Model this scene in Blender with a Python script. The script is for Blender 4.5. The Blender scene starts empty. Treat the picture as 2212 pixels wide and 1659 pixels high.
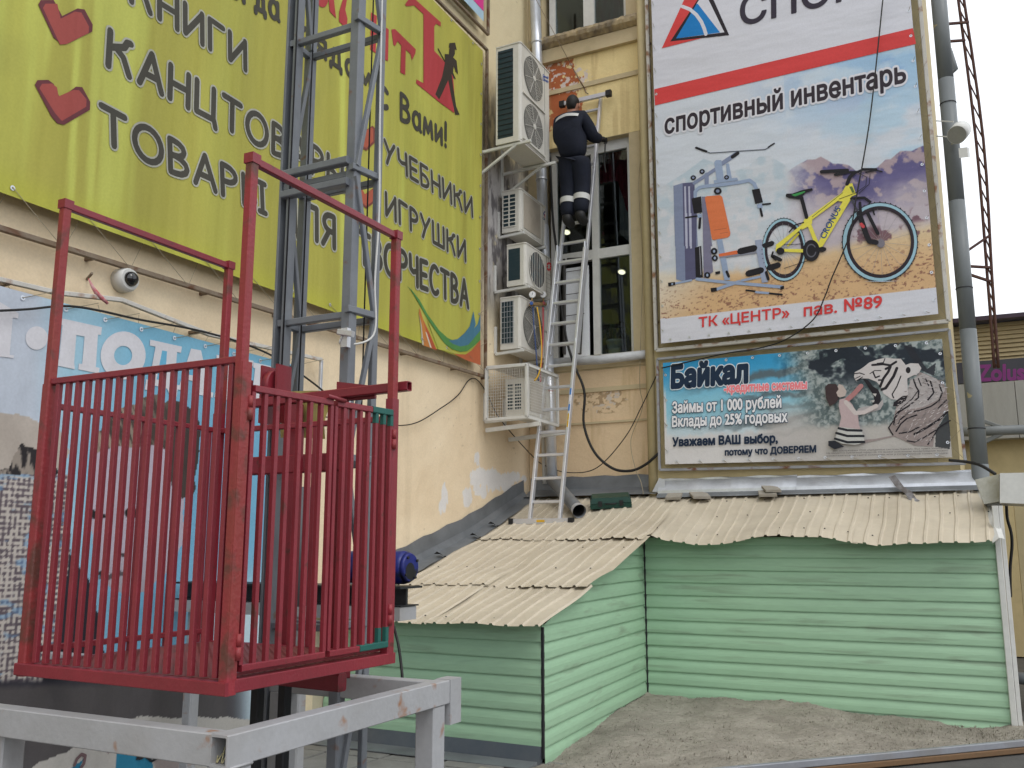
import bpy, math, random
import numpy as np
from mathutils import Vector, Matrix, Quaternion
from mathutils.geometry import delaunay_2d_cdt, interpolate_bezier
random.seed(4)
S = bpy.context.scene
COL = S.collection
# ------------------------------------------------------------------ camera, sky, sun, exposure
EYE = 1.6; FPX = 1980.0; PITCH = math.atan(350 / 1980.0); YAW = math.radians(26.76)
cam = bpy.data.cameras.new('camera'); camo = bpy.data.objects.new('camera', cam); COL.objects.link(camo)
camo.location = (0, 0, EYE); camo.rotation_euler = (math.pi / 2 + PITCH, 0, YAW)
cam.sensor_width = 36; cam.lens = 36 * FPX / 2212.0; cam.clip_start = 0.05; cam.clip_end = 3000
S.camera = camo
SUN_EL = math.radians(52); SUN_AZ = math.radians(118)      # azimuth clockwise from +Y
w = bpy.data.worlds.new('World'); S.world = w; w.use_nodes = True
nt = w.node_tree; nt.nodes.clear()
sky = nt.nodes.new('ShaderNodeTexSky'); sky.sky_type = 'NISHITA'; sky.sun_disc = False
sky.sun_elevation = SUN_EL; sky.sun_rotation = SUN_AZ; sky.air_density = 1.0; sky.dust_density = 1.5; sky.ozone_density = 1.0
hs = nt.nodes.new('ShaderNodeHueSaturation'); hs.inputs['Saturation'].default_value = 0.16
bg = nt.nodes.new('ShaderNodeBackground'); bg.inputs[1].default_value = 0.13
wo = nt.nodes.new('ShaderNodeOutputWorld')
nt.links.new(sky.outputs[0], hs.inputs['Color']); ov = nt.nodes.new('ShaderNodeMix'); ov.data_type = 'RGBA'; ov.inputs[0].default_value = 0.8; ov.inputs[7].default_value = (11.6, 12.0, 12.6, 1)   # even cloud cover over the sky
nt.links.new(hs.outputs[0], ov.inputs[6]); nt.links.new(ov.outputs[2], bg.inputs[0]); nt.links.new(bg.outputs[0], wo.inputs[0])
sl = bpy.data.lights.new('sun', 'SUN'); sl.energy = 0.8; sl.angle = math.radians(26); sl.color = (1, 0.96, 0.9)
so = bpy.data.objects.new('sun', sl); COL.objects.link(so)
sd = Vector((math.sin(SUN_AZ) * math.cos(SUN_EL), math.cos(SUN_AZ) * math.cos(SUN_EL), math.sin(SUN_EL)))
so.rotation_euler = (-sd).to_track_quat('-Z', 'Y').to_euler()
S.view_settings.view_transform = 'Standard'; S.view_settings.look = 'None'; S.view_settings.gamma = 1
S.view_settings.exposure = 0.0
S.view_settings.use_curve_mapping = False

# ------------------------------------------------------------------ measuring helpers: where a sight line of the photo meets a real plane
_F = (-math.sin(YAW), math.cos(YAW)); _R = (math.cos(YAW), math.sin(YAW))
def _ray(x, y):
    dx = x - 1106; dy = 829.5 - y
    v = dy * math.cos(PITCH) + FPX * math.sin(PITCH); h = FPX * math.cos(PITCH) - dy * math.sin(PITCH)
    return (h * _F[0] + dx * _R[0], h * _F[1] + dx * _R[1], v)
def atX(x, y, c):
    r = _ray(x, y); t = c / r[0]; return Vector((c, r[1] * t, r[2] * t + EYE))
def atY(x, y, c):
    r = _ray(x, y); t = c / r[1]; return Vector((r[0] * t, c, r[2] * t + EYE))
def atZ(x, y, c):
    r = _ray(x, y); t = (c - EYE) / r[2]; return Vector((r[0] * t, r[1] * t, c))
def crop(ox, oy, w_, out=2212.0):
    k = w_ / out
    return lambda cx, cy: ((ox + cx * k) * 0.677696, (oy + cy * k) * 0.677696)

def lin(c):
    return tuple(((v / 255.0) / 12.92 if v <= 10.3 else (((v / 255.0) + 0.055) / 1.055) ** 2.4) for v in c)
KF = 1.05
def C(*c):
    return tuple(min(0.88, v * KF) for v in lin(c)) + (1,)

# ------------------------------------------------------------------ materials
MATS = {}
def mat(name, c1, c2=None, scale=6, amt=0.5, stretch=(1, 1, 1), rough=0.7, metal=0.0, bump=0.0, bscale=40, rust=0.0, rscale=7,
        rcol=(0.16, 0.06, 0.025), dirt=0.0, dcol=(0.09, 0.08, 0.065), spec=0.4, detail=5, edge=(0.5, 0.62), coat=0, dstretch=None, dedge=(.52, .78)):
    if name in MATS: return MATS[name]
    m = bpy.data.materials.new(name); m.use_nodes = True; n = m.node_tree.nodes; l = m.node_tree.links
    b = n['Principled BSDF']; b.inputs['Roughness'].default_value = rough; b.inputs['Metallic'].default_value = metal
    b.inputs['Specular IOR Level'].default_value = spec
    if coat: b.inputs['Coat Weight'].default_value = coat; b.inputs['Coat Roughness'].default_value = 0.15
    tc = n.new('ShaderNodeTexCoord'); mp = n.new('ShaderNodeMapping'); mp.inputs['Scale'].default_value = stretch
    l.new(tc.outputs['Object'], mp.inputs[0])
    def noise(sc, det=detail, dist=0.0, src=mp):
        t = n.new('ShaderNodeTexNoise'); t.inputs['Scale'].default_value = sc; t.inputs['Detail'].default_value = det
        t.inputs['Distortion'].default_value = dist; l.new(src.outputs[0], t.inputs['Vector']); return t
    def ramp(src, a, bb, va=0.0, vb=1.0):
        r = n.new('ShaderNodeMapRange'); r.inputs['From Min'].default_value = a; r.inputs['From Max'].default_value = bb
        r.inputs['To Min'].default_value = va; r.inputs['To Max'].default_value = vb; l.new(src, r.inputs[0]); return r
    def mix(fac, a, bb):
        x = n.new('ShaderNodeMix'); x.data_type = 'RGBA'
        if isinstance(fac, float): x.inputs[0].default_value = fac
        else: l.new(fac, x.inputs[0])
        for i, v in ((6, a), (7, bb)):
            if isinstance(v, (tuple, list)): x.inputs[i].default_value = tuple(v)[:3] + (1,)
            else: l.new(v, x.inputs[i])
        return x.outputs[2]
    if c2 is None: c2 = tuple(v * 0.72 for v in c1[:3])
    n1 = noise(scale, dist=0.3)
    col = mix(ramp(n1.outputs[0], 0.35, 0.7, 0, amt).outputs[0], c1, c2)
    n0 = noise(scale * 9, 3)
    col = mix(ramp(n0.outputs[0], 0.3, 0.75, 0, 0.22).outputs[0], col, tuple(v * 0.6 for v in c1[:3]))
    tcn = n.new('ShaderNodeMapping'); l.new(tc.outputs['Object'], tcn.inputs[0])
    if dirt:
        dm_ = tcn
        if dstretch: dm_ = n.new('ShaderNodeMapping'); dm_.inputs['Scale'].default_value = dstretch; l.new(tc.outputs['Object'], dm_.inputs[0])
        nd = noise(2.3, 6, 0.6, dm_); col = mix(ramp(nd.outputs[0], dedge[0], dedge[1], 0, dirt).outputs[0], col, dcol)
    if rust:
        nr = noise(rscale, 7, 0.4, tcn); r = ramp(nr.outputs[0], edge[0] + (1 - rust) * 0.12, edge[1] + (1 - rust) * 0.12)
        col = mix(r.outputs[0], col, rcol)
    l.new(col, b.inputs['Base Color'])
    if bump:
        nb = noise(bscale, 4, 0, tcn); bp = n.new('ShaderNodeBump'); bp.inputs['Strength'].default_value = bump; bp.inputs['Distance'].default_value = 0.01
        l.new(nb.outputs[0], bp.inputs['Height']); l.new(bp.outputs[0], b.inputs['Normal'])
    MATS[name] = m; return m
def emis(name, c, s):
    m = bpy.data.materials.new(name); m.use_nodes = True; b = m.node_tree.nodes['Principled BSDF']
    b.inputs['Base Color'].default_value = c; b.inputs['Emission Color'].default_value = c; b.inputs['Emission Strength'].default_value = s
    return m
def glass(name, tint=(0.02, 0.025, 0.03), fac=0.55):
    m = bpy.data.materials.new(name); m.use_nodes = True; n = m.node_tree.nodes; l = m.node_tree.links
    o = n['Material Output']; n.remove(n['Principled BSDF'])
    g = n.new('ShaderNodeBsdfGlossy'); g.inputs['Roughness'].default_value = 0.03; g.inputs['Color'].default_value = (0.9, 0.95, 1, 1)
    t = n.new('ShaderNodeBsdfTransparent'); t.inputs['Color'].default_value = (0.62, 0.68, 0.66, 1)
    f = n.new('ShaderNodeFresnel'); f.inputs[0].default_value = 1.5
    mx = n.new('ShaderNodeMixShader'); l.new(f.outputs[0], mx.inputs[0]); l.new(t.outputs[0], mx.inputs[1]); l.new(g.outputs[0], mx.inputs[2]); l.new(mx.outputs[0], o.inputs[0])
    return m
def printmat(name, wr=0.25, wscale=(1, 1, 1), wsc=3.0, streak=None, rough=0.55):
    """printed cloth: reads the print's own colours and adds the cloth's soft wrinkles"""
    m = bpy.data.materials.new(name); m.use_nodes = True; n = m.node_tree.nodes; l = m.node_tree.links
    b = n['Principled BSDF']; b.inputs['Roughness'].default_value = rough; b.inputs['Specular IOR Level'].default_value = 0.25
    a = n.new('ShaderNodeAttribute'); a.attribute_name = 'ink'
    g = n.new('ShaderNodeNewGeometry'); mp = n.new('ShaderNodeMapping'); mp.inputs['Scale'].default_value = wscale
    l.new(g.outputs['Position'], mp.inputs[0])
    t = n.new('ShaderNodeTexNoise'); t.inputs['Scale'].default_value = wsc; t.inputs['Detail'].default_value = 3; l.new(mp.outputs[0], t.inputs['Vector'])
    bp = n.new('ShaderNodeBump'); bp.inputs['Strength'].default_value = wr; bp.inputs['Distance'].default_value = 0.12
    l.new(t.outputs[0], bp.inputs['Height']); l.new(bp.outputs[0], b.inputs['Normal'])
    src = a.outputs['Color']
    t2 = n.new('ShaderNodeTexNoise'); t2.inputs['Scale'].default_value = 60; t2.inputs['Detail'].default_value = 2; l.new(g.outputs['Position'], t2.inputs['Vector'])
    mr = n.new('ShaderNodeMapRange'); mr.inputs['From Min'].default_value = .3; mr.inputs['From Max'].default_value = .7; mr.inputs['To Min'].default_value = 0.95; mr.inputs['To Max'].default_value = 1.03
    l.new(t2.outputs[0], mr.inputs[0])
    mx = n.new('ShaderNodeMix'); mx.data_type = 'RGBA'; mx.blend_type = 'MULTIPLY'; mx.inputs[0].default_value = 1
    l.new(src, mx.inputs[6]); l.new(mr.outputs[0], mx.inputs[7]); src = mx.outputs[2]
    if streak:  # light and shade of the cloth folds, multiplied into the colour
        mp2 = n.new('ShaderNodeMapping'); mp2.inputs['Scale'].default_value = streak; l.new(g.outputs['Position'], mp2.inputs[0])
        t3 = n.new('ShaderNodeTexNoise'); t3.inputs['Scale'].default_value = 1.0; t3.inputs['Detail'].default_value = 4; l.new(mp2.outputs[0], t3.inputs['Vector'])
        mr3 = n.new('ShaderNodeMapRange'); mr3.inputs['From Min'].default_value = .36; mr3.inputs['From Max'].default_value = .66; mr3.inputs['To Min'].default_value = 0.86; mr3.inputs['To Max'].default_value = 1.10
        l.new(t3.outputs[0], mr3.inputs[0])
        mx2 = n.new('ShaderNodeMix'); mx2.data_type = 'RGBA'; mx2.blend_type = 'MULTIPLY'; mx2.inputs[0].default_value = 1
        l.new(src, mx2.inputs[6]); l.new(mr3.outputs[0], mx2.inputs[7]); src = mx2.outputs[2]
    l.new(src, b.inputs['Base Color'])
    return m

# ------------------------------------------------------------------ mesh building helpers
class MB:
    def __init__(s): s.v = []; s.f = []; s.sm = []
    def add(s, vs, fs, smooth=False):
        o = len(s.v); s.v += [tuple(v) for v in vs]; s.f += [tuple(i + o for i in f) for f in fs]; s.sm += [smooth] * len(fs); return s
    def box(s, a, b):
        x0, y0, z0 = a; x1, y1, z1 = b
        return s.add([(x0, y0, z0), (x1, y0, z0), (x1, y1, z0), (x0, y1, z0), (x0, y0, z1), (x1, y0, z1), (x1, y1, z1), (x0, y1, z1)],
                     [(0, 3, 2, 1), (4, 5, 6, 7), (0, 1, 5, 4), (1, 2, 6, 5), (2, 3, 7, 6), (3, 0, 4, 7)])
    def hexa(s, p):  # 8 points: bottom 4, top 4
        return s.add(p, [(0, 3, 2, 1), (4, 5, 6, 7), (0, 1, 5, 4), (1, 2, 6, 5), (2, 3, 7, 6), (3, 0, 4, 7)])
    def beam(s, p0, p1, w, h=None, up=(0, 0, 1), ch=0.12, hollow=0, cap=True):
        """square tube with slightly rounded edges from p0 to p1"""
        h = h or w; p0 = Vector(p0); p1 = Vector(p1); d = (p1 - p0).normalized(); u = Vector(up)
        if abs(d.dot(u)) > 0.98: u = Vector((0, 1, 0)) if abs(d.y) < 0.9 else Vector((1, 0, 0))
        a = d.cross(u).normalized(); b = a.cross(d).normalized(); c = min(w, h) * ch
        W = w / 2; Hh = h / 2
        prof = [(-W, -Hh + c), (-W + c, -Hh), (W - c, -Hh), (W, -Hh + c), (W, Hh - c), (W - c, Hh), (-W + c, Hh), (-W, Hh - c)]
        vs = [p + a * x + b * y for p in (p0, p1) for x, y in prof]
        fs = [(i, i + 8, (i + 1) % 8 + 8, (i + 1) % 8) for i in range(8)]
        if cap and not hollow: fs += [tuple(range(8)), tuple(range(15, 7, -1))]
        s.add(vs, fs)
        if hollow:
            k = 1 - 2 * hollow / min(w, h)
            vs2 = [p + a * x * k + b * y * k for p in (p0, p1) for x, y in prof]
            s.add(vs2, [(i, (i + 1) % 8, (i + 1) % 8 + 8, i + 8) for i in range(8)])
            s.add(vs + vs2, [(i, (i + 1) % 8, (i + 1) % 8 + 16, i + 16) for i in range(8)] + [(i + 8, i + 24, (i + 1) % 8 + 24, (i + 1) % 8 + 8) for i in range(8)])
        return s
    def tube(s, pts, r, n=8, cap=True, smooth=True):
        pts = [Vector(p) for p in pts]; rs = r if isinstance(r, (list, tuple)) else [r] * len(pts)
        d0 = (pts[1] - pts[0]).normalized(); u = Vector((0, 0, 1)) if abs(d0.z) < 0.9 else Vector((0, 1, 0))
        a = d0.cross(u).normalized(); vs = []
        for i, p in enumerate(pts):
            d = (pts[min(i + 1, len(pts) - 1)] - pts[max(i - 1, 0)])
            d = d.normalized() if d.length > 1e-9 else d0
            a = (a - d * a.dot(d)).normalized(); b = d.cross(a)
            vs += [p + (a * math.cos(t) + b * math.sin(t)) * rs[i] for t in [2 * math.pi * k / n for k in range(n)]]
        fs = []
        for i in range(len(pts) - 1):
            fs += [(i * n + k, i * n + (k + 1) % n, (i + 1) * n + (k + 1) % n, (i + 1) * n + k) for k in range(n)]
        s.add(vs, fs, smooth)
        if cap:
            o = len(s.v) - len(vs); s.f += [tuple(o + k for k in range(n - 1, -1, -1)), tuple(o + (len(pts) - 1) * n + k for k in range(n))]; s.sm += [False, False]
        return s
    def disc(s, c, nrm, r, n=16, r2=None, t=0.0):
        """disc or ring facing nrm"""
        c = Vector(c); d = Vector(nrm).normalized(); u = Vector((0, 0, 1)) if abs(d.z) < 0.9 else Vector((0, 1, 0)); a = d.cross(u).normalized(); b = a.cross(d) * -1
        o = [c + (a * math.cos(2 * math.pi * k / n) + b * math.sin(2 * math.pi * k / n)) * r for k in range(n)]
        if r2 is None: return s.add(o, [tuple(range(n))])
        i_ = [c + (a * math.cos(2 * math.pi * k / n) + b * math.sin(2 * math.pi * k / n)) * r2 for k in range(n)]
        return s.add(o + i_, [(k, (k + 1) % n, n + (k + 1) % n, n + k) for k in range(n)])
    def mesh(s, name, m, off=(0, 0, 0)):
        me = bpy.data.meshes.new(name); o = Vector(off)
        me.from_pydata([tuple(Vector(v) - o) for v in s.v], [], s.f)
        me.polygons.foreach_set('use_smooth', s.sm); me.materials.append(m); me.update(); return me
OFF = {}
def thing(name, loc, label=None, cat=None, group=None, kind=None):
    o = bpy.data.objects.new(name, None); COL.objects.link(o); o.location = loc; o.empty_display_size = 0.2
    OFF[o] = Vector(loc); tag(o, label, cat, group, kind); return o
def tag(o, label=None, cat=None, group=None, kind=None):
    for k_, v_ in (('label', label), ('category', cat), ('group', group), ('kind', kind)):
        if v_: o[k_] = v_
    return o
def put(me, name, parent=None, loc=None, rot=None, scale=None):
    """link a mesh; loc in world coordinates of its own origin"""
    o = bpy.data.objects.new(name, me); COL.objects.link(o); wl = Vector(loc or (0, 0, 0))
    if parent is not None: o.parent = parent; o.location = wl - OFF[parent]
    else: o.location = wl
    if rot: o.rotation_euler = rot
    if scale: o.scale = scale
    OFF[o] = wl; return o
def part(name, mb, m, parent=None, origin=None):
    if origin is None: origin = OFF[parent] if parent is not None else (0, 0, 0)
    return put(mb.mesh(name, m, origin), name, parent, origin)
def solo(name, mb, m, label, cat, group=None, kind=None, origin=None):
    if origin is None:
        vs = np.array([tuple(v) for v in mb.v]); mn = vs.min(0); mx = vs.max(0); origin = ((mn[0] + mx[0]) / 2, (mn[1] + mx[1]) / 2, mn[2])
    return tag(part(name, mb, m, None, origin), label, cat, group, kind)

# numpy value noise
_RN = {}
def vnoise(x, y, seed=0):
    if seed not in _RN: _RN[seed] = np.random.RandomState(seed).rand(257, 257)
    r = _RN[seed]
    xi = np.floor(x).astype(int); yi = np.floor(y).astype(int); fx = x - xi; fy = y - yi
    fx = fx * fx * (3 - 2 * fx); fy = fy * fy * (3 - 2 * fy); xi %= 256; yi %= 256
    a = r[xi, yi]; b = r[(xi + 1) % 257, yi]; c = r[xi, (yi + 1) % 257]; d = r[(xi + 1) % 257, (yi + 1) % 257]
    return (a * (1 - fx) + b * fx) * (1 - fy) + (c * (1 - fx) + d * fx) * fy
def fbm(x, y, seed=0, o=4):
    t = 0; am = 0.5; tot = 0
    for i in range(o):
        t = t + am * vnoise(x * 2 ** i, y * 2 ** i, seed + i); tot += am; am *= 0.55
    return t / tot

# flat print on a plane -------------------------------------------------------
class Art:
    """flat printed shapes lying on a wall plane; every shape a hair above the one before"""
    def __init__(s, plane, c, base=0.004): s.pl = plane; s.c = c; s.v = []; s.f = []; s.col = []; s.off = base; s.step = 0.00006
    def P(s, x, y): return atX(x, y, s.c) if s.pl == 'X' else atY(x, y, s.c)
    def lift(s, p, off):
        return (p[0] + off, p[1], p[2]) if s.pl == 'X' else (p[0], p[1] - off, p[2])
    def poly3(s, pts, col, off=None):
        if off is None: s.off += s.step; off = s.off
        o = len(s.v); s.v += [s.lift(p, off) for p in pts]; s.f.append(tuple(range(o, o + len(pts)))); s.col.append(col)
    def poly(s, pts, col, f=None):
        if f: pts = [f(*p) for p in pts]
        s.poly3([s.P(*p) for p in pts], C(*col))
    def stroke3(s, pts, r, col, n=8):
        pts = [Vector(p) for p in pts]; nrm = Vector((1, 0, 0)) if s.pl == 'X' else Vector((0, -1, 0))
        for i in range(len(pts)):
            if i < len(pts) - 1 and (pts[i + 1] - pts[i]).length > 1e-6:
                d = (pts[i + 1] - pts[i]).normalized(); a = d.cross(nrm) * r
                s.poly3([pts[i] - a, pts[i + 1] - a, pts[i + 1] + a, pts[i] + a], col, s.off + 0.00004 * (i % 3) + 0.00004)
            e1 = Vector((0, 1, 0)) if s.pl == 'X' else Vector((1, 0, 0)); e2 = Vector((0, 0, 1))
            s.poly3([pts[i] + (e1 * math.cos(2 * math.pi * k / n) + e2 * math.sin(2 * math.pi * k / n)) * r for k in range(n)], col, s.off + 0.00018 + 0.00004 * (i % 5))
        s.off += 0.0001
    def stroke(s, pts, w_, col, f=None):
        if f: pts = [f(*p) for p in pts]
        s.stroke3([s.P(*p) for p in pts], w_ / 2, C(*col))
    def ell(s, cx, cy, rx, ry, col, f=None, n=28, rot=0, a0=0, a1=2 * math.pi):
        pts = []
        for k in range(n):
            t = a0 + (a1 - a0) * k / n; x = rx * math.cos(t); y = ry * math.sin(t)
            pts.append((cx + x * math.cos(rot) - y * math.sin(rot), cy + x * math.sin(rot) + y * math.cos(rot)))
        s.poly(pts, col, f)
    def ring(s, cx, cy, rx, ry, k_, col, f=None, n=40, rot=0):
        o = []; i_ = []
        for k in range(n):
            t = 2 * math.pi * k / n
            for lst, q in ((o, 1), (i_, k_)):
                x = rx * q * math.cos(t); y = ry * q * math.sin(t); p = (cx + x * math.cos(rot) - y * math.sin(rot), cy + x * math.sin(rot) + y * math.cos(rot))
                lst.append(s.P(*(f(*p) if f else p)))
        s.off += s.step; c = C(*col)
        for k in range(n):
            s.poly3([o[k], o[(k + 1) % n], i_[(k + 1) % n], i_[k]], c, s.off)
    def text(s, body, bl, br, tl, col, bold=0.0, shear=0.0, halo=None, hcol=None, f=None, fill=True):
        if f: bl, br, tl = f(*bl), f(*br), f(*tl)
        A, B, T = Vector(s.P(*bl)), Vector(s.P(*br)), Vector(s.P(*tl))
        cu = bpy.data.curves.new('lettering', 'FONT'); cu.body = body; cu.shear = shear
        o = bpy.data.objects.new('lettering', cu); COL.objects.link(o); bpy.context.view_layer.update()
        cv = o.to_curve(bpy.context.evaluated_depsgraph_get()); cont = []
        for sp in cv.splines:
            bp_ = sp.bezier_points; pts = []
            for i in range(len(bp_)):
                p0 = bp_[i]; p1 = bp_[(i + 1) % len(bp_)]
                st_ = (p0.handle_right - p0.co).length < 1e-5 and (p1.handle_left - p1.co).length < 1e-5
                seg = [p0.co, p1.co] if st_ or p0.handle_right_type == 'VECTOR' and p1.handle_left_type == 'VECTOR' else interpolate_bezier(p0.co, p0.handle_right, p1.handle_left, p1.co, 5)
                pts += [(q.x, q.y) for q in seg[:-1]]
            if len(pts) > 2: cont.append(pts)
        o.to_curve_clear(); bpy.data.objects.remove(o); bpy.data.curves.remove(cu)
        allp = np.array([p for c in cont for p in c]); x0, y0 = allp.min(0); x1, y1 = allp.max(0)
        vs = []; ed = []
        for c in cont:
            k0 = len(vs); vs += [Vector(p) for p in c]; ed += [(k0 + i, k0 + (i + 1) % len(c)) for i in range(len(c))]
        tv, te, tf = delaunay_2d_cdt(vs, ed, [], 0, 1e-5)[:3]
        tv = np.array([tuple(v) for v in tv]); tf = np.array([f_ for f_ in tf if len(f_) == 3]); ce = tv[tf].mean(1); wn = np.zeros(len(ce))
        for c in cont:
            c = np.array(c); d = np.roll(c, -1, 0)
            for (ax, ay), (bx, by) in zip(c, d):
                if ay == by: continue
                up_ = (ay <= ce[:, 1]) & (by > ce[:, 1]); dn = (by <= ce[:, 1]) & (ay > ce[:, 1])
                cr_ = (bx - ax) * (ce[:, 1] - ay) - (ce[:, 0] - ax) * (by - ay); wn += (up_ & (cr_ > 0)) * 1.0 - (dn & (cr_ < 0)) * 1.0
        keep = tf[np.abs(wn) > .5]
        def W(x, y): return A + (B - A) * ((x - x0) / (x1 - x0)) + (T - A) * ((y - y0) / (y1 - y0))
        for grow, c_ in (((halo or 0) + bold, hcol), (bold, col)):
            if c_ is None: continue
            cc_ = C(*c_); o0 = s.off + .0002
            for fi, q in enumerate(keep):
                s.poly3([W(*tv[i]) for i in q], cc_, o0)
            if grow > 0:
                k = 0
                for c in cont:
                    for i in range(len(c)):
                        p = Vector(c[i]); q = Vector(c[(i + 1) % len(c)]); d = q - p
                        if d.length < 1e-6: continue
                        d.normalize(); n_ = Vector((-d.y, d.x)) * grow; e_ = d * grow * .8; k += 1
                        s.poly3([W(*v) for v in (p - n_ * .55 - e_, p - n_ - e_ * 0, q - n_, q - n_ * .55 + e_, q + n_ * .55 + e_, q + n_, p + n_, p + n_ * .55 - e_)], cc_, o0 + .00002 + (k % 53) * .00001)
            s.off = o0 + .0006
    def build(s, name, m, parent, orient=True):
        me = bpy.data.meshes.new(name); o = OFF[parent]
        me.from_pydata([tuple(Vector(v) - o) for v in s.v], [], s.f)
        at = me.color_attributes.new('ink', 'FLOAT_COLOR', 'CORNER')
        cc = np.empty((len(me.loops), 4), np.float32); k = 0
        for q, c in zip(s.f, s.col):
            cc[k:k + len(q)] = c; k += len(q)
        at.data.foreach_set('color', cc.ravel()); me.materials.append(m); me.update()
        return put(me, name, parent, o)
def slin(a):
    a = np.clip(a, 0, 255) / 255.0
    return np.where(a <= 0.04045, a / 12.92, ((a + 0.055) / 1.055) ** 2.4)
def painted(name, plane, c, q, nx, ny, fn, m, parent, back=True):
    """cloth sheet on quad q (BL, BR, TR, TL world points) whose print is computed by fn(U, V, PX, PY)"""
    U, V = np.meshgrid(np.linspace(0, 1, nx), np.linspace(0, 1, ny)); q = [np.array(tuple(p)) for p in q]
    P = ((1 - U) * (1 - V))[..., None] * q[0] + (U * (1 - V))[..., None] * q[1] + (U * V)[..., None] * q[2] + ((1 - U) * V)[..., None] * q[3]
    dz = P[..., 2] - EYE; l_ = P[..., 0] * _R[0] + P[..., 1] * _R[1]; h = P[..., 0] * _F[0] + P[..., 1] * _F[1]
    uu = dz * math.cos(PITCH) - h * math.sin(PITCH); dd = h * math.cos(PITCH) + dz * math.sin(PITCH)
    PX = 1106 + FPX * l_ / dd; PY = 829.5 - FPX * uu / dd
    rgb = fn(U, V, PX, PY); rgb = np.minimum(slin(rgb) * KF, 0.88)
    me = bpy.data.meshes.new(name); o = np.array(tuple(OFF[parent]))
    vs = (P - o).reshape(-1, 3); idx = np.arange(nx * ny).reshape(ny, nx)
    fs = np.stack([idx[:-1, :-1], idx[:-1, 1:], idx[1:, 1:], idx[1:, :-1]], -1).reshape(-1, 4)
    me.vertices.add(len(vs)); me.vertices.foreach_set('co', vs.ravel().astype(np.float32))
    me.loops.add(len(fs) * 4); me.loops.foreach_set('vertex_index', fs.ravel().astype(np.int32))
    me.polygons.add(len(fs)); me.polygons.foreach_set('loop_start', np.arange(0, len(fs) * 4, 4, dtype=np.int32))
    me.update(calc_edges=True)
    at = me.color_attributes.new('ink', 'FLOAT_COLOR', 'POINT')
    cc = np.ones((nx * ny, 4), np.float32); cc[:, :3] = rgb.reshape(-1, 3); at.data.foreach_set('color', cc.ravel())
    me.materials.append(m); return put(me, name, parent, OFF[parent])
def blend(a, b, t): return a * (1 - t[..., None]) + b * t[..., None]
def sst(a, b, x):
    t = np.clip((x - a) / (b - a), 0, 1); return t * t * (3 - 2 * t)
def rgbc(shape, c): return np.ones(shape + (3,)) * np.array(c, float)

# ------------------------------------------------------------------ shared materials
M_cream = mat('cream_render', (0.62, 0.54, 0.40), (0.55, 0.47, 0.35), 1.2, 0.5, rough=0.85, bump=0.15, bscale=60, dirt=0.18, dcol=(0.3, 0.25, 0.17))
M_cream2 = mat('yellow_render', (0.58, 0.48, 0.30), (0.50, 0.41, 0.25), 1.5, 0.6, rough=0.85, bump=0.3, bscale=45, dirt=0.35, dcol=(0.28, 0.22, 0.13))
M_yel = mat('ochre_render', (0.55, 0.46, 0.26), (0.48, 0.39, 0.22), 1.5, 0.6, rough=0.85, bump=0.2, bscale=50, dirt=0.25, dcol=(0.25, 0.2, 0.12))
M_red = mat('red_paint', (0.25, 0.021, 0.035), (0.17, 0.015, 0.025), 5, 0.7, rough=0.42, rust=0.55, rscale=14, rcol=(0.1, 0.025, 0.02), bump=0.15, bscale=90, spec=0.5, edge=(0.58, 0.68))
M_redworn = mat('worn_red_paint', (0.29, 0.028, 0.040), (0.24, 0.045, 0.03), 8, 0.8, stretch=(1, 1, 0.25), rough=0.45, rust=0.9, rscale=9, rcol=(0.12, 0.04, 0.03), bump=0.3, bscale=60, edge=(0.52, 0.66))
M_green = mat('green_siding', (0.36, 0.56, 0.375), (0.325, 0.51, 0.34), 2, 0.8, stretch=(0.5, 0.5, 3), rough=0.45, dirt=0.5, dcol=(0.14, 0.14, 0.10), bump=0.05, bscale=30, dstretch=(.55, .55, 6.5), dedge=(.57, .76))
M_teal = mat('teal_paint', (0.015, 0.12, 0.10), rough=0.5)
M_roof = mat('cream_sheet_metal', (0.62, 0.55, 0.43), (0.52, 0.455, 0.35), 1.6, 0.8, rough=0.38, dirt=0.25, dcol=(0.26, 0.22, 0.17), spec=0.5)
M_galv = mat('galvanised_steel', (0.68, 0.71, 0.76), (0.52, 0.54, 0.58), 9, 0.7, rough=0.32, metal=0.6)
M_flash = mat('grey_flashing', (0.22, 0.235, 0.25), (0.15, 0.16, 0.17), 4, 0.8, rough=0.45, metal=0.3, dirt=0.4, dcol=(0.08, 0.08, 0.08))
M_flashd = mat('dark_grey_flashing', (0.085, 0.10, 0.12), (0.13, 0.14, 0.15), 3, 0.8, rough=0.4, metal=0.3, dirt=0.2)
M_beam = mat('pale_grey_paint', (0.40, 0.405, 0.42), (0.31, 0.31, 0.31), 4, 0.6, rough=0.5, dirt=0.3, dcol=(0.25, 0.2, 0.15), rust=0.5, rscale=10, rcol=(0.3, 0.14, 0.06), bump=0.15, bscale=50, edge=(0.57, 0.7))
M_mast = mat('mast_grey_paint', (0.185, 0.20, 0.22), (0.13, 0.14, 0.16), 5, 0.7, rough=0.45, rust=0.5, rscale=12, rcol=(0.17, 0.09, 0.06), edge=(0.58, 0.7))
M_dark = mat('dark_steel', (0.02, 0.021, 0.024), rough=0.5)
M_black = mat('black_rubber', (0.015, 0.015, 0.016), rough=0.6)
M_ac = mat('ivory_plastic', (0.68, 0.66, 0.60), (0.6, 0.57, 0.5), 4, 0.5, rough=0.4, dirt=0.25, dcol=(0.28, 0.24, 0.17))
M_fin = mat('dark_coil_fins', (0.012, 0.035, 0.045), (0.03, 0.05, 0.06), 8, 0.7, stretch=(1, 1, 5), rough=0.5)
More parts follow.
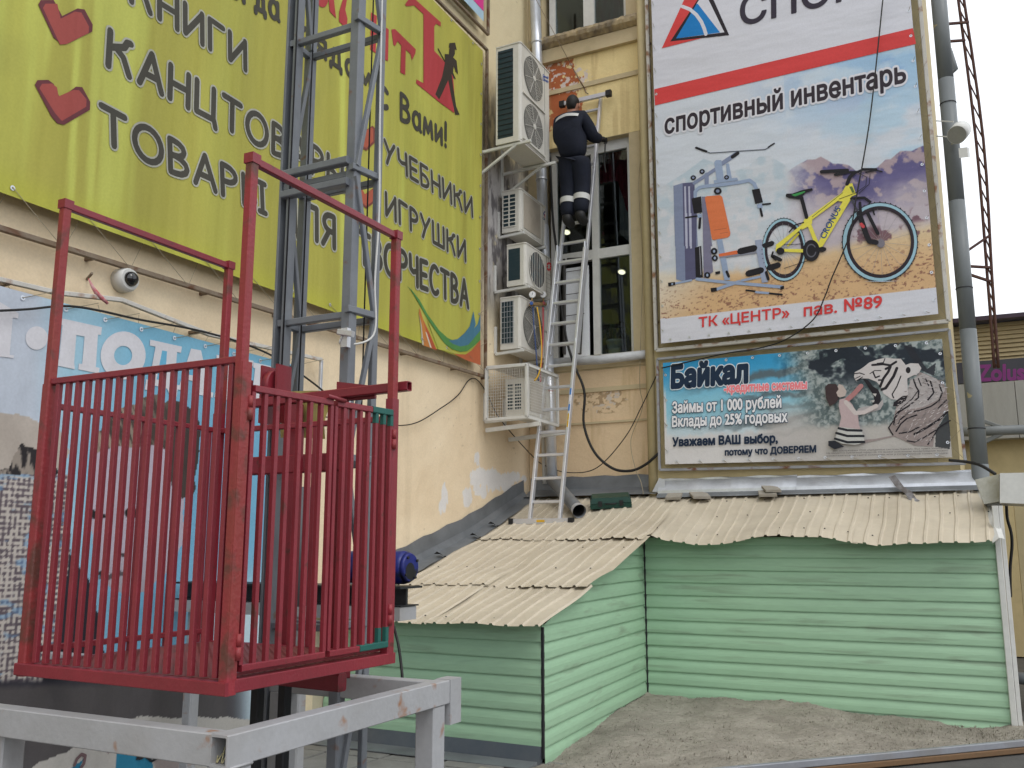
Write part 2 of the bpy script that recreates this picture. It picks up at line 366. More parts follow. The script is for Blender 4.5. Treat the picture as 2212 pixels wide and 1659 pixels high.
M_alu = mat('aluminium', (0.66, 0.67, 0.70), (0.55, 0.56, 0.6), 12, 0.6, rough=0.36, metal=0.55)
M_pvc = mat('white_pvc', (0.66, 0.66, 0.63), (0.58, 0.57, 0.53), 3, 0.5, rough=0.4, dirt=0.15)
M_rusty = mat('rusty_steel', (0.19, 0.13, 0.08), (0.3, 0.27, 0.22), 6, 0.8, rough=0.7, rust=0.8, rscale=6, rcol=(0.13, 0.06, 0.03))
M_whitep = mat('flaking_white_paint', (0.6, 0.58, 0.54), (0.5, 0.48, 0.43), 6, 0.6, rough=0.6, rust=0.5, rscale=8, rcol=(0.3, 0.15, 0.08))
M_rope = mat('old_cord', (0.34, 0.29, 0.2), rough=0.9)
M_cable = mat('black_cable', (0.014, 0.013, 0.013), rough=0.5)
M_conc = mat('fresh_concrete', (0.36, 0.33, 0.275), (0.25, 0.225, 0.185), 3, 0.9, rough=0.95, bump=1.0, bscale=95, dirt=0.5, dcol=(0.15, 0.13, 0.105), rust=.6, rscale=34, rcol=(.13, .11, .09), edge=(.56, .66))
M_pave = mat('grey_paving', (0.24, 0.235, 0.22), (0.17, 0.165, 0.155), 5, 0.8, rough=0.85, bump=0.4, bscale=70, dirt=0.3)
M_asph = mat('worn_asphalt', (0.1, 0.097, 0.09), (0.07, 0.068, 0.065), 4, 0.8, rough=0.9, bump=0.5, bscale=90, dirt=0.3)
M_navy = mat('navy_workwear', (0.0035, 0.006, 0.016), (0.007, 0.011, 0.026), 9, 0.7, rough=0.85, bump=0.6, bscale=16)
M_refl = mat('reflective_tape', (0.62, 0.62, 0.6), rough=0.4)
M_skin = mat('skin', (0.42, 0.2, 0.13), rough=0.55)
M_hair = mat('dark_hair', (0.008, 0.006, 0.005), rough=0.6, bump=0.5, bscale=80)
M_glove = mat('black_glove', (0.01, 0.01, 0.01), rough=0.7)
M_blue = mat('motor_blue', (0.012, 0.02, 0.19), (0.01, 0.014, 0.1), 8, 0.6, rough=0.35, rust=0.3, rscale=10, rcol=(0.01, 0.01, 0.015))
M_glass = glass('window_glass')
# ================================================================== GROUND
g = MB().add([(-400, -400, -0.02), (400, -400, -0.02), (400, 400, -0.02), (-400, 400, -0.02)], [(0, 1, 2, 3)])
ground = part('ground', g, M_asph); ground['kind'] = 'structure'
# grey paving slabs by the lift (each one separate)
pav = thing('pavement', (-3.5, 4.5, 0), kind='structure')
slab_me = MB().hexa([(-.245, -.245, -.05), (.245, -.245, -.05), (.245, .245, -.05), (-.245, .245, -.05), (-.238, -.238, 0), (.238, -.238, 0), (.238, .238, 0), (-.238, .238, 0)]).mesh('paving_slab', M_pave)
for i in range(15):
    for j in range(11):
        x = -5.0 + .5 * i + .01; y = 1.4 + .5 * j
        if x > -2.2 and y > 3.2: continue
        if y > 6.4: continue
        put(slab_me, 'paving_slab', pav, (x, y, random.uniform(-.004, .006)), (random.uniform(-.008, .008), random.uniform(-.008, .008), random.choice([0, math.pi / 2])))
# fresh concrete screed with its steel edge form
def slab_z(x, y):
    zb = 0.13 - 0.025 * (x + 3.2) - 0.045 * max(0, 9.4 - y) * math.exp(-max(0, x + 3.2) / 1.2)
    return zb + 0.02 * math.sin(x * 2.3 + y) * math.sin(y * 1.9) + 0.01 * math.sin(x * 7.1 + 2 * y)
def slab_z_np(x, y):
    return 0.13 - 0.025 * (x + 3.2) - 0.045 * np.maximum(0, 9.4 - y) * np.exp(-np.maximum(0, x + 3.2) / 1.2) + 0.02 * np.sin(x * 2.3 + y) * np.sin(y * 1.9) + 0.01 * np.sin(x * 7.1 + 2 * y)
mb = MB(); nx, ny = 260, 220
X0, X1 = -3.4, 1.6
fa = atZ(1650, 1659, 0.05); fb = atZ(2212, 1606, 0.05); fs_ = (fb.y - fa.y) / (fb.x - fa.x)
def front_y(x): return fa.y + fs_ * (x - fa.x) + .02
gx = np.linspace(X0, X1, nx)[None, :].repeat(ny, 0); gy0 = fa.y + fs_ * (gx - fa.x) + .02
gy = gy0 + (9.75 - gy0) * np.linspace(0, 1, ny)[:, None]
gz = slab_z_np(gx, gy) + np.random.RandomState(3).uniform(-.006, .006, gx.shape) + (fbm(gx * 3 + 40, gy * 3, 5) - .5) * .07 + np.maximum(0, 1 - np.abs(gy - 9.4) / .3) * .11 * np.maximum(0, fbm(gx * 2.2 + 9, gy * 0 + 3, 8) - .4)
vs = list(zip(gx.ravel().tolist(), gy.ravel().tolist(), gz.ravel().tolist()))
mb.add(vs, [(j * nx + i, j * nx + i + 1, (j + 1) * nx + i + 1, (j + 1) * nx + i) for j in range(ny - 1) for i in range(nx - 1)], True)
sc_ = part('concrete_slab', mb, M_conc); sc_['kind'] = 'structure'
# crumbs of mortar
mb = MB()
for k in range(2600):
    x = random.uniform(-3, 1.2); y = random.uniform(front_y(x) + .1, 9.35); r = random.uniform(.003, .011); z = slab_z(x, y)
    if x < -3.05 + .0: continue
    c = Vector((x, y, z + .01)); p = [c + Vector((random.uniform(-r, r), random.uniform(-r, r), random.uniform(-r, r) + q * r)) for q in (-1, -1, -1, 1)]
    mb.add(p, [(0, 1, 2), (0, 1, 3), (1, 2, 3), (0, 2, 3)])
cr = part('mortar_crumbs', mb, M_conc); cr['kind'] = 'stuff'; cr['label'] = 'loose crumbs of mortar scattered over the fresh concrete'; cr['category'] = 'mortar crumbs'
fd = Vector((1, fs_, 0)).normalized(); fp = Vector((fa.x - 1.6, fa.y - 1.6 * fs_, 0)); fq = Vector((fb.x + .4, fb.y + .4 * fs_, 0))
t = thing('edge_form', fp + Vector((0, 0, 0)), 'grey steel channel edging the fresh concrete over an orange timber', 'form board')
mb = MB().beam(fp + Vector((0, -.03, .06)), fq + Vector((0, -.03, .06)), .045, .05); part('steel_channel', mb, mat('dusty_steel', (.3, .31, .34), rough=.5, metal=.3, dirt=.7, dcol=(.2, .18, .15)), t)
mb = MB().beam(fp + Vector((0, -.045, .012)), fq + Vector((0, -.045, .012)), .05, .042); part('timber', mb, mat('orange_timber', (.17, .095, .045), (.13, .08, .04), 8, .8, stretch=(1, 6, 6), rough=.7), t)

# ================================================================== BUILDING
bld = thing('building', (-5.1, 10.6, 0), 'cream rendered shop building with peeling walls meeting in a corner', 'building')
mb = MB().box((-5.4, -5, 0), (-5.1, 10.95, 13)); part('side_wall', mb, M_cream, bld)
mb = MB()
WX0, WX1 = -4.88, -3.655
for a, b in (((-5.1, 10.6, 0), (WX0, 10.95, 13)), ((WX1, 10.6, 0), (-3.44, 10.95, 13)), ((WX0, 10.6, 0), (WX1, 10.95, 3.95)), ((WX0, 10.6, 6.86), (WX1, 10.95, 8.42)), ((WX0, 10.6, 11.2), (WX1, 10.95, 13))): mb.box(a, b)
part('window_bay_wall', mb, M_cream2, bld)
mb = MB().box((-3.44, 10.45, 0), (-0.13, 10.95, 13)); part('end_wall', mb, M_yel, bld)
mb = MB().box((-0.45, 10.95, 0), (-0.13, 18, 13)); part('return_wall', mb, M_yel, bld)
mb = MB().tube([(-3.40, 10.45, 2.1), (-3.40, 10.45, 13)], .055, 14); part('pilaster', mb, M_yel, bld)
def wallpaint(U, V, PX, PY):
    Yw = 10.6 * U * 0; return None
def side_paint(U, V, PX, PY, Yc, Zc):
    c = blend(rgbc(U.shape, (228, 210, 180)), rgbc(U.shape, (219, 199, 168)), sst(.35, .7, fbm(Yc * .9, Zc * .9, 3)))
    up = sst(2.8, 6.5, Zc); c = blend(c, rgbc(U.shape, (216, 203, 168)), up)
    n = fbm(Yc * 5, Zc * 5, 11, 5); n2 = fbm(Yc * 9 + 3, Zc * 3, 21, 5)
    # soot behind the units
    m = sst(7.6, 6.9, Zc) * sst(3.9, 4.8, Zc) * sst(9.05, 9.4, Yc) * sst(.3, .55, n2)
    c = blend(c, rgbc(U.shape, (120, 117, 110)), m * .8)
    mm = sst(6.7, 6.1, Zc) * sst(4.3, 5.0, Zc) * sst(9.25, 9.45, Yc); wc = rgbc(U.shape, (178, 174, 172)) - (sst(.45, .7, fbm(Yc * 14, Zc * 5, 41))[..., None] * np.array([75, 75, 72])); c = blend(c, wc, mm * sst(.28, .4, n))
    # white filler patches low on the wall
    w_ = np.zeros(U.shape)
    for (px, py, rx, ry) in ((1055, 1030, 34, 26), (1090, 1035, 48, 14), (1030, 990, 9, 18), (1075, 1050, 30, 18), (957, 1078, 9, 34), (1008, 1072, 10, 18), (1045, 1060, 20, 14), (1130, 1035, 8, 9)):
        d = ((PX - px) / rx) ** 2 + ((PY - py) / ry) ** 2 + (n - .5) * 3.2 + (fbm(Yc * 22, Zc * 8, 6) - .5) * 1.6
        w_ = np.maximum(w_, sst(1.05, .9, d))
    c = blend(c, rgbc(U.shape, (214, 211, 208)), w_)
    cr = np.abs(fbm(Yc * 1.3, Zc * 1.3, 77) - .5) < .0015
    st = sst(.6, .8, fbm(Yc * 5, Zc * .5, 51)) * .12; c = blend(c, rgbc(U.shape, (150, 135, 110)), st)
    sp = sst(.93, .96, vnoise(Yc * 30, Zc * 30, 5)) * sst(.6, .7, fbm(Yc, Zc, 9)) * .3
    return blend(c, rgbc(U.shape, (110, 95, 75)), sp)
M_plaster = printmat('painted_plaster', 0.13, (1, 1, 1), 6.0, rough=.85)
for (ya, yb, za, zb, nx, ny) in ((-2, 6.4, 0, 9.6, 170, 200), (6.4, 10.598, 0.9, 9.6, 330, 560)):
    q = [Vector((-5.096, ya, za)), Vector((-5.096, yb, za)), Vector((-5.096, yb, zb)), Vector((-5.096, ya, zb))]
    painted('plaster', 'X', -5.096, q, nx, ny, lambda U, V, PX, PY: side_paint(U, V, PX, PY, ya + (yb - ya) * U, za + (zb - za) * V), M_plaster, bld)
def bay_paint(U, V, PX, PY, Xc, Zc):
    up = sst(4, 6, Zc)
    c = blend(rgbc(U.shape, (216, 191, 156)), rgbc(U.shape, (226, 206, 152)), up)
    n = fbm(Xc * 6, Zc * 6, 31, 5); n2 = fbm(Xc * 16, Zc * 16, 17, 4)
    d = ((PX - 1212) / 42) ** 2 * .9 + ((PY - 210) / 85) ** 2 + (n - .5) * 3
    o = sst(1.1, .95, d) * sst(.27, .3, n2); c = blend(c, rgbc(U.shape, (172, 98, 62)), o)
    wp = sst(.56, .6, fbm(Xc * 22, Zc * 22, 61, 3)) * sst(1.6, 1.2, ((PX - 1215) / 55) ** 2 + ((PY - 168) / 28) ** 2); c = blend(c, rgbc(U.shape, (208, 196, 190)), wp)
    g_ = sst(.5, .62, fbm(Xc * 5, Zc * 9, 71)) * sst(1255, 1170, PX) * sst(165, 110, PY); c = blend(c, rgbc(U.shape, (120, 104, 84)), g_ * .8)
    # flaked patch low down
    f2_ = sst(1.05, .8, ((PX - 1305) / 62) ** 2 + ((PY - 870) / 26) ** 2 + (n - .5) * 1.5) * sst(.5, .56, fbm(Xc * 20, Zc * 24, 81))
    c = blend(c, rgbc(U.shape, (165, 140, 108)), f2_ * .9); c = blend(c, rgbc(U.shape, (212, 205, 200)), f2_ * sst(.58, .62, n2) * .7)
    st = sst(.55, .75, fbm(Xc * 9, Zc * 1.0, 91)) * .3; c = blend(c, rgbc(U.shape, (168, 142, 98)), st)
    return c
for (xa, xb, za, zb, nx, ny) in ((-5.09, -3.445, 6.865, 8.1, 240, 190), (-5.09, -3.445, 2.2, 3.78, 240, 230)):
    q = [Vector((xa, 10.596, za)), Vector((xb, 10.596, za)), Vector((xb, 10.596, zb)), Vector((xa, 10.596, zb))]
    painted('plaster', 'Y', 10.596, q, nx, ny, lambda U, V, PX, PY: bay_paint(U, V, PX, PY, xa + (xb - xa) * U, za + (zb - za) * V), M_plaster, bld)
M_corn = mat('mouldy_cornice', (.5, .4, .24), (.17, .14, .11), 7, 1.0, rough=.9, bump=.8, bscale=25, dirt=.8, dcol=(.06, .055, .05))
mb = MB()
rr = random.Random(7); N_ = 60
prof = [(10.596, 8.29), (10.52, 8.30), (10.45, 8.335), (10.43, 8.38), (10.44, 8.42), (10.49, 8.445), (10.64, 8.45)]
vs = []
for i in range(N_ + 1):
    x = -5.0 + (1.55) * i / N_
    for (y, z) in prof: vs.append((x, y + rr.uniform(-.008, .008), z + rr.uniform(-.007, .007)))
m_ = len(prof); mb.add(vs, [(i * m_ + k, i * m_ + k + 1, (i + 1) * m_ + k + 1, (i + 1) * m_ + k) for i in range(N_) for k in range(m_ - 1)])
part('cornice', mb, M_corn, bld)
mb = MB().box((-5.0, 10.53, 8.1), (-3.45, 10.6, 8.29)); part('cornice_band', mb, M_cream2, bld)
for z0, z1 in ((7.635, 7.70), (3.50, 3.555), (3.10, 3.125), (3.80, 3.83)):
    mb = MB().box((-5.08, 10.575, z0), (-3.45, 10.6, z1)); part('string_course', mb, M_cream2, bld)
# windows
def window(z0, z1, transom, xm0, xm1):
    fr = MB(); y0, y1 = 10.70, 10.77; fw = .085
    xl, xr = WX0 + .07, WX1 - .003
    fr.box((xl, y0, z0 + .002), (xl + fw, y1, z1)).box((xr - .06, y0, z0 + .002), (xr, y1, z1)).box((xl + fw, y0, z1 - .14), (xr - .06, y1, z1)).box((xl + fw, y0, z0 + .002), (xr - .06, y1, z0 + .03))
    fr.box((xm0, y0 - .01, z0 + .03), (xm1, y1, z1 - .14))
    if transom:
        fr.box((xl + fw, y0 - .005, transom[0]), (xm0, y1 - .002, transom[1])).box((xm1, y0 - .005, transom[0]), (xr - .06, y1 - .002, transom[1]))
    win = part('window', fr, M_pvc, bld)
    zs = [(z0 + .03, z1 - .14)] if not transom else [(z0 + .03, transom[0]), (transom[1], z1 - .14)]
    for (a, b) in ((xl + fw, xm0), (xm1, xr - .06)):
        for (c, d) in zs:
            if transom and a < -4.4 and c < 5: continue
            part('pane', MB().box((a + .002, 10.732, c + .002), (b - .002, 10.738, d - .002)), M_glass, win)
    return win
xm0 = atY(1279, 480, 10.7).x; xm1 = atY(1293, 480, 10.7).x
win1 = window(3.97, 6.86, (5.27, 5.40), xm0, xm1)
win2 = window(8.45, 11.2, None, atY(1261, 50, 10.7).x, atY(1284, 50, 10.7).x)
# rounded white sill wrapped in foil
pts = [atY(1192, 783, 10.5), atY(1300, 777, 10.48), atY(1405, 764, 10.5)]
part('sill', MB().tube([p for p in pts], .055, 14), mat('foil_wrap', (.55, .56, .57), (.42, .43, .44), 10, .8, rough=.5, bump=.5, bscale=30), win1)
# room behind
M_room = mat('dim_room', (.14, .135, .125), rough=.9)
mb = MB()
for (z0, z1) in ((3.9, 6.95), (8.4, 11.3)):
    v = [(-5.2, 10.95, z0), (-3.5, 10.95, z0), (-3.5, 14, z0), (-5.2, 14, z0), (-5.2, 10.95, z1), (-3.5, 10.95, z1), (-3.5, 14, z1), (-5.2, 14, z1)]
    mb.add(v, [(0, 1, 2, 3), (7, 6, 5, 4), (1, 5, 6, 2), (2, 6, 7, 3), (3, 7, 4, 0)])
part('room', mb, M_room, bld)
# things inside the window
def wavy_sheet(mb, x0, x1, y, z0, z1, amp=.03, n=24, cut=None, fold=6):
    vs = []
    for i in range(n + 1):
        u = i / n; x = x0 + (x1 - x0) * u
        zz = cut(u) if cut else z0
        vs += [(x, y + amp * math.sin(u * fold * 2 * math.pi), zz), (x, y + amp * math.sin(u * fold * 2 * math.pi) + .003, z1)]
    mb.add(vs, [(2 * i, 2 * i + 2, 2 * i + 3, 2 * i + 1) for i in range(n)], True); return mb
M_maroon = mat('maroon_curtain', (.36, .04, .07), (.2, .02, .04), 6, .7, rough=.8)
M_sheer = mat('sheer_curtain', (.42, .38, .42), (.3, .27, .32), 6, .7, rough=.9)
cx0 = atY(1295, 350, 11.0).x; cx1 = atY(1357, 350, 11.0).x
zf = lambda u: 6.42 - .5 * sst(.5, .9, u) + .12 * sst(.93, 1, u)
solo('curtain', wavy_sheet(MB(), cx0, cx1 + .05, 11.0, 5, 7.1, .02, 26, zf), M_maroon, 'maroon valance curtain hanging behind the tall lower window', 'curtain')
solo('curtain', wavy_sheet(MB(), cx1 - .16, cx1 + .1, 11.06, 5.3, 7.1, .015, 16, lambda u: 5.7 - .3 * u), M_sheer, 'pale lilac net curtain at the right jamb of the lower window', 'curtain')
solo('curtain', wavy_sheet(MB(), atY(1285, 20, 11).x, atY(1352, 20, 11).x, 11.0, 8.5, 11.2, .05, 30, None, 3), mat('plum_curtain', (.2, .05, .13), (.16, .2, .24), 3, 1.0, stretch=(3, 1, .6), rough=.8), 'plum curtain with grey streaks behind the topmost window', 'curtain')
mb = MB(); p0 = atY(1222, 575, 10.9); p1 = atY(1271, 575, 10.9)
p0 = atY(1216, 575, 10.72); p1 = atY(1272, 575, 10.72); mb.box((p0.x, 10.715, 4.005), (p1.x, 10.72, atY(1240, 578, 10.72).z))
solo('roller_blind', mb, mat('white_blind', (.86, .88, .9), (.84, .86, .9), rough=.35), 'bright white blind filling the open lower left window leaf', 'blind')
mb = MB(); mb.beam(atY(1262, 560, 10.68), atY(1252, 765, 10.60), .035, .05); mb.beam(atY(1262, 560, 10.68), atY(1226, 562, 10.69), .04, .05)
mb.beam(atY(1219, 560, 10.69), atY(1219, 765, 10.69), .03, .05)
for py in (588, 637, 683): mb.beam(atY(1220, py, 10.67), atY(1262, py - 6, 10.67), .008)
solo('window_leaf', mb, mat('dark_frame', (.05, .045, .04), rough=.5), 'dark edged open window leaf behind the ladder rungs', 'window leaf')
# ceiling lamps glimpsed inside
for (px, py) in ((1216, 502), (1224, 502), (1343, 588)):
    c = atY(px, py, 12.0); mb = MB(); mb.disc((c.x, c.y, c.z), (0, -.5, -1), .05, 14)
    mbh = MB().disc((c.x, c.y + .004, c.z + .006), (0, -.5, -1), .065, 14, .048)
    o = solo('ceiling_lamp', mb, emis('lamp_glow_%d' % px, (1, .85, .6, 1), 3.5), {1216: 'left one of two small round lamps lit close together inside the window', 1224: 'right one of two small round lamps lit close together inside the window', 1343: 'small round lamp lit alone above the potted plant'}[px], 'lamp', 'lamps lit inside the windows', origin=c)
    part('lamp_rim', mbh, M_pvc, o)
mb = MB()
for i, (px, py, ln) in enumerate(((1293, 58, 24), (1300, 66, 36), (1310, 73, 30), (1254, 78, 14), (1262, 70, 12))):
    a = atY(px, py, 11.4); b = atY(px + ln, py - ln * .27, 11.4); mb.beam(a, b, .012)
solo('strip_lamp', mb, emis('strip_glow', (1, .93, .8, 1), 2.2), 'row of lit lamp strips inside the topmost window', 'lamp')
# potted plant on the inner sill
pc = atY(1328, 752, 10.86)
pl = thing('potted_plant', (pc.x, pc.y, 4.0), 'green fern in a pale pot standing inside the lower window', 'plant')
n = 20; vs = []
for (r, z) in ((.075, 4.0), (.105, 4.17), (.115, 4.17), (.115, 4.20), (.1, 4.20), (.09, 4.16)):
    vs += [(pc.x + r * math.cos(2 * math.pi * k / n), pc.y + r * math.sin(2 * math.pi * k / n), z) for k in range(n)]
mb = MB().add(vs, [(i * n + k, i * n + (k + 1) % n, (i + 1) * n + (k + 1) % n, (i + 1) * n + k) for i in range(5) for k in range(n)], True); part('pot', mb, M_pvc, pl)
mb = MB()
for k in range(34):
    a = random.uniform(0, 6.28); r = random.uniform(.1, .27); h = random.uniform(.08, .26); c = Vector((pc.x, pc.y, 4.18)); d = Vector((math.cos(a), math.sin(a) * .4, 0)); s_ = Vector((-math.sin(a), math.cos(a), 0)) * .008
    ps = [c, c + d * r * .35 + Vector((0, 0, h)), c + d * r * .75 + Vector((0, 0, h * .9)), c + d * r + Vector((0, 0, h * .45))]
    mb.add([ps[0] - s_, ps[0] + s_, ps[1] - s_ * 2, ps[1] + s_ * 2, ps[2] - s_ * 1.5, ps[2] + s_ * 1.5, ps[3]], [(0, 1, 3, 2), (2, 3, 5, 4), (4, 5, 6)])
part('leaf_cluster', mb, mat('fern_green', (.03, .09, .02), rough=.6), pl)['kind'] = 'stuff'

# ================================================================== BANNERS
def grommets_and_cords(root, plane, c, edge, rail, n, off=.0, zig=.5):
    """eyelets along edge (pixel polyline ends on the sheet's plane) and cord to the rail"""
    A = Vector(edge[0]); B = Vector(edge[1]); R0 = Vector(rail[0]); R1 = Vector(rail[1])
    nrm = Vector((1, 0, 0)) if plane == 'X' else Vector((0, -1, 0))
    gm = MB().disc((0, 0, 0), nrm, .016, 10, .007).mesh('eyelet', M_galv)
    cm = MB()
    for i in range(n):
        t = (i + .5) / n; p = A + (B - A) * t + nrm * .006; put(gm, 'eyelet', root, p)
        q = R0 + (R1 - R0) * min(1, max(0, t + zig / n)); q2 = R0 + (R1 - R0) * min(1, max(0, t - zig / n * .8))
        cm.tube([p, p + nrm * .004, q + nrm * .025], .0022, 4, False); cm.tube([p - nrm * .03, q2 - nrm * .02], .0018, 4, False)
    part('lacing_cord', cm, M_rope, root)
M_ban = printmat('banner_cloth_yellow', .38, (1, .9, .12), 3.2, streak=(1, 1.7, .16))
M_ban2 = printmat('banner_cloth_blue', .5, (1, 1, .5), 2.2)
M_ban3 = printmat('banner_cloth_white', .22, (.5, 1, 1.6), 1.8)
M_ban4 = printmat('banner_cloth_credit', .15, (1, 1, 1), 3)
# ---- yellow bookshop banner on the side wall
YC = -4.98
yb = thing('banner', (YC, 6, 3.7), 'huge faded yellow banner listing books and stationery on the side wall', 'banner')
BR = atX(1037, 787, YC); TR = atX(1043, 110, YC)
q = [Vector((YC, -.5, 3.64)), BR, TR, Vector((YC, -.5, 7.72))]
def ypaint(U, V, PX, PY):
    yc = -.5 + 9.8 * U; zc = 3.65 + 4 * V
    c = rgbc(U.shape, (170, 165, 76))
    c = blend(c, rgbc(U.shape, (184, 184, 86)), sst(.45, .75, fbm(yc * 1.8, zc * .22, 3)) * .8)  # fading, plus light through the thin folds painted as brighter streaks
    c = blend(c, rgbc(U.shape, (194, 200, 98)), sst(.62, .72, fbm(yc * 2.6 + 7, zc * .15, 13)) * .7)
    c = blend(c, rgbc(U.shape, (150, 148, 76)), sst(.52, .75, fbm(yc * 1.1, zc * .9, 23)) * .45)
    for (px, py, sl, wd) in ((160, 250, -.04, 12), (210, 60, -.04, 14), (740, 100, 0, 9)):  # single bright folds, their light painted into the yellow
        dx = np.abs(PX - (px + (PY - py) * sl)); c = blend(c, rgbc(U.shape, (198, 204, 100)), sst(wd, wd * .3, dx) * .75)
    c = blend(c, rgbc(U.shape, (182, 184, 64)), sst(.06, .0, V) * .5)
    return c
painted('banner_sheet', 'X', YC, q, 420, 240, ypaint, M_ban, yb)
A = Art('X', YC); f1 = crop(0, 0, 1088); f2 = crop(1088, 0, 1088); f3 = crop(1088, 816, 1088)
INK = (70, 68, 60); HALO = (172, 172, 158)
# comic lettering built from round pen strokes: letter -> (width, strokes)
def arc(cx, cy, rx, ry, a0, a1, n=9):
    return [(cx + rx * math.cos(math.radians(a0 + (a1 - a0) * k / n)), cy + ry * math.sin(math.radians(a0 + (a1 - a0) * k / n))) for k in range(n + 1)]
GL = {'К': (.62, [[(0, 0), (.02, 1)], [(.6, .95), (.5, .93), (.42, .75), (.04, .55)], [(.2, .6), (.4, .45), (.58, 0)]]), 'Н': (.6, [[(0, 0), (0, 1)], [(.58, 0), (.58, 1)], [(0, .5), (.58, .5)]]),
      'И': (.62, [[(0, 1), (0, .04)], [(0, .04), (.6, .96)], [(.6, 1), (.6, 0)]]), 'Г': (.5, [[(0, 0), (0, 1), (.5, .97)]]), 'А': (.66, [[(0, 0), (.34, 1), (.66, 0)], [(.12, .34), (.54, .34)]]),
      'Ц': (.68, [[(0, 1), (0, .04), (.6, .04), (.66, -.2)], [(.58, 1), (.58, .04)]]), 'Т': (.62, [[(0, 1), (.62, .97)], [(.31, .98), (.31, 0)]]), 'О': (.78, [arc(.39, .5, .39, .5, 0, 360, 18)]),
      'В': (.52, [[(0, 0), (0, 1)], [(0, 1)] + arc(.12, .77, .32, .23, 90, -90, 6) + [(0, .54)], [(0, .52)] + arc(.14, .27, .38, .27, 90, -90, 6) + [(0, 0)]]),
      'Р': (.5, [[(0, 0), (0, 1)], [(0, 1)] + arc(.14, .74, .34, .26, 90, -90, 7) + [(0, .48)]]), 'Ы': (.8, [[(0, 1), (0, 0)], [(0, .5)] + arc(.14, .25, .28, .25, 90, -90, 6) + [(0, 0)], [(.7, 1), (.7, 0)], [(.58, 1), (.82, 1)], [(.58, 0), (.82, 0)]]),
      'Д': (.7, [[(.02, -.14), (.02, .03), (.7, .03), (.7, -.14)], [(.14, .03), (.22, 1), (.56, 1), (.58, .03)]]), 'Л': (.6, [[(0, 0), (.12, .3), (.2, 1), (.58, 1), (.58, 0)]]),
      'Я': (.56, [[(.54, 0), (.54, 1)], [(.54, 1)] + arc(.36, .74, .3, .26, 90, 270, 7) + [(.54, .48)], [(.3, .48), (0, 0)]]), 'Ч': (.54, [[(0, 1), (.02, .55), (.2, .45), (.52, .52)], [(.53, 1), (.53, 0)]]),
      'Е': (.5, [[(.48, 1), (0, .98), (0, .02), (.5, .03)], [(0, .5), (.42, .52)]]), 'С': (.62, [arc(.36, .5, .36, .5, 50, 310, 14)]), 'У': (.62, [[(0, 1), (.3, .48)], [(.62, 1), (.3, .48), (.1, 0)]]),
      'Б': (.54, [[(.48, 1), (0, 1), (0, 0)], [(0, .54)] + arc(.16, .28, .36, .27, 90, -90, 6) + [(0, 0)]]), 'Ш': (.84, [[(0, 1), (0, .03), (.82, .03), (.82, 1)], [(.41, 1), (.41, .03)]]),
      'а': (.46, [arc(.22, .32, .22, .32, 0, 360, 14), [(.44, .64), (.44, .05), (.5, 0)]]), 'м': (.58, [[(0, 0), (.08, .64), (.29, .15), (.5, .64), (.58, 0)]]), 'и': (.42, [[(0, .64), (0, .03), (.42, .6)], [(.42, .64), (.42, 0)]]),
      'с': (.4, [arc(.24, .32, .24, .32, 50, 310, 10)]), 'в': (.36, [[(0, 0), (0, .64)], [(0, .64)] + arc(.1, .49, .2, .15, 90, -90, 4) + [(0, .34)], [(0, .34)] + arc(.12, .17, .25, .17, 90, -90, 4) + [(0, 0)]]),
      'г': (.36, [[(0, 0), (0, .64), (.36, .62)]]), 'д': (.5, [[(0, -.14), (0, .03), (.5, .03), (.5, -.14)], [(.1, .03), (.16, .64), (.4, .64), (.42, .03)]]), 'е': (.44, [[(.02, .34), (.44, .36)] + arc(.23, .32, .22, .32, 20, 310, 12)]),
      'р': (.42, [[(0, -.32), (0, .64)], arc(.21, .34, .21, .3, 150, -150, 10)]), 'я': (.4, [[(.4, 0), (.4, .64)], [(.4, .64)] + arc(.24, .47, .22, .17, 90, 270, 5) + [(.4, .3)], [(.2, .3), (0, 0)]]), 'о': (.46, [arc(.23, .32, .23, .32, 0, 360, 14)]),
      '!': (.1, [[(.05, 1), (.03, .3)], [(.03, .02), (.03, .05)]]), ' ': (.35, [])}
def comic(word, bl, br, tl, r=.098, halo=.055, gap=.26, col=INK):
    P0, P1, PT = [Vector(A.P(*p)) for p in (bl, br, tl)]; ex = (P1 - P0); ey = (PT - P0)
    tot = sum(GL[c][0] for c in word) + gap * (len(word) - 1); h = ey.length; sx = ex.length / tot; x = 0; R = r * h
    jobs = []
    for ch in word:
        for st in GL[ch][1]:
            jobs.append([P0 + ex * ((x + p[0]) / tot) + ey * p[1] for p in st])
        x += GL[ch][0] + gap
    if halo:
        o0 = A.off
        for j in jobs: A.stroke3(j, R + halo * h, C(*HALO), 10)
        A.off = o0 + .0006
    o0 = A.off
    for j in jobs: A.stroke3(j, R, C(*col), 8)
    A.off = o0 + .0015
o_base = A.off
def row(*a, **k):
    A.off = o_base; comic(*a, **k)
row('КНИГИ', (283, 4), (530, 152), (283, -66))
row('КАНЦТОВАРЫ', (233, 142), (742, 410), (236, 66))
row('ТОВАРЫ', (220, 304), (572, 461), (218, 228))
row('ДЛЯ', (607, 487), (722, 536), (607, 416))
row('ТВОРЧЕСТВА', (776, 566), (1010, 664), (776, 500))
row('УЧЕБНИКИ', (832, 350), (1020, 468), (830, 303))
row('ИГРУШКИ', (834, 466), (1005, 564), (833, 417))
row('Всегда', (430, -46), (600, 44), (430, -108), halo=0)
row('рядом', (652, 92), (800, 196), (652, 36), halo=0)
row('с', (818, 224), (836, 236), (818, 160), halo=0)
row('Вами!', (866, 258), (964, 318), (866, 203), halo=0)
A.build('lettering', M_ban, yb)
A = Art('X', YC, .0045)
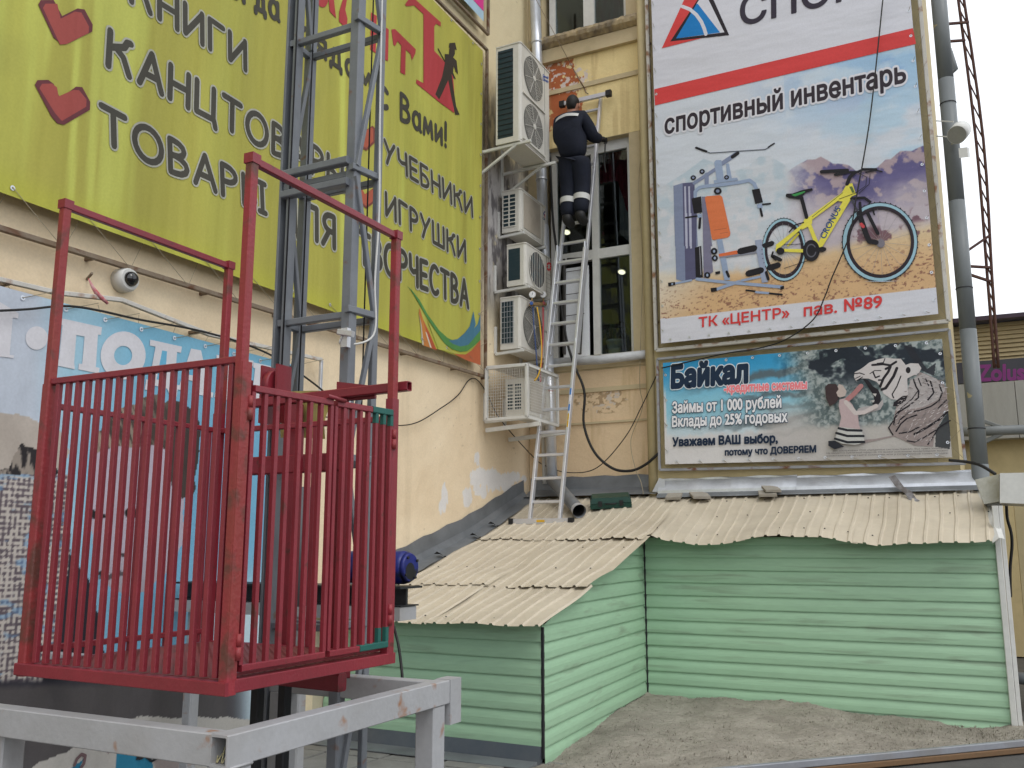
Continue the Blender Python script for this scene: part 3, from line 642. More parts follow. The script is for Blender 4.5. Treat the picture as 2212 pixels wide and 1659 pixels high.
ck1 = [(245, 30), (262, 0), (345, 0), (400, 105), (500, 55), (545, 62), (598, 160), (595, 205), (440, 282), (395, 285), (345, 245)]
ck2 = [(222, 550), (240, 520), (310, 518), (345, 545), (388, 640), (490, 562), (530, 565), (582, 660), (580, 712), (412, 810), (368, 800), (330, 755)]
def shrink(p, k):
    cx = sum(a for a, b in p) / len(p); cy = sum(b for a, b in p) / len(p); return [(cx + (a - cx) * k, cy + (b - cy) * k) for a, b in p]
for ck in (ck1, ck2):
    A.poly(ck, (104, 52, 58), f1); A.poly([(x_ + (18 if x_ < 380 else -12), y_ + (16 if y_ < 300 or 500 < y_ < 600 else -14)) for x_, y_ in shrink(ck, .93)], (160, 76, 70), f1)
for ck in ([(100, 790), (127, 810), (150, 848), (200, 815), (215, 830), (215, 925), (160, 978), (120, 955), (95, 900)], [(95, 1190), (125, 1215), (150, 1260), (200, 1222), (235, 1225), (242, 1290), (160, 1352), (120, 1320), (95, 1280)]):
    A.poly(ck, (120, 66, 58), f2); A.poly(shrink(ck, .82), (168, 88, 68), f2)
RED = (172, 62, 66)
A.poly([(410, 30), (430, 0), (470, -10), (642, 145), (642, 172), (612, 155), (600, 172), (600, 330), (640, 372), (690, 430), (722, 500), (730, 600), (728, 732), (640, 668), (482, 540), (485, 515), (530, 540), (530, 92), (500, 66), (470, 36), (420, 42)], RED, f2)
A.poly([(322, 192), (345, 188), (480, 320), (478, 345), (455, 392), (446, 350), (415, 322), (412, 487), (380, 470), (386, 295), (362, 268), (345, 300), (335, 290)], RED, f2)
A.poly([(190, 80), (228, 105), (224, 185), (268, 212), (270, 165), (305, 192), (300, 396), (276, 386), (268, 250), (224, 228), (220, 345), (185, 320)], RED, f2)
f8 = crop(880, 0, 408)
A.poly([(700, -60), (720, 70), (760, 120), (810, 130), (850, 110), (885, 50), (900, -60)], RED, f8); A.poly([(895, -60), (920, 200), (1030, 318), (985, -60)], RED, f8)
A.poly([(1160, -60), (1225, -60), (1190, 170), (1228, 330), (1215, 482), (1170, 460), (1080, 370), (1085, 200)], RED, f8)
BLK = (58, 50, 42)
A.poly([(698, 280), (735, 276), (746, 325), (694, 308)], BLK, f2); A.poly([(700, 300), (732, 312), (734, 350), (722, 372), (745, 395), (754, 482), (738, 462), (726, 425), (722, 470), (740, 515), (724, 505), (712, 480), (722, 560), (742, 690), (764, 744), (736, 744), (712, 640), (690, 520), (658, 590), (632, 645), (606, 612), (650, 500), (670, 400), (668, 350), (695, 352)], BLK, f2)
A.stroke([(626, 318), (668, 398)], .02, BLK, f2); A.ell(716, 322, 16, 20, BLK, f2)
f9 = crop(1280, 900, 280, 1659)
A.poly([(330, 480), (400, 700), (520, 950), (660, 1285), (400, 1190), (318, 590)], (186, 120, 62), f9); A.poly([(390, 700), (510, 960), (655, 1283), (570, 1250), (470, 960)], (176, 86, 58), f9); A.poly([(320, 600), (345, 760), (380, 1180), (415, 1190), (370, 800)], (176, 170, 150), f9)
A.poly([(440, 930), (530, 1230), (560, 1240), (470, 960)], (206, 196, 180), f9)
A.poly([(470, 690), (640, 980), (900, 1262), (1180, 1385), (1000, 1350), (800, 1290), (690, 1270), (600, 1040)], (178, 178, 84), f9)
A.poly([(80, 60), (180, 140), (330, 330), (480, 600), (700, 905), (860, 1050), (950, 1090), (960, 1160), (1100, 1210), (1250, 1180), (1420, 980), (1480, 905), (1480, 1085), (1350, 1210), (1230, 1300), (1100, 1312), (950, 1262), (800, 1150), (650, 935), (480, 685), (320, 400), (170, 150)], (84, 136, 74), f9)
A.poly([(950, 1090), (1050, 1072), (1180, 960), (1280, 830), (1350, 545), (1392, 790), (1362, 872), (1430, 790), (1482, 600), (1482, 905), (1420, 980), (1250, 1182), (1100, 1212), (960, 1162), (880, 1100)], (72, 118, 140), f9)
A.poly([(980, 1352), (1200, 1362), (1310, 1290), (1482, 1088), (1482, 1565), (1200, 1465)], (178, 96, 62), f9)
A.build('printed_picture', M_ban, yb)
# frame of the yellow banner
yf = yb
pa = atX(0, 493, -5.03); pb = atX(1054, 816, -5.03); sl_ = (pb.z - pa.z) / (pb.y - pa.y)
pl0 = Vector((-5.03, -.5, pa.z + sl_ * (-.5 - pa.y))); pb2 = pb
part('frame_rail', MB().beam(pl0, pb2, .035), M_rusty, yf)
va = atX(1052, 108, -5.03); vb = Vector((-5.03, va.y, pb.z)); part('frame_rail', MB().beam(vb, va, .035), M_rusty, yf); part('frame_rail', MB().beam(va, (-5.03, -.5, va.z), .035), M_rusty, yf)
for py in (3.9, 4.9, 5.7, 7.6, 8.6, 9.3):
    z = pl0.z + (pb2.z - pl0.z) * (py + .5) / (pb2.y + .5); part('frame_bracket', MB().beam((-5.1, py, z - .01), (-5.02, py, z - .01), .025), M_rusty, yf)
grommets_and_cords(yb, 'X', YC, (q[0] + Vector((0, 0, .05)), BR + Vector((0, 0, .05))), (pl0, pb2), 19)
grommets_and_cords(yb, 'X', YC, (BR + Vector((0, -.04, 0)), TR + Vector((0, -.04, 0))), (vb, va), 10)
grommets_and_cords(yb, 'X', YC, (Vector((YC, 5.5, 7.68)), TR + Vector((0, 0, -.04))), (Vector((-5.03, 5.5, va.z)), va), 7)

# ---- banner above it (only its lower corner is in view)
ub = thing('banner', (-4.98, 9.2, 8.4), 'pink and pale blue banner corner above the yellow one', 'banner')
e = crop(1500, 0, 300); A = Art('X', -4.98, 0)
c1 = A.P(*e(305, 500)); zt = 9.6; sheet = [(c1.x, 7.6, c1.z + .02), tuple(c1), (c1.x, c1.y, zt), (c1.x, 7.6, zt)]
A.poly3(sheet, C(168, 196, 214)); A.build('banner_sheet', M_ban2, ub)
A = Art('X', -4.98, .003); k1 = A.P(*e(300, 265)); k2 = A.P(*e(60, 0)); A.poly3([k1, (k1.x, k1.y, zt), (k1.x, 8.2, zt), k2], C(214, 62, 140)); A.build('printed_picture', M_ban2, ub)
r0 = atX(*e(410, 810), -5.03); part('frame_rail', MB().beam((-5.03, 7.4, r0.z), r0, .035), M_rusty, ub); part('frame_rail', MB().beam(r0, (-5.03, r0.y, 9.8), .035), M_rusty, ub)

# ---- blue gift banner low on the side wall
bb = thing('banner', (YC, 4, .1), 'pale blue gift shop banner with large faces behind the red cage', 'banner')
e1 = atX(0, 616, YC); e2 = atX(600, 777, YC); e3 = atX(640, 790, YC)
q = [Vector((YC, 1.2, .04)), Vector((YC, e3.y, .04)), Vector((YC, e3.y, e3.z)), Vector((YC, 1.2, e1.z + (e1.z - e2.z) / (e1.y - e2.y) * (1.2 - e1.y)))]
def inpoly(PX, PY, pts, f=None):
    if f: pts = [f(*p) for p in pts]
    r = np.zeros(PX.shape, bool); j = len(pts) - 1
    for i in range(len(pts)):
        xi, yi = pts[i]; xj, yj = pts[j]
        c = ((yi > PY) != (yj > PY)) & (PX < (xj - xi) * (PY - yi) / (yj - yi + 1e-9) + xi); r ^= c; j = i
    return r.astype(float)
ff = crop(0, 1200, 680)
def bpaint(U, V, PX, PY):
    yc = 1.2 + 5 * U; zc = 3.1 * V; n = fbm(yc * 6, zc * 6, 2); w1 = PX + (n - .5) * 22; w2 = PY + (fbm(yc * 6 + 9, zc * 6, 4) - .5) * 22
    c = blend(rgbc(U.shape, (186, 194, 206)), rgbc(U.shape, (158, 196, 214)), sst(60, 160, PX))
    c = blend(c, rgbc(U.shape, (122, 178, 204)), sst(150, 330, PX))
    c = blend(c, rgbc(U.shape, (112, 168, 198)), sst(780, 1000, PY) * sst(100, 300, PX))
    c = blend(c, rgbc(U.shape, (190, 210, 220)), sst(1180, 1330, PY) * sst(350, 520, PX))
    # head on the left with a fur collar, chequered coat
    face = inpoly(w1, w2, [(-200, 380), (60, 385), (180, 400), (270, 440), (600, 560), (640, 640), (700, 760), (640, 900), (560, 1000), (400, 1000), (100, 950), (-200, 1000)], ff)
    c = blend(c, rgbc(U.shape, (188, 178, 168)) - n[..., None] * 22, face)
    col_ = inpoly(w1, w2, [(-200, 960), (100, 950), (250, 720), (430, 800), (600, 940), (640, 1010), (-200, 1060)], ff); fur = fbm(yc * 30, zc * 10, 14)
    c = blend(c, blend(rgbc(U.shape, (40, 36, 38)), rgbc(U.shape, (146, 136, 126)), sst(.45, .6, fur)), col_)
    coat = ((PX < 152) & (PY > 813 + 1020 * .208)).astype(float)
    chk = ((np.floor(yc * 55) % 2) * .5 + (np.floor(zc * 62) % 2) * .5 + (vnoise(yc * 50, zc * 60, 7) - .5)); ct = blend(rgbc(U.shape, (96, 86, 92)), rgbc(U.shape, (188, 180, 172)), sst(.25, .7, chk))
    ct = blend(ct, rgbc(U.shape, (100, 150, 196)), sst(.6, .7, fbm(yc * 8, zc * 22, 19)) * .5); c = blend(c, ct, coat)
    # big face of a laughing child
    fc = inpoly(w1, w2, [(960, 760), (1250, 640), (1700, 640), (1840, 900), (1930, 1300), (1900, 1659), (1800, 1900), (1650, 2100), (1350, 2300), (1150, 2200), (1000, 1900), (930, 1500)], ff)
    fcol = blend(rgbc(U.shape, (176, 166, 178)), rgbc(U.shape, (150, 142, 148)), sst(1180, 1330, PY)); c = blend(c, fcol, fc)
    for (ex, ey, rx, ry, d) in ((1000, 1440, 110, 45, 30), (1395, 1400, 90, 60, 20), (1270, 1860, 60, 30, 70), (1080, 2010, 60, 34, 50), (1180, 2060, 150, 26, 90)):
        X_, Y_ = ff(ex, ey); m = sst(1.15, .75, ((w1 - X_) / (rx * .208)) ** 2 + ((w2 - Y_) / (ry * .208)) ** 2); c = blend(c, rgbc(U.shape, (d, d * .9, d * .95)), m)
    hair = inpoly(w1, w2, [(985, 790), (1000, 560), (1100, 440), (1250, 335), (1400, 290), (1540, 200), (1640, 200), (1700, 260), (1790, 205), (1940, 330), (2040, 450), (2085, 600), (2060, 900), (2010, 1250), (1900, 1290), (1780, 1130), (1720, 760), (1500, 690), (1250, 720), (1050, 770)], ff)
    hc = blend(rgbc(U.shape, (70, 60, 54)), rgbc(U.shape, (150, 136, 122)), sst(.42, .66, fbm(yc * 26 + zc * 16, zc * 5, 33)) * sst(430, 250, PX))
    hc = blend(hc, rgbc(U.shape, (52, 44, 44)), sst(340, 430, PX) * .6); c = blend(c, hc, hair)
    # dark coat, darker band low on the left, pale lower picture with teal parcels
    dk = inpoly(w1, w2, [(150, 1190), (190, 1250), (235, 1430), (260, 1500), (90, 1659), (60, 1659), (80, 1500), (110, 1400)]); c = blend(c, rgbc(U.shape, (40, 38, 46)), dk)
    dk = sst(1458, 1475, w2) * sst(560, 480, PX); c = blend(c, rgbc(U.shape, (52, 50, 58)), dk)
    c = blend(c, rgbc(U.shape, (84, 80, 80)), sst(1470, 1490, w2) * sst(540, 470, PX) * .9)
    lo = inpoly(w1, w2, [(60, 1664), (180, 1597), (300, 1545), (620, 1560), (600, 1800), (60, 1800)]); c = blend(c, rgbc(U.shape, (176, 172, 166)), lo)
    c = blend(c, rgbc(U.shape, (44, 120, 150)), inpoly(PX, PY, [(252, 1628), (258, 1610), (330, 1642), (330, 1680), (250, 1680)]) + inpoly(PX, PY, [(140, 1670), (180, 1640), (165, 1680)]))
    c = blend(c, rgbc(U.shape, (130, 112, 112)), inpoly(PX, PY, [(205, 1600), (250, 1600), (235, 1630)]) * .7 + inpoly(PX, PY, [(330, 1640), (400, 1600), (410, 1680), (340, 1680)]) * .5)
    return np.clip(c, 8, 240)
painted('banner_sheet', 'X', YC, q, 560, 360, bpaint, M_ban2, bb)
A = Art('X', YC); fl = crop(0, 816, 1088); WH = (208, 207, 212)
A.poly([(-300, 290), (0, 300), (118, 372), (115, 405), (80, 400), (60, 640), (88, 645), (85, 662), (-60, 645), (-300, 600)], WH, fl)
A.ell(235, 532, 72, 76, WH, fl)
A.poly([(370, 398), (658, 462), (652, 512), (632, 510), (618, 720), (642, 726), (638, 762), (505, 735), (508, 697), (530, 700), (545, 522), (492, 512), (478, 690), (482, 735), (343, 705), (350, 664), (380, 670), (402, 448), (368, 440)], WH, fl)
A.ring(795, 645, 146, 156, .40, WH, fl, rot=.1); 
A.poly([(970, 542), (1176, 588), (1170, 628), (1145, 622), (1128, 838), (1150, 842), (1142, 912), (1098, 905), (1080, 860), (1000, 840), (975, 875), (935, 866), (945, 800), (966, 804), (1005, 588), (968, 580)], WH, fl); A.poly([(1048, 612), (1080, 618), (1066, 812), (1012, 800)], (104, 172, 204), fl)
A.poly([(1235, 600), (1300, 612), (1360, 880), (1380, 886), (1376, 918), (1270, 895), (1272, 868), (1292, 866), (1284, 820), (1205, 800), (1192, 845), (1212, 850), (1208, 880), (1138, 862), (1142, 835), (1160, 838)], WH, fl); A.poly([(1250, 690), (1275, 780), (1216, 768)], (100, 170, 204), fl)
A.poly([(1400, 640), (1520, 668), (1516, 700), (1495, 698), (1488, 770), (1560, 690), (1548, 680), (1550, 660), (1640, 680), (1636, 712), (1612, 712), (1540, 790), (1590, 900), (1612, 905), (1608, 940), (1500, 915), (1490, 850), (1480, 905), (1500, 912), (1496, 940), (1385, 915), (1390, 885), (1412, 888), (1430, 678), (1400, 670)], WH, fl)
A.poly([(1640, 690), (1790, 722), (1786, 760), (1700, 740), (1690, 900), (1760, 915), (1756, 968), (1600, 930), (1606, 890), (1632, 894), (1650, 728), (1638, 722)], WH, fl)
A.build('lettering', M_ban2, bb)
A = Art('X', YC, .005); fk = crop(0, 2040, 544)
for st in ([(1580, 1435), (1660, 1450), (1690, 1400), (1705, 1370)], [(1740, 1370), (1750, 1450), (1800, 1540), (1850, 1520), (1850, 1460), (1790, 1480), (1770, 1540)], [(1800, 1420), (1860, 1440), (1900, 1520), (1960, 1570), (2030, 1530)]): A.stroke(st, .016, (40, 42, 46), fk)
A.stroke([(960, 1620), (990, 1540), (1050, 1480), (1100, 1500), (1080, 1600), (1040, 1659)], .02, (110, 88, 90), fk)
A.build('printed_picture', M_ban2, bb)
bf = bb
pp = [atX(-160, 590, -5.0), atX(0, 604, -5.0), atX(120, 632, -5.0), atX(262, 648, -5.0), atX(450, 722, -5.0), atX(694, 777, -5.0)]
mb = MB()
for a, b in zip(pp, pp[1:]): mb.beam(a, b, .03)
part('frame_rail', mb, M_whitep, bf)
vb2 = Vector((pp[-1].x, pp[-1].y, 1.9)); part('frame_rail', MB().beam(pp[-1], vb2, .028), M_galv, bf)
for px, py in ((18, 612), (430, 716)): c = atX(px, py, -5.0); part('frame_bracket', MB().beam((-5.1, c.y, c.z), (-5.0, c.y, c.z), .025), M_rusty, bf)
grommets_and_cords(bb, 'X', YC, (e1 + Vector((0, 0, -.04)), e3 + Vector((0, 0, -.04))), (atX(0, 604, -5.0), pp[-1]), 9)
# red and white tape hanging from a hook
tp = thing('barrier_tape', atX(195, 598, -5.05), 'torn scrap of red and white tape on a wall hook', 'tape')
part('hook', MB().beam(atX(187, 604, -5.1), atX(199, 590, -5.0), .014), M_rusty, tp)
part('twisted_tape', MB().tube([atX(191, 602, -5.02), atX(200, 620, -5.0), atX(208, 632, -4.99), atX(222, 646, -4.98), atX(233, 656, -4.97)], [.004, .012, .016, .014, .01], 6), mat('tape_red', (.5, .04, .06), (.6, .5, .5), 25, .9, rough=.5), tp)
# dome camera
dc = thing('dome_camera', atX(262, 608, -5.1), 'round white dome security camera under the yellow banner', 'camera')
c0 = atX(260, 607, -5.1)
part('housing', MB().tube([c0, c0 + Vector((.07, 0, -.0)), c0 + Vector((.1, .0, -.0))], [.085, .085, .07], 24), M_pvc, dc)
mb = MB(); n = 18; cc = c0 + Vector((.1, 0, 0)); vs = []
for i in range(7):
    a = i / 6 * math.pi / 2
    vs += [cc + Vector((.05 * math.sin(a), .052 * math.cos(a) * math.cos(2 * math.pi * k / n), .052 * math.cos(a) * math.sin(2 * math.pi * k / n))) for k in range(n)]
mb.add(vs, [(i * n + k, i * n + (k + 1) % n, (i + 1) * n + (k + 1) % n, (i + 1) * n + k) for i in range(6) for k in range(n)], True)
part('dome', mb, mat('smoked_dome', (.008, .008, .01), rough=.08, spec=.8), dc)
# cables on the side wall
def catm(pts, n=8):
    pts = [Vector(p) for p in pts]; out = []
    P = [pts[0]] + pts + [pts[-1]]
    for i in range(1, len(P) - 2):
        for k in range(n):
            t = k / n; a, b, c, d = P[i - 1], P[i], P[i + 1], P[i + 2]
            out.append(.5 * ((2 * b) + (c - a) * t + (2 * a - 5 * b + 4 * c - d) * t * t + (3 * b - a - 3 * c + d) * t ** 3))
    return out + [pts[-1]]
def cable(pts, r, label, m=M_cable, name='cable'):
    return solo(name, MB().tube(catm(pts), r, 6), m, label, 'cable')
cable([atX(-20, 672, -4.93), atX(60, 668, -4.93), atX(140, 661, -4.93), atX(210, 670, -4.93), atX(300, 690, -4.93), atX(420, 712, -4.93), atX(520, 740, -4.93), atX(600, 775, -4.93), atX(680, 830, -4.93), atX(720, 865, -4.93)], .008, 'black cable drooping across the top of the blue gift banner')
cable([atX(700, 900, -5.0), atX(800, 915, -5.02), atX(890, 916, -5.05), atX(955, 880, -5.06), atX(990, 853, -5.07), atX(1012, 822, -5.07), atX(1030, 820, -5.07), atX(1052, 850, -5.06), atX(1080, 905, -5.0), atX(1150, 985, -5.0), atY(1180, 1007, 10.5), atY(1230, 1021, 10.4), atY(1290, 1010, 10.4), atY(1350, 945, 10.4), atY(1385, 880, 10.4), atY(1421, 805, 10.4)], .006, 'thin dark wire sagging from the cage across the corner to the pilaster')

# ---- sports shop banner
SC = 10.28
sb = thing('banner', (-1.8, SC, 4.0), 'tall white sports shop banner with a bicycle and a gym machine', 'banner')
BL = atY(1428, 742, SC); BR = atY(2027, 678, SC); TLx = atY(1407, 0, SC).x; TRx = atY(1966, 0, SC).x
q = [BL, BR, Vector((TRx, SC, 9.1)), Vector((TLx, SC, 9.1))]
ridge = [(1700, 372), (1710, 364), (1744, 344), (1762, 343), (1773, 337), (1799, 353), (1812, 353), (1834, 356), (1849, 369), (1880, 368), (1895, 362), (1913, 344), (1924, 344), (1944, 326), (1970, 325), (1992, 316), (2030, 310)]
ridge0 = [(1420, 410), (1480, 372), (1520, 342), (1545, 352), (1570, 372), (1615, 360), (1640, 338), (1660, 336), (1690, 352), (1720, 378), (1800, 440), (2030, 500)]
def spaint(U, V, PX, PY):
    xc = -3.3 + 3.1 * U; zc = 4 + 5 * V; n = fbm(xc * 9, zc * 9, 5, 5); n2 = fbm(xc * 3 + 5, zc * 5, 8, 5)
    W = rgbc(U.shape, (206, 207, 216)); sh = U.shape
    c = W.copy(); low = 228 - (PX - 1415) * .2362
    skyc = blend(rgbc(sh, (202, 208, 218)), rgbc(sh, (128, 164, 208)), sst(1520, 1960, PX) * sst(low + 190, low + 10, PY) * sst(.3, .62, n2))
    skyc = blend(skyc, rgbc(sh, (168, 200, 222)), sst(1600, 1950, PX) * sst(.35, .6, fbm(xc * 2, zc * 4, 28)) * .7)
    c = blend(c, skyc, (PY > low).astype(float))
    r0 = np.interp(PX, [a for a, b in ridge0], [b for a, b in ridge0]); m0 = sst(-1, 2, PY - r0)
    c = blend(c, blend(rgbc(sh, (176, 192, 204)), rgbc(sh, (206, 206, 212)), np.clip(sst(.35, .65, n) * .7 + sst(420, 520, PY) * .6, 0, 1)), m0 * .85)
    r1 = np.interp(PX, [a for a, b in ridge], [b for a, b in ridge]) + (n - .5) * 4; d1 = PY - r1
    mtn = blend(rgbc(sh, (96, 90, 134)), rgbc(sh, (168, 150, 158)), sst(.47, .6, fbm(xc * 7 + zc * 5, zc * 7 - xc * 3, 15, 5)))
    mtn = blend(mtn, rgbc(sh, (188, 178, 186)), sst(30, 130, d1 + (n2 - .5) * 60)); mtn = blend(mtn, rgbc(sh, (198, 198, 206)), sst(1770, 1690, PX + (n - .5) * 60))
    c = blend(c, mtn, sst(-1, 1.5, d1) * sst(1690, 1712, PX))
    sand0 = 560 - (PX - 1650) * .24; sand0 = np.where(PX < 1650, 575, sand0)
    sd_ = blend(rgbc(sh, (218, 203, 168)), rgbc(sh, (206, 170, 128)), sst(500, 640, PY + (PX - 1500) * .12)); sd_ = blend(sd_, rgbc(sh, (214, 208, 196)), sst(1640, 1440, PX + (PY - 560) * .9) * .9)
    sp = sst(.62, .68, fbm(xc * 30, zc * 60, 51, 3)) * sst(sand0 + 20, sand0 + 90, PY); sd_ = blend(sd_, rgbc(sh, (124, 82, 70)), sp * .75)
    c = blend(c, sd_, sst(-6, 26, PY - sand0 + (n - .5) * 24))
    bush = sst(.5, .6, n) * sst(26, 10, np.abs(PY - 508)) * sst(1835, 1850, PX) + sst(.48, .56, n) * sst(22, 8, np.abs(PY - 462 + (PX - 1990) * .2)) * sst(1960, 1975, PX); c = blend(c, rgbc(sh, (110, 76, 88)), np.clip(bush, 0, 1) * .85)
    c = blend(c, W, (PY > 689 - (PX - 1427) * .1138).astype(float))
    st = ((PY < low) & (PY > 193 - (PX - 1415) * .2362)).astype(float) 
    
    return c
painted('banner_sheet', 'Y', SC, q, 520, 620, spaint, M_ban3, sb)
A = Art('Y', SC); A.poly([(1413.5, 193), (1972, 61), (1979, 95), (1415, 228)], (206, 66, 66)); f7 = crop(2080, 0, 880); g3 = crop(2500, 480, 500, 1843); g1 = crop(2100, 440, 460); g2 = crop(2100, 680, 480)
RD = (206, 66, 66); BK = (34, 28, 36); BLU = (20, 120, 190)
A.poly([(75, 388), (290, -80), (430, -80), (160, 318), (420, 300)], RD, f7); A.poly([(142, 334), (420, -90), (450, -90), (614, 282)], BK, f7)
A.poly([(188, 310), (352, 36), (402, -50), (425, -50), (576, 260)], (206, 207, 216), f7); A.poly([(188, 310), (352, 36), (362, 30), (542, 262)], BLU, f7)
A.stroke([(238, 52), (300, 76), (352, 120), (392, 176), (415, 230), (428, 276)], .042, (206, 207, 216), f7)
A.build('printed_emblem', M_ban3, sb)
A = Art('Y', SC)
A.text('СПОРТ', (1600, 57), (1920, -22), (1600, -8), (50, 44, 58), bold=.018)
A.text('спортивный инвентарь', (1437, 301), (1957, 190), (1437, 247), (50, 42, 50), bold=.03, halo=.08, hcol=(214, 214, 222))
A.text('ТК «ЦЕНТР»', (1510, 712), (1705, 690), (1510, 686), (206, 62, 62), bold=.022)
A.text('пав. №89', (1737, 684), (1905, 664), (1737, 658), (206, 62, 62), bold=.022)
A.build('lettering', M_ban3, sb)
# gym machine print
A = Art('Y', SC); gy = (126, 136, 164); dg = (88, 88, 118); lg = (146, 162, 190); b0 = (28, 26, 32)
A.poly([(225, 735), (362, 692), (545, 676), (600, 1659), (250, 1659)], gy, g1); A.poly([(232, 0), (560, 0), (560, 480), (545, 965), (390, 1002), (258, 972)], gy, g2)
A.poly([(365, 695), (548, 678), (560, 1659), (385, 1659)], dg, g1); A.poly([(372, 0), (560, 0), (545, 965), (392, 1000)], dg, g2)
for xa in (390, 452): A.poly([(xa, 745), (xa + 26, 740), (xa + 48, 1659), (xa + 20, 1659)], (176, 178, 200), g1); A.poly([(xa, 0), (xa + 28, 0), (xa + 36, 515), (xa + 10, 520)], (176, 178, 200), g2)
A.poly([(660, 900), (720, 900), (820, 1659), (690, 1659)], (120, 118, 142), g1); A.poly([(645, 0), (715, 0), (800, 860), (660, 960)], (120, 118, 142), g2)
A.poly([(530, 505), (625, 480), (650, 940), (545, 965)], b0, g2)
A.stroke([(600, 500), (620, 900)], .012, (130, 130, 140), g2)
for (pts_, w_) in (([(545, 690), (870, 480)], .045), ([(960, 400), (1180, 250)], .055), ([(735, 560), (735, 720)], .05)): A.stroke(pts_, w_, gy, g1)
A.poly([(850, 370), (880, 340), (960, 340), (1000, 640), (890, 650)], lg, g1); A.poly([(1030, 400), (1075, 390), (1120, 620), (1050, 640)], lg, g1); A.poly([(845, 650), (1200, 610), (1220, 650), (850, 700)], lg, g1)
A.stroke([(730, 210), (790, 232), (1200, 205), (1630, 178), (1690, 145)], .012, (90, 96, 108), g1); A.stroke([(572, 150), (730, 208)], .026, b0, g1); A.stroke([(1680, 142), (1770, 85)], .018, b0, g1); A.stroke([(1130, 290), (1210, 235)], .045, b0, g1)
A.stroke([(560, 900), (560, 820), (620, 760), (720, 740), (960, 720), (1250, 680), (1390, 650), (1460, 700), (1500, 790)], .042, lg, g1)
for (cx_, cy_, r_) in ((530, 610, 42), (665, 515, 42), (905, 815, 60), (1040, 605, 38)): A.ell(cx_, cy_, r_, r_ * .9, b0, g1); A.ell(cx_, cy_, r_ * .45, r_ * .4, gy, g1)
A.poly([(503, 930), (650, 895), (668, 1140), (540, 1162)], b0, g1); A.poly([(1428, 795), (1545, 775), (1598, 985), (1480, 1012)], b0, g1)
A.stroke([(415, 1222), (585, 1198)], .02, b0, g1); A.stroke([(1590, 1020), (1710, 1008)], .02, b0, g1); A.stroke([(1560, 1090), (1585, 1195)], .026, b0, g1); A.stroke([(640, 1170), (625, 1380)], .03, b0, g1); A.poly([(1505, 1020), (1580, 1005), (1590, 1070), (1515, 1080)], lg, g1); A.poly([(590, 1170), (660, 1160), (665, 1215), (600, 1225)], lg, g1)
A.poly([(708, 920), (730, 895), (940, 878), (975, 905), (1100, 1460), (1090, 1500), (1060, 1525), (840, 1565), (815, 1550)], (214, 118, 74), g1)
A.stroke([(850, 1415), (1040, 1385)], .006, (160, 90, 66), g1); A.stroke([(940, 1465), (1060, 1446)], .005, (160, 90, 66), g1)
A.poly([(848, 390), (930, 375), (1050, 980), (965, 985)], lg, g2); A.poly([(880, 600), (1150, 545), (1160, 600), (890, 640)], (212, 108, 66), g2); A.poly([(890, 640), (1440, 560), (1440, 590), (900, 665)], (130, 132, 146), g2)
A.poly([(1410, 400), (1510, 385), (1605, 1010), (1515, 1022)], (150, 160, 184), g2); A.stroke([(1200, 560), (1400, 515)], .078, b0, g2); A.stroke([(1560, 475), (1660, 445)], .06, b0, g2); A.stroke([(1320, 885), (1500, 840)], .075, b0, g2); A.stroke([(1630, 800), (1750, 765)], .07, b0, g2)
A.stroke([(560, 968), (1000, 1015), (1820, 1085)], .036, lg, g2); A.stroke([(1180, 1005), (830, 1125)], .036, lg, g2); A.stroke([(1220, 990), (1480, 935)], .03, lg, g2); A.stroke([(200, 1040), (480, 985)], .024, lg, g2)
for p_ in ([(138, 1022), (240, 1010), (245, 1055), (145, 1075)], [(762, 1102), (850, 1090), (858, 1145), (772, 1160)], [(1785, 1080), (1840, 1062), (1842, 1110), (1790, 1130)], [(830, 862), (900, 848), (905, 888), (838, 900)]): A.poly(p_, b0, g2)
for (cx_, cy_, r_) in ((815, 560, 50), (825, 660, 45), (715, 910, 45)): A.ell(cx_, cy_, r_, r_, b0, g2); A.ell(cx_, cy_, 16, 22, lg, g2)
A.stroke([(1285, 1132), (1420, 1148)], .02, b0, g2); A.stroke([(1430, 1160), (1620, 1175)], .026, lg, g2); A.stroke([(1630, 1178), (1810, 1196)], .022, b0, g2); A.stroke([(1000, 860), (1030, 930)], .03, b0, g2); A.stroke([(1580, 870), (1610, 970)], .032, b0, g2)
A.build('printed_gym_machine', M_ban3, sb)
A = Art('Y', SC, .006)
def wheel(cx_, cy_, rx, ry, f, thick):
    A.ring(cx_, cy_, rx, ry, .97, (50, 50, 56), f); A.ring(cx_, cy_, rx * .978, ry * .978, .9, (152, 188, 204), f); A.ring(cx_ + rx * .01, cy_, rx * .895, ry * .905, thick, (44, 34, 42), f)
    for k in range(18):
        a = k * 2 * math.pi / 18 + .1; A.stroke([(cx_ + rx * .02, cy_), (cx_ + rx * .8 * math.cos(a), cy_ + ry * .83 * math.sin(a))], .0028, (150, 146, 150), f)
    for k in range(44):
        a = k * 2 * math.pi / 44; A.ell(cx_ + rx * 1.0 * math.cos(a), cy_ + ry * 1.0 * math.sin(a), rx * .022, ry * .022, (46, 46, 52), f, n=5)
wheel(1840, 535, 322, 466, g2, .86); wheel(1125, 1078, 445, 468, g3, .9)
YE = (222, 212, 84); YD = (196, 186, 66)
A.ell(1135, 1095, 48, 50, (120, 116, 126), g3)
A.stroke([(290, 830), (100, 980), (-80, 1120)], .034, YE, g3); A.stroke([(1740, 520), (2060, 240)], .034, YE, g2); A.stroke([(1740, 548), (2110, 552)], .034, YE, g2); A.stroke([(1900, 480), (2050, 310)], .024, YD, g2)
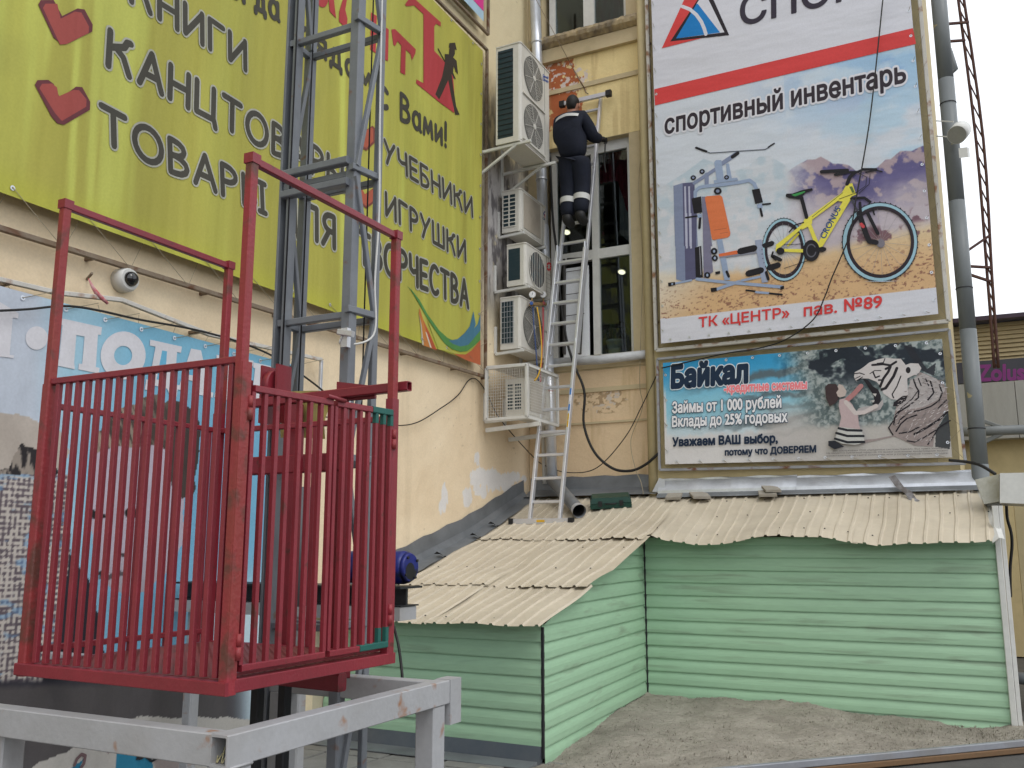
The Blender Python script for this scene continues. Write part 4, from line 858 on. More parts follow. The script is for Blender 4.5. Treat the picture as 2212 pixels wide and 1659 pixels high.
A.ell(1790, 560, 60, 52, b0, g2); A.stroke([(1690, 640), (1790, 690)], .04, b0, g2); A.stroke([(1680, 575), (1660, 640), (1720, 690)], .02, b0, g2)
A.stroke([(215, 1185), (60, 1180)], .034, YE, g3); A.stroke([(0, 1388), (180, 1330), (300, 1290)], .007, b0, g3); A.stroke([(0, 1112), (230, 1100)], .007, b0, g3)
A.stroke([(295, 870), (380, 1090)], .042, YE, g3); A.stroke([(720, 500), (290, 815)], .05, YE, g3); A.stroke([(755, 560), (425, 1110)], .066, YE, g3)
A.poly([(250, 800), (330, 790), (330, 860), (270, 905), (205, 935), (200, 880)], YE, g3)
A.poly([(735, 400), (800, 388), (840, 505), (852, 520), (790, 545), (740, 610), (640, 600), (640, 560), (690, 480)], YE, g3); A.poly([(765, 430), (800, 425), (830, 498), (800, 505)], (96, 116, 60), g3)
A.stroke([(690, 500), (330, 785)], .006, (40, 70, 60), g3)
A.text('CRONUS', (478, 1048), (668, 690), (418, 1010), (56, 84, 128), bold=.02, f=g3)
A.ell(320, 1180, 98, 126, b0, g3); A.ring(320, 1180, 60, 80, .8, (90, 90, 100), g3); A.stroke([(330, 1170), (470, 1165)], .05, b0, g3); A.ell(450, 1165, 44, 30, b0, g3)
A.stroke([(205, 560), (265, 790)], .04, b0, g3); A.poly([(20, 530), (30, 512), (100, 510), (210, 470), (330, 448), (338, 475), (250, 505), (190, 575), (130, 570), (60, 565), (22, 548)], b0, g3); A.poly([(85, 525), (240, 482), (250, 492), (210, 515), (130, 545)], (60, 142, 76), g3)
A.stroke([(740, 400), (770, 320), (830, 262)], .04, b0, g3); A.stroke([(440, 255), (740, 240)], .042, b0, g3); A.stroke([(600, 290), (740, 262)], .03, b0, g3); A.stroke([(740, 262), (860, 258), (930, 225)], .026, b0, g3); A.stroke([(920, 228), (1080, 228)], .03, b0, g3); A.stroke([(960, 260), (1090, 240), (1150, 256)], .016, b0, g3)
A.stroke([(870, 265), (970, 320), (960, 420), (850, 500), (650, 575)], .006, b0, g3); A.stroke([(1010, 280), (1000, 400), (880, 510)], .006, b0, g3)
A.stroke([(790, 570), (940, 560), (1010, 610)], .03, b0, g3); A.stroke([(800, 590), (880, 760)], .024, (70, 70, 80), g3); A.stroke([(880, 740), (960, 980), (1000, 1070), (1080, 1085)], .055, b0, g3); A.stroke([(890, 620), (900, 760)], .03, b0, g3); A.stroke([(980, 740), (1100, 980)], .035, b0, g3); A.stroke([(905, 870), (930, 900)], .035, (190, 70, 76), g3); A.stroke([(1040, 690), (1060, 760)], .016, b0, g3); A.stroke([(60, 965), (130, 880), (230, 850)], .014, b0, g3)
A.poly([(930, 1540), (1380, 1535), (1150, 1548)], (170, 186, 204), g3)
A.build('printed_bicycle', M_ban3, sb)
sf = sb
l0 = atY(1418, 757, 10.36); r0 = atY(2049, 694, 10.36); lt = Vector((atY(1397, 0, 10.36).x, 10.36, 9.4)); rt = Vector((atY(1985, 0, 10.36).x, 10.36, 9.4))
for a, b in ((l0, r0), (l0, lt), (r0, rt)): part('frame_rail', MB().beam(a, b, .042), M_whitep, sf)
part('frame_rail', MB().beam(l0 + Vector((0, .04, .07)), l0 + Vector((0, .04, 0)) + (lt - l0) * .98, .03), M_rusty, sf)
for k in range(6):
    for a, b in ((l0, lt), (r0, rt)):
        p = a + (b - a) * (k + .4) / 6; part('frame_bracket', MB().beam(p + Vector((0, .005, 0)), p + Vector((0, .1, 0)), .03), M_rusty, sf)
grommets_and_cords(sb, 'Y', SC, (BL + Vector((0, 0, .04)), BR + Vector((0, 0, .04))), (l0, r0), 13)
grommets_and_cords(sb, 'Y', SC, (BR + Vector((-.03, 0, 0)), Vector((TRx - .03, SC, 9.1))), (r0, rt), 17)
grommets_and_cords(sb, 'Y', SC, (BL + Vector((.03, 0, 0)), Vector((TLx + .03, SC, 9.1))), (l0, lt), 17)
# ---- credit company banner
CC = 10.33
cb = thing('banner', (-1.8, CC, 2.55), 'wide blue credit company banner showing a white tiger and a girl', 'banner')
BL = atY(1437, 1003, CC); BR = atY(2057, 988, CC); TL = atY(1432, 784, CC); TR = atY(2035, 732, CC)
q = [BL, BR, TR, TL]; h6 = crop(2500, 1080, 360, 1422); h4 = crop(2740, 1080, 360, 1422)
def cpaint(U, V, PX, PY):
    sh = U.shape; n = fbm(U * 40, V * 18, 5, 6); n2 = fbm(U * 22, V * 10, 9, 5)
    c = blend(rgbc(sh, (190, 206, 214)), rgbc(sh, (52, 150, 200)), sst(.25, 1.0, V + (n2 - .5) * .1))
    c = blend(c, rgbc(sh, (136, 196, 216)), sst(.3, .55, V) * sst(.85, .55, V) * .8)
    low_ = sst(.30, .24, V + (n - .5) * .08 - .04 * U); c = blend(c, rgbc(sh, (206, 204, 204)), np.maximum(low_, sst(.012, .006, U) * sst(.8, .6, V)))
    for (v0, slp, wd, am, x0) in ((.80, .32, .06, .9, .02), (.60, .20, .045, .8, .1), (.50, .16, .03, .5, .15), (.36, .16, .05, .8, .1), (.26, .1, .03, .5, .25)):
        c = blend(c, rgbc(sh, (88, 98, 104)), sst(wd, wd * .2, np.abs(V - v0 - (U - .4) * slp + (n2 - .5) * .09 * 1.2)) * am * sst(x0, x0 + .3, U))
    c = blend(c, rgbc(sh, (176, 172, 170)), sst(.32, .44, U) * sst(.62, .35, V) * .85)
    rock = blend(rgbc(sh, (82, 96, 98)), rgbc(sh, (158, 166, 166)), sst(.38, .62, fbm(U * 110, V * 44, 6, 4) * .5 + n * .5)); rock = blend(rock, rgbc(sh, (34, 42, 52)), sst(.52, .6, fbm(U * 14 + 3, V * 7 + 2, 19, 4)) * sst(.55, .8, V))
    rock = blend(rock, rgbc(sh, (176, 172, 168)), sst(.34, .26, V + (n - .5) * .08))
    c = blend(c, rock, sst(.46, .60, U + (V - .5) * .12))
    c = blend(c, rgbc(sh, (30, 38, 48)), inpoly(PX, PY, [(440, 150), (700, 110), (900, 90), (1000, 180), (1060, 270), (1000, 310), (850, 300), (740, 240), (560, 330), (440, 260)], h6) * sst(.3, .5, n + .1))
    c = blend(c, rgbc(sh, (36, 40, 44)), inpoly(PX, PY, [(1138, 1390), (950, 1360), (960, 1150), (1115, 920), (1150, 1000)], h4) * .8)
    c = blend(c, rgbc(sh, (36, 38, 46)), inpoly(PX, PY, [(560, 90), (650, 70), (760, 250), (850, 380), (960, 300), (940, 470), (780, 400), (650, 240)], h4) * .85)
    return np.clip(c, 10, 235)
painted('banner_sheet', 'Y', CC, q, 520, 210, cpaint, M_ban4, cb)
A = Art('Y', CC); TW = (172, 166, 166); TG = (146, 134, 132); SK = (34, 30, 36)
A.poly([(420, 1040), (470, 820), (560, 700), (760, 420), (850, 450), (960, 500), (1060, 570), (1095, 640), (1118, 900), (950, 1150), (925, 1360), (700, 1345), (440, 1230), (0, 1330), (-60, 1280), (200, 1260), (430, 1215), (365, 1140)], TG, h4)
A.poly([(560, 900), (800, 860), (1000, 760), (1080, 640), (960, 500), (800, 440), (640, 520), (600, 700), (450, 900)], TW, h4)
A.poly([(-70, 480), (-60, 420), (0, 390), (60, 350), (120, 300), (220, 262), (330, 238), (430, 250), (520, 252), (580, 330), (640, 308), (740, 312), (778, 370), (750, 430), (680, 460), (600, 500), (610, 720), (540, 780), (400, 760), (300, 690), (270, 600), (210, 540), (110, 500), (0, 500), (-40, 540)], (196, 190, 190), h4)
A.poly([(40, 500), (110, 520), (170, 600), (235, 640), (268, 720), (262, 810), (230, 838), (150, 822), (185, 790), (180, 720), (130, 640)], SK, h4); A.poly([(-20, 880), (60, 855), (230, 836), (290, 760), (300, 820), (262, 890), (60, 950), (-40, 930)], TW, h4)
A.poly([(160, 690), (215, 690), (200, 728)], (190, 186, 182), h4); A.poly([(135, 780), (190, 770), (180, 800)], (190, 186, 182), h4)
A.poly([(420, 850), (430, 800), (540, 720), (610, 710), (580, 780), (480, 850)], SK, h4)
A.ell(665, 385, 80, 62, (196, 192, 192), h4); A.ell(612, 395, 30, 40, SK, h4)
for st, w_ in (([(160, 330), (300, 320), (390, 335), (460, 290)], .028), ([(330, 380), (390, 350), (360, 420), (300, 500), (260, 600)], .03), ([(470, 370), (430, 470), (370, 560), (330, 620), (280, 640)], .034), ([(520, 470), (470, 600), (410, 700), (430, 745)], .014), ([(320, 250), (300, 300), (220, 310)], .012), ([(170, 420), (200, 490), (250, 470)], .018), ([(240, 520), (280, 520)], .02), ([(130, 440), (190, 400), (270, 400)], .01), ([(-60, 440), (0, 430), (60, 450)], .012), ([(-50, 500), (10, 470)], .01), ([(-40, 530), (40, 480)], .01)): A.stroke(st, w_ * .85, SK, h4)
for st, w_ in (([(680, 510), (710, 600), (745, 660), (740, 740), (640, 830), (500, 920), (440, 1000), (432, 1080)], .015), ([(740, 650), (660, 760), (540, 860), (450, 960)], .01), ([(830, 500), (870, 590)], .012), ([(890, 530), (935, 680), (860, 770)], .015), ([(1005, 580), (1040, 680), (1000, 780), (900, 850), (760, 900), (620, 930), (520, 1010), (480, 1070)], .014), ([(1095, 770), (990, 875)], .012), ([(1105, 920), (1000, 1020), (860, 1110), (690, 1200)], .022), ([(720, 960), (600, 1000), (520, 1070), (460, 1165)], .014), ([(750, 1110), (640, 1170), (500, 1190)], .013), ([(960, 1150), (800, 1250), (690, 1300), (600, 1285)], .012), ([(1000, 1110), (930, 1230), (860, 1330)], .012), ([(740, 500), (775, 590)], .01), ([(420, 1040), (365, 1120), (420, 1210)], .012), ([(1140, 1030), (1010, 1110)], .014)): A.stroke(st, w_, SK, h4)
# fur
rf = random.Random(5)
for k in range(420):
    u_ = rf.uniform(380, 1110); v_ = rf.uniform(300, 1330)
    if not inpoly(np.array([u_]), np.array([v_]), [(420, 1040), (470, 820), (560, 700), (640, 420), (850, 450), (960, 500), (1060, 570), (1095, 640), (1118, 900), (950, 1150), (925, 1330), (700, 1320), (440, 1210)])[0]: continue
    a_ = rf.uniform(-.5, .3) + (.8 if v_ > 800 else 0); l_ = rf.uniform(18, 46); g_ = rf.choice((120, 136, 190, 200, 150)); A.stroke([(u_, v_), (u_ + l_ * math.cos(a_), v_ - l_ * math.sin(a_))], rf.uniform(.003, .007), (g_, g_ - 8, g_ - 8), h4)
# the girl
A.poly([(700, 770), (780, 750), (860, 830), (930, 960), (945, 1080), (965, 1150), (690, 1125), (722, 1000), (690, 850)], (182, 162, 164), h6); A.stroke([(800, 770), (880, 700), (970, 600)], .05, (170, 120, 120), h6); A.stroke([(780, 800), (900, 940), (1010, 930), (1160, 850)], .044, (196, 186, 184), h6)
A.poly([(690, 575), (740, 590), (790, 665), (770, 725), (700, 745), (640, 700)], (186, 172, 166), h6); A.poly([(518, 610), (560, 572), (660, 575), (690, 640), (660, 680), (690, 765), (640, 822), (575, 850), (530, 750)], (62, 48, 50), h6)
A.poly([(690, 1112), (975, 1145), (1020, 1310), (900, 1338), (730, 1322), (638, 1280)], (186, 186, 184), h6)
for st in ([(690, 1130), (800, 1155), (975, 1160)], [(660, 1190), (800, 1228), (1000, 1228)], [(645, 1262), (800, 1306), (1010, 1302)]): A.stroke(st, .026, (34, 36, 42), h6)
A.poly([(560, 1290), (640, 1285), (760, 1360), (640, 1395), (560, 1350)], (36, 38, 46), h6)
A.build('printed_picture', M_ban4, cb)
A = Art('Y', CC, .008); NV = (28, 44, 66)
A.text('Байкал', (1452, 838), (1614, 826), (1453, 789), (24, 44, 68), bold=.065, halo=.035, hcol=(206, 216, 224))
A.text('-кредитные системы', (1565, 853), (1743, 845), (1565, 834), (232, 130, 138), bold=.05, halo=.05, hcol=(226, 222, 228))
A.text('Займы от 1 000 рублей', (1453, 899), (1688, 887), (1453, 868), (226, 226, 230), bold=.035, halo=.05, hcol=(60, 78, 100))
A.text('Вклады до 25% годовых', (1453, 927), (1701, 916), (1453, 900), (226, 226, 230), bold=.035, halo=.05, hcol=(60, 78, 100))
A.text('Уважаем ВАШ выбор,', (1454, 969), (1680, 961), (1454, 946), NV, bold=.05)
A.text('потому что ДОВЕРЯЕМ', (1567, 988), (1763, 981), (1567, 970), NV, bold=.05)
for i, (tx, xl) in enumerate((('Вас обслуживает ООО «Кредитные системы Байкал». Все права защищены', 1800), ('Не является публичной офертой. Со всеми условиями кредитования можно', 1786), ('ознакомиться на сайте компании или у сотрудников точек продаж', 1786))):
    A.text(tx, (xl, 976.5 + i * 5.5), (2048, 970.5 + i * 5.5), (xl, 972 + i * 5.5), (92, 90, 92))
A.build('lettering', M_ban4, cb)
cf = cb
l0 = atY(1425, 1015, 10.38); r0 = atY(2086, 1001, 10.38); lt = atY(1420, 776, 10.38); rt = atY(2050, 712, 10.38)
for a, b in ((l0, r0), (l0, lt), (r0, rt), (lt, rt)): part('frame_rail', MB().beam(a, b, .03), mat('frame_grey', (.36, .37, .4), rough=.5, rust=.3), cf)
grommets_and_cords(cb, 'Y', CC, (BL + Vector((0, 0, .03)), BR + Vector((0, 0, .03))), (l0, r0), 11)
grommets_and_cords(cb, 'Y', CC, (TL + Vector((0, 0, -.03)), TR + Vector((0, 0, -.03))), (lt, rt), 10)
grommets_and_cords(cb, 'Y', CC, (BR + Vector((-.03, 0, 0)), TR + Vector((-.03, 0, 0))), (r0, rt), 4)
grommets_and_cords(cb, 'Y', CC, (BL + Vector((.03, 0, 0)), TL + Vector((.03, 0, 0))), (l0, lt), 4)
# ================================================================== GREEN ANNEX
anx = thing('annex', (-3.05, 6.555, 0), 'low annex clad in mint green metal siding under a cream corrugated roof', 'shed')
AX, AY, BX, BY, CX = -3.05, 6.555, -3.2, 9.4, 0.145
H = .127
def roof_z(x, y):
    ys = (6.3, 7.3, 8.86, 9.15, 10.45); zs = (.99, 1.235, 1.65, 1.735, 2.19)
    zl = float(np.interp(y, ys, zs)); ez = float(np.interp(x, (-3.0, -2.85, -2.55, -2.2, -1.72, -1.3, -1.13, -.85, -.6, -.45, -.2, .15), (1.70, 1.655, 1.60, 1.625, 1.69, 1.675, 1.64, 1.585, 1.615, 1.60, 1.615, 1.635)))
    zr = ez + (2.17 - ez) * ((y - 9.12) / 1.3) ** .9 if y > 9.12 else ez
    t = min(1, max(0, (x + 3.15) / .2)) * min(1, max(0, (y - 8.92) / .15)); return zl * (1 - t) + zr * t
def board(p0, p1, n, z, cut=None, top=None, name='siding_board'):
    p0 = Vector(p0); p1 = Vector(p1); n = Vector(n)
    prof = [(.004, -.008), (.019, -.008), (.021, 0), (.021, .045), (.017, .066), (.006, .098), (.002, .11), (.0, H)]
    wob = random.uniform(-.0015, .0015); vs = []
    seg = max(1, int((p1 - p0).length / .35))
    for i in range(seg + 1):
        t = i / seg
        for (o, dz) in prof:
            zz = z + dz
            if top: zz = min(zz, top)
            s0 = cut(zz) if cut else 0.0
            tt = s0 + (1 - s0) * t
            q = p0 + (p1 - p0) * tt; vs.append((q.x + n.x * (o + wob * math.sin(i * 1.7 + z * 9)), q.y + n.y * (o + wob * math.sin(i * 1.7 + z * 9)), zz + .0015 * math.sin(i * 1.3 + z * 31)))
    m_ = len(prof); mb = MB().add(vs, [(i * m_ + k, (i + 1) * m_ + k, (i + 1) * m_ + k + 1, i * m_ + k + 1) for i in range(seg) for k in range(m_ - 1)])
    return part(name, mb, M_green, anx)
for k in range(7): board((-5.09, AY, 0), (AX, AY, 0), (0, -1, 0), .125 + H * k, top=1.0)
dS = Vector((BX - AX, BY - AY, 0)); nS = Vector((dS.y, -dS.x, 0)).normalized()
def rake(z):
    y = float(np.interp(z + .02, (1.0, 1.235, 1.65), (6.45, 7.3, 8.86))); return min(.985, max(0.0, (y - AY) / (BY - AY)))
for k in range(14):
    z = -.005 + H * k
    if z > 1.62: break
    board((AX, AY, 0), (BX, BY, 0), nS, z, cut=rake if z + H > .98 else None, top=1.72)
for k in range(14):
    z = -.03 + H * k
    if z > 1.66: break
    board((BX + .004, BY, 0), (CX, BY, 0), (0, -1, 0), z, top=1.69)
M_void = mat('dark_void', (.012, .011, .01), rough=.95)
mb = MB().hexa([(-5.08, AY + .012, 0), (AX - .014, AY + .012, 0), (BX - .014, BY + .02, 0), (-5.08, BY + .02, 0), (-5.08, AY + .012, .985), (AX - .014, AY + .012, .985), (BX - .014, BY + .02, 1.62), (-5.08, BY + .02, 1.62)])
mb.box((-5.08, BY + .03, 0), (CX - .01, 10.58, 1.6)); part('core', mb, M_void, anx)
mb = MB().hexa([(-5.09, AY - .09, .02), (AX - .0, AY - .09, .0), (AX, AY - .004, .01), (-5.09, AY - .004, .02), (-5.09, AY - .035, .128), (AX, AY - .03, .123), (AX, AY - .004, .128), (-5.09, AY - .004, .133)])
part('base_flashing', mb, M_flashd, anx)
mb = MB().hexa([(-5.09, AY - .26, .006), (AX - .02, AY - .24, .006), (AX, AY - .09, .004), (-5.09, AY - .09, .004), (-5.09, AY - .26, .012), (AX - .02, AY - .24, .012), (AX, AY - .09, .03), (-5.09, AY - .09, .03)])
part('base_flange', mb, M_flash, anx)
mb = MB().beam((AX + .012, AY - .012, .04), (AX + .012, AY - .012, .99), .02); part('corner_gap_strip', mb, M_dark, anx)
mb = MB().beam((BX + .03, BY - .016, .1), (BX + .03, BY - .016, 1.66), .016); part('corner_gap_strip', mb, M_dark, anx)
# roof sheets
P_ = .127
def sheet(x0, x1, y0, y1, lift0, eave=False, ny=11, skew=0):
    xs = []; x = x0
    while x < x1 - 1e-4:
        for f_, h_ in ((0, 0), (.35, 0.0008), (.70, 0), (.76, .014), (.91, .014), (.98, 0)):
            if x + f_ * P_ <= x1: xs.append((x + f_ * P_, h_))
        x += P_
    xs.append((x1, 0)); ph = random.uniform(0, 6); vs = []
    for j in range(ny + 1):
        t = j / ny; y = y0 + (y1 - y0) * t
        for (xx, hh) in xs:
            b = .010 * math.sin(xx * 5 + ph) * math.sin(y * 3.1 + ph) + .006 * math.sin(xx * 11 + y * 4 + ph)
            sd2 = math.exp(-((y - (7.9 if y < 8.9 else 9.62)) / .16) ** 2) * -.014
            z = roof_z(xx, y) + hh + b * (1.0 if y < 10.2 else .4) + lift0 * (1 - t) + sd2
            vs.append((xx + skew * math.sin(math.pi * t) * .4 + .006 * math.sin(y * 6 + ph), y + (.006 * math.sin(xx * 5 + ph) if j == 0 else 0), z))
    m_ = len(xs); mb = MB().add(vs, [(j * m_ + k, j * m_ + k + 1, (j + 1) * m_ + k + 1, (j + 1) * m_ + k) for j in range(ny) for k in range(m_ - 1)])
    return mb
def rs(*a, **k): part('roof_sheet', sheet(*a, **k), M_roof, anx)
rs(-4.97, -3.95, 6.33, 7.42, .004); rs(-3.99, -2.97, 6.34, 7.42, .008)
rs(-4.97, -3.92, 7.31, 8.98, .014); rs(-3.96, -2.975, 7.3, 8.98, .018)
rs(-4.97, -4.02, 8.87, 10.43, .014); rs(-4.06, -3.0, 8.85, 10.43, .02)
for i, (a, b) in enumerate(((-3.02, -2.05), (-2.09, -1.02), (-1.06, .135))): rs(a, b, 9.12, 10.43, .004 + .004 * i)
# screws
sm = MB().tube([(0, 0, 0), (0, 0, .008)], [.009, .006], 6).mesh('roof_screw', M_dark)
for (yy, xa, xb, st) in ((6.5, -4.9, -3.05, .21), (7.9, -4.8, -3.05, .32), (8.6, -4.8, -3.1, .42), (9.3, -3.0, .1, .21), (10.2, -2.9, .0, .21), (9.75, -2.8, .1, .32)):
    x = xa
    while x < xb: put(sm, 'roof_screw', anx, (x + random.uniform(-.01, .01), yy + random.uniform(-.02, .02), roof_z(x, yy) + .004)); x += st
# flashings
mb = MB(); vs = []; N_ = 26
for i in range(N_ + 1):
    y = 6.36 + (10.42 - 6.36) * i / N_; z = roof_z(-4.95, y)
    vs += [(-5.088, y, z + .25 + .01 * math.sin(i * 1.9)), (-5.083, y, z + .10), (-5.05 + .01 * math.sin(i), y, z + .035), (-4.90 + .012 * math.sin(i * 2.3), y, z + .018)]
mb.add(vs, [(i * 4 + k, i * 4 + k + 1, i * 4 + k + 5, i * 4 + k + 4) for i in range(N_) for k in range(3)]); part('wall_flashing', mb, M_flash, anx)
def bflash(x0, x1, m, zt, name, out=.10):
    vs = []; n_ = max(3, int((x1 - x0) / .14))
    for i in range(n_ + 1):
        x = x0 + (x1 - x0) * i / n_; j = .006 * math.sin(i * 1.7)
        vs += [(x, 10.437, zt + j), (x, 10.43 + j, zt - .02), (x, 10.43 - out, 2.235), (x, 10.43 - out - .005, 2.20)]
    return part(name, MB().add(vs, [(i * 4 + k, (i + 1) * 4 + k, (i + 1) * 4 + k + 1, i * 4 + k + 1) for i in range(n_) for k in range(3)]), m, anx)
bflash(-3.31, -1.75, M_galv, 2.375, 'back_flashing'); bflash(-1.76, .075, M_galv, 2.36, 'back_flashing')
vs = []
for i in range(13):
    x = -5.07 + (1.73) * i / 12; j = .008 * math.sin(i * 2.1)
    vs += [(x, 10.585, 2.45 + j), (x, 10.58, 2.30), (x, 10.42, 2.225), (x, 10.33, 2.20)]
part('back_flashing', MB().add(vs, [(i * 4 + k, (i + 1) * 4 + k, (i + 1) * 4 + k + 1, i * 4 + k + 1) for i in range(12) for k in range(3)]), M_flash, anx)
vs = []
for i in range(28):
    x = -3.31 + 3.36 * i / 27
    vs += [(x, 10.33, 2.205), (x, 10.27 + .006 * math.sin(i), 2.165), (x, 10.262, 2.15)]
part('flashing_lip', MB().add(vs, [(i * 3 + k, (i + 1) * 3 + k, (i + 1) * 3 + k + 1, i * 3 + k + 1) for i in range(27) for k in range(2)]), M_flash, anx)
# tin patch over the pilaster foot
a = [atY(*p, 10.36) for p in ((1424, 1032), (1436, 1036), (1438, 1066), (1409, 1062))]
part('tin_patch', MB().add(a, [(0, 1, 2, 3)]), M_galv, anx)
# right-hand end: corner trim, bent white flashing, white canopy box
wt = atY(2166, 1092, 9.36); wb = atY(2194, 1590, 9.36)
part('corner_trim', MB().beam((wb.x + .0, 9.37, -.02), (wb.x + .0, 9.37, wt.z), .05, .04, up=(0, 1, 0)), M_pvc, anx)
part('corner_trim', MB().beam((wb.x + .045, 9.40, -.02), (wb.x + .045, 9.40, wt.z), .035, .03, up=(0, 1, 0)), M_pvc, anx)
c4 = [atY(2104, 1063, 10.36), atY(2138, 1062, 10.3), atY(2170, 1164, 9.16), atY(2145, 1173, 9.08)]
mb = MB(); vs = []
for i in range(7):
    t = i / 6; l_ = c4[0].lerp(c4[3], t); r_ = c4[1].lerp(c4[2], t); mid = l_.lerp(r_, .55) + Vector((0, 0, .03 + .008 * math.sin(i * 2)))
    vs += [l_ + Vector((0, 0, -.02)), l_, mid, r_]
mb.add(vs, [(i * 4 + k, i * 4 + k + 1, (i + 1) * 4 + k + 1, (i + 1) * 4 + k) for i in range(6) for k in range(3)]); part('rake_flashing', mb, M_pvc, anx)
p = [atY(*q_, 9.55) for q_ in ((2160, 1086), (2260, 1090), (2260, 1020), (2160, 1022))]
mb = MB().hexa([tuple(p[0]), tuple(p[1]), (p[1].x, 10.2, p[1].z), (p[0].x, 10.2, p[0].z), tuple(p[3]), tuple(p[2]), (p[2].x, 10.2, p[2].z), (p[3].x, 10.2, p[3].z)])
cnp = solo('canopy', mb, M_pvc, 'white boxed canopy edge at the right end of the green annex', 'canopy')
a = [atY(*q_, 9.7) for q_ in ((2106, 1036), (2159, 1024), (2159, 1083), (2126, 1089))]
mb = MB().add([tuple(v) for v in a] + [(v.x, 9.9, v.z) for v in a], [(0, 3, 2, 1), (0, 1, 5, 4), (1, 2, 6, 5), (2, 3, 7, 6), (3, 0, 4, 7)]); part('canopy_end', mb, mat('dirty_white', (.5, .5, .45), (.3, .28, .2), 8, .9, rough=.7, dirt=.5), cnp)
for k in range(5):
    q0 = atY(2130 + k * 5, 1094 + k * 14, 9.9); q1 = atY(2164, 1094 + k * 14, 9.9); part('end_slat', MB().beam(q0, q1, .02, .075, up=(0, 0, 1)), M_pvc, cnp)

# ================================================================== THINGS ON THE ROOF
rc = Vector((-3.78, 10.02, 0)); rc.z = roof_z(rc.x, rc.y) + .075
cs = thing('tool_case', rc, 'dark green plastic tool case lying behind the loose downpipe', 'case')
M_case = mat('green_plastic', (.008, .05, .035), (.006, .035, .025), 8, .6, rough=.45)
def rot_box(mb, c, ex, ey, ez, hx, hy, hz, tp=.93):
    P = []
    for sz in (-1, 1):
        k = tp if sz > 0 else 1
        for sx, sy in ((-1, -1), (1, -1), (1, 1), (-1, 1)): P.append(c + ex * hx * sx * k + ey * hy * sy * k + ez * hz * sz)
    return mb.hexa(P)
ex = Vector((.93, .36, .05)).normalized(); ez = Vector((-.02, -.27, 1)).normalized(); ey = ez.cross(ex).normalized(); ez = ex.cross(ey)
part('case_base', rot_box(MB(), rc + ez * -.028, ex, ey, ez, .235, .16, .028, 1.0), M_case, cs)
part('case_lid', rot_box(MB(), rc + ez * .034, ex, ey, ez, .235, .16, .03, .9), M_case, cs)
for sx in (-.12, .12): part('latch', rot_box(MB(), rc + ex * sx - ey * .163, ex, ey, ez, .022, .006, .03, 1), M_black, cs)
part('handle', MB().tube([rc + ex * -.06 - ey * .16, rc + ex * -.05 - ey * .195, rc + ex * .05 - ey * .195, rc + ex * .06 - ey * .16], .008, 6), M_black, cs)
M_tile = mat('old_concrete_tile', (.36, .33, .28), (.26, .24, .2), 8, .9, rough=.9, bump=.5, bscale=60, dirt=.4)
for (px, py, wx, wy, a, lab) in ((1456, 1072, .17, .12, .1, 'small pale concrete tile, leftmost on the roof edge'), (1512, 1070, .2, .15, .5, 'concrete tile lying askew, second from the left on the roof edge'), (1658, 1066, .19, .10, .25, 'lower concrete tile of the stacked pair on the roof edge'), (1666, 1056, .17, .13, .45, 'upper tilted concrete tile of the stacked pair on the roof edge')):
    c = atY(px, py, 10.22 if 'upper' not in lab else 10.27); c.z = max(c.z, roof_z(c.x, c.y) + .035)
    mb = MB(); e1 = Vector((math.cos(a), math.sin(a), 0)); e3 = Vector((0, -.36, 1)).normalized(); e2 = e3.cross(e1).normalized(); rot_box(mb, c, e1, e2, e3, wx / 2, wy / 2 + .03, .014, .98); solo('concrete_tile', mb, M_tile, lab, 'tile', 'concrete tiles lying on the roof edge')
# scraps
for pts_, lab in (([(1926, 1030), (1945, 1052), (1962, 1066), (1972, 1078), (1980, 1086)], 'strip of torn grey roofing felt over the flashing'),):
    mb = MB(); vs = []
    for i, p in enumerate(pts_):
        c = atY(*p, 10.30 - .05 * i); vs += [c + Vector((-.03 - .012 * (i % 2), -.02, .0)), c + Vector((.035, -.02, .018 * ((i + 1) % 2)))]
    mb.add(vs, [(2 * i, 2 * i + 1, 2 * i + 3, 2 * i + 2) for i in range(len(pts_) - 1)]); solo('felt_strip', mb, mat('torn_felt', (.09, .075, .065), (.3, .3, .32), 14, .9, rough=.7), lab, 'felt strip')
for i, (px, py) in enumerate(((1065, 1118), (1026, 1126), (950, 1160))):
    c = atX(px, py, -4.93); z = roof_z(-4.93, c.y) + .05; mb = MB(); vs = []
    for k in range(5): vs += [(-4.98 + .03 * k, c.y - .03 + .01 * k, z + .025 * math.sin(k * 1.4) + .012), (-4.97 + .028 * k, c.y + .07 - .014 * k, z + .022 * math.cos(k))]
    mb.add(vs, [(2 * k, 2 * k + 1, 2 * k + 3, 2 * k + 2) for k in range(4)]); solo('felt_scrap', mb, mat('black_felt', (.02, .018, .017), rough=.6), ('curled black felt scrap on the flashing nearest the ladder foot', 'black felt scrap in the middle of the grey wall flashing', 'black felt scrap at the lower end of the grey wall flashing')[i], 'felt scrap')
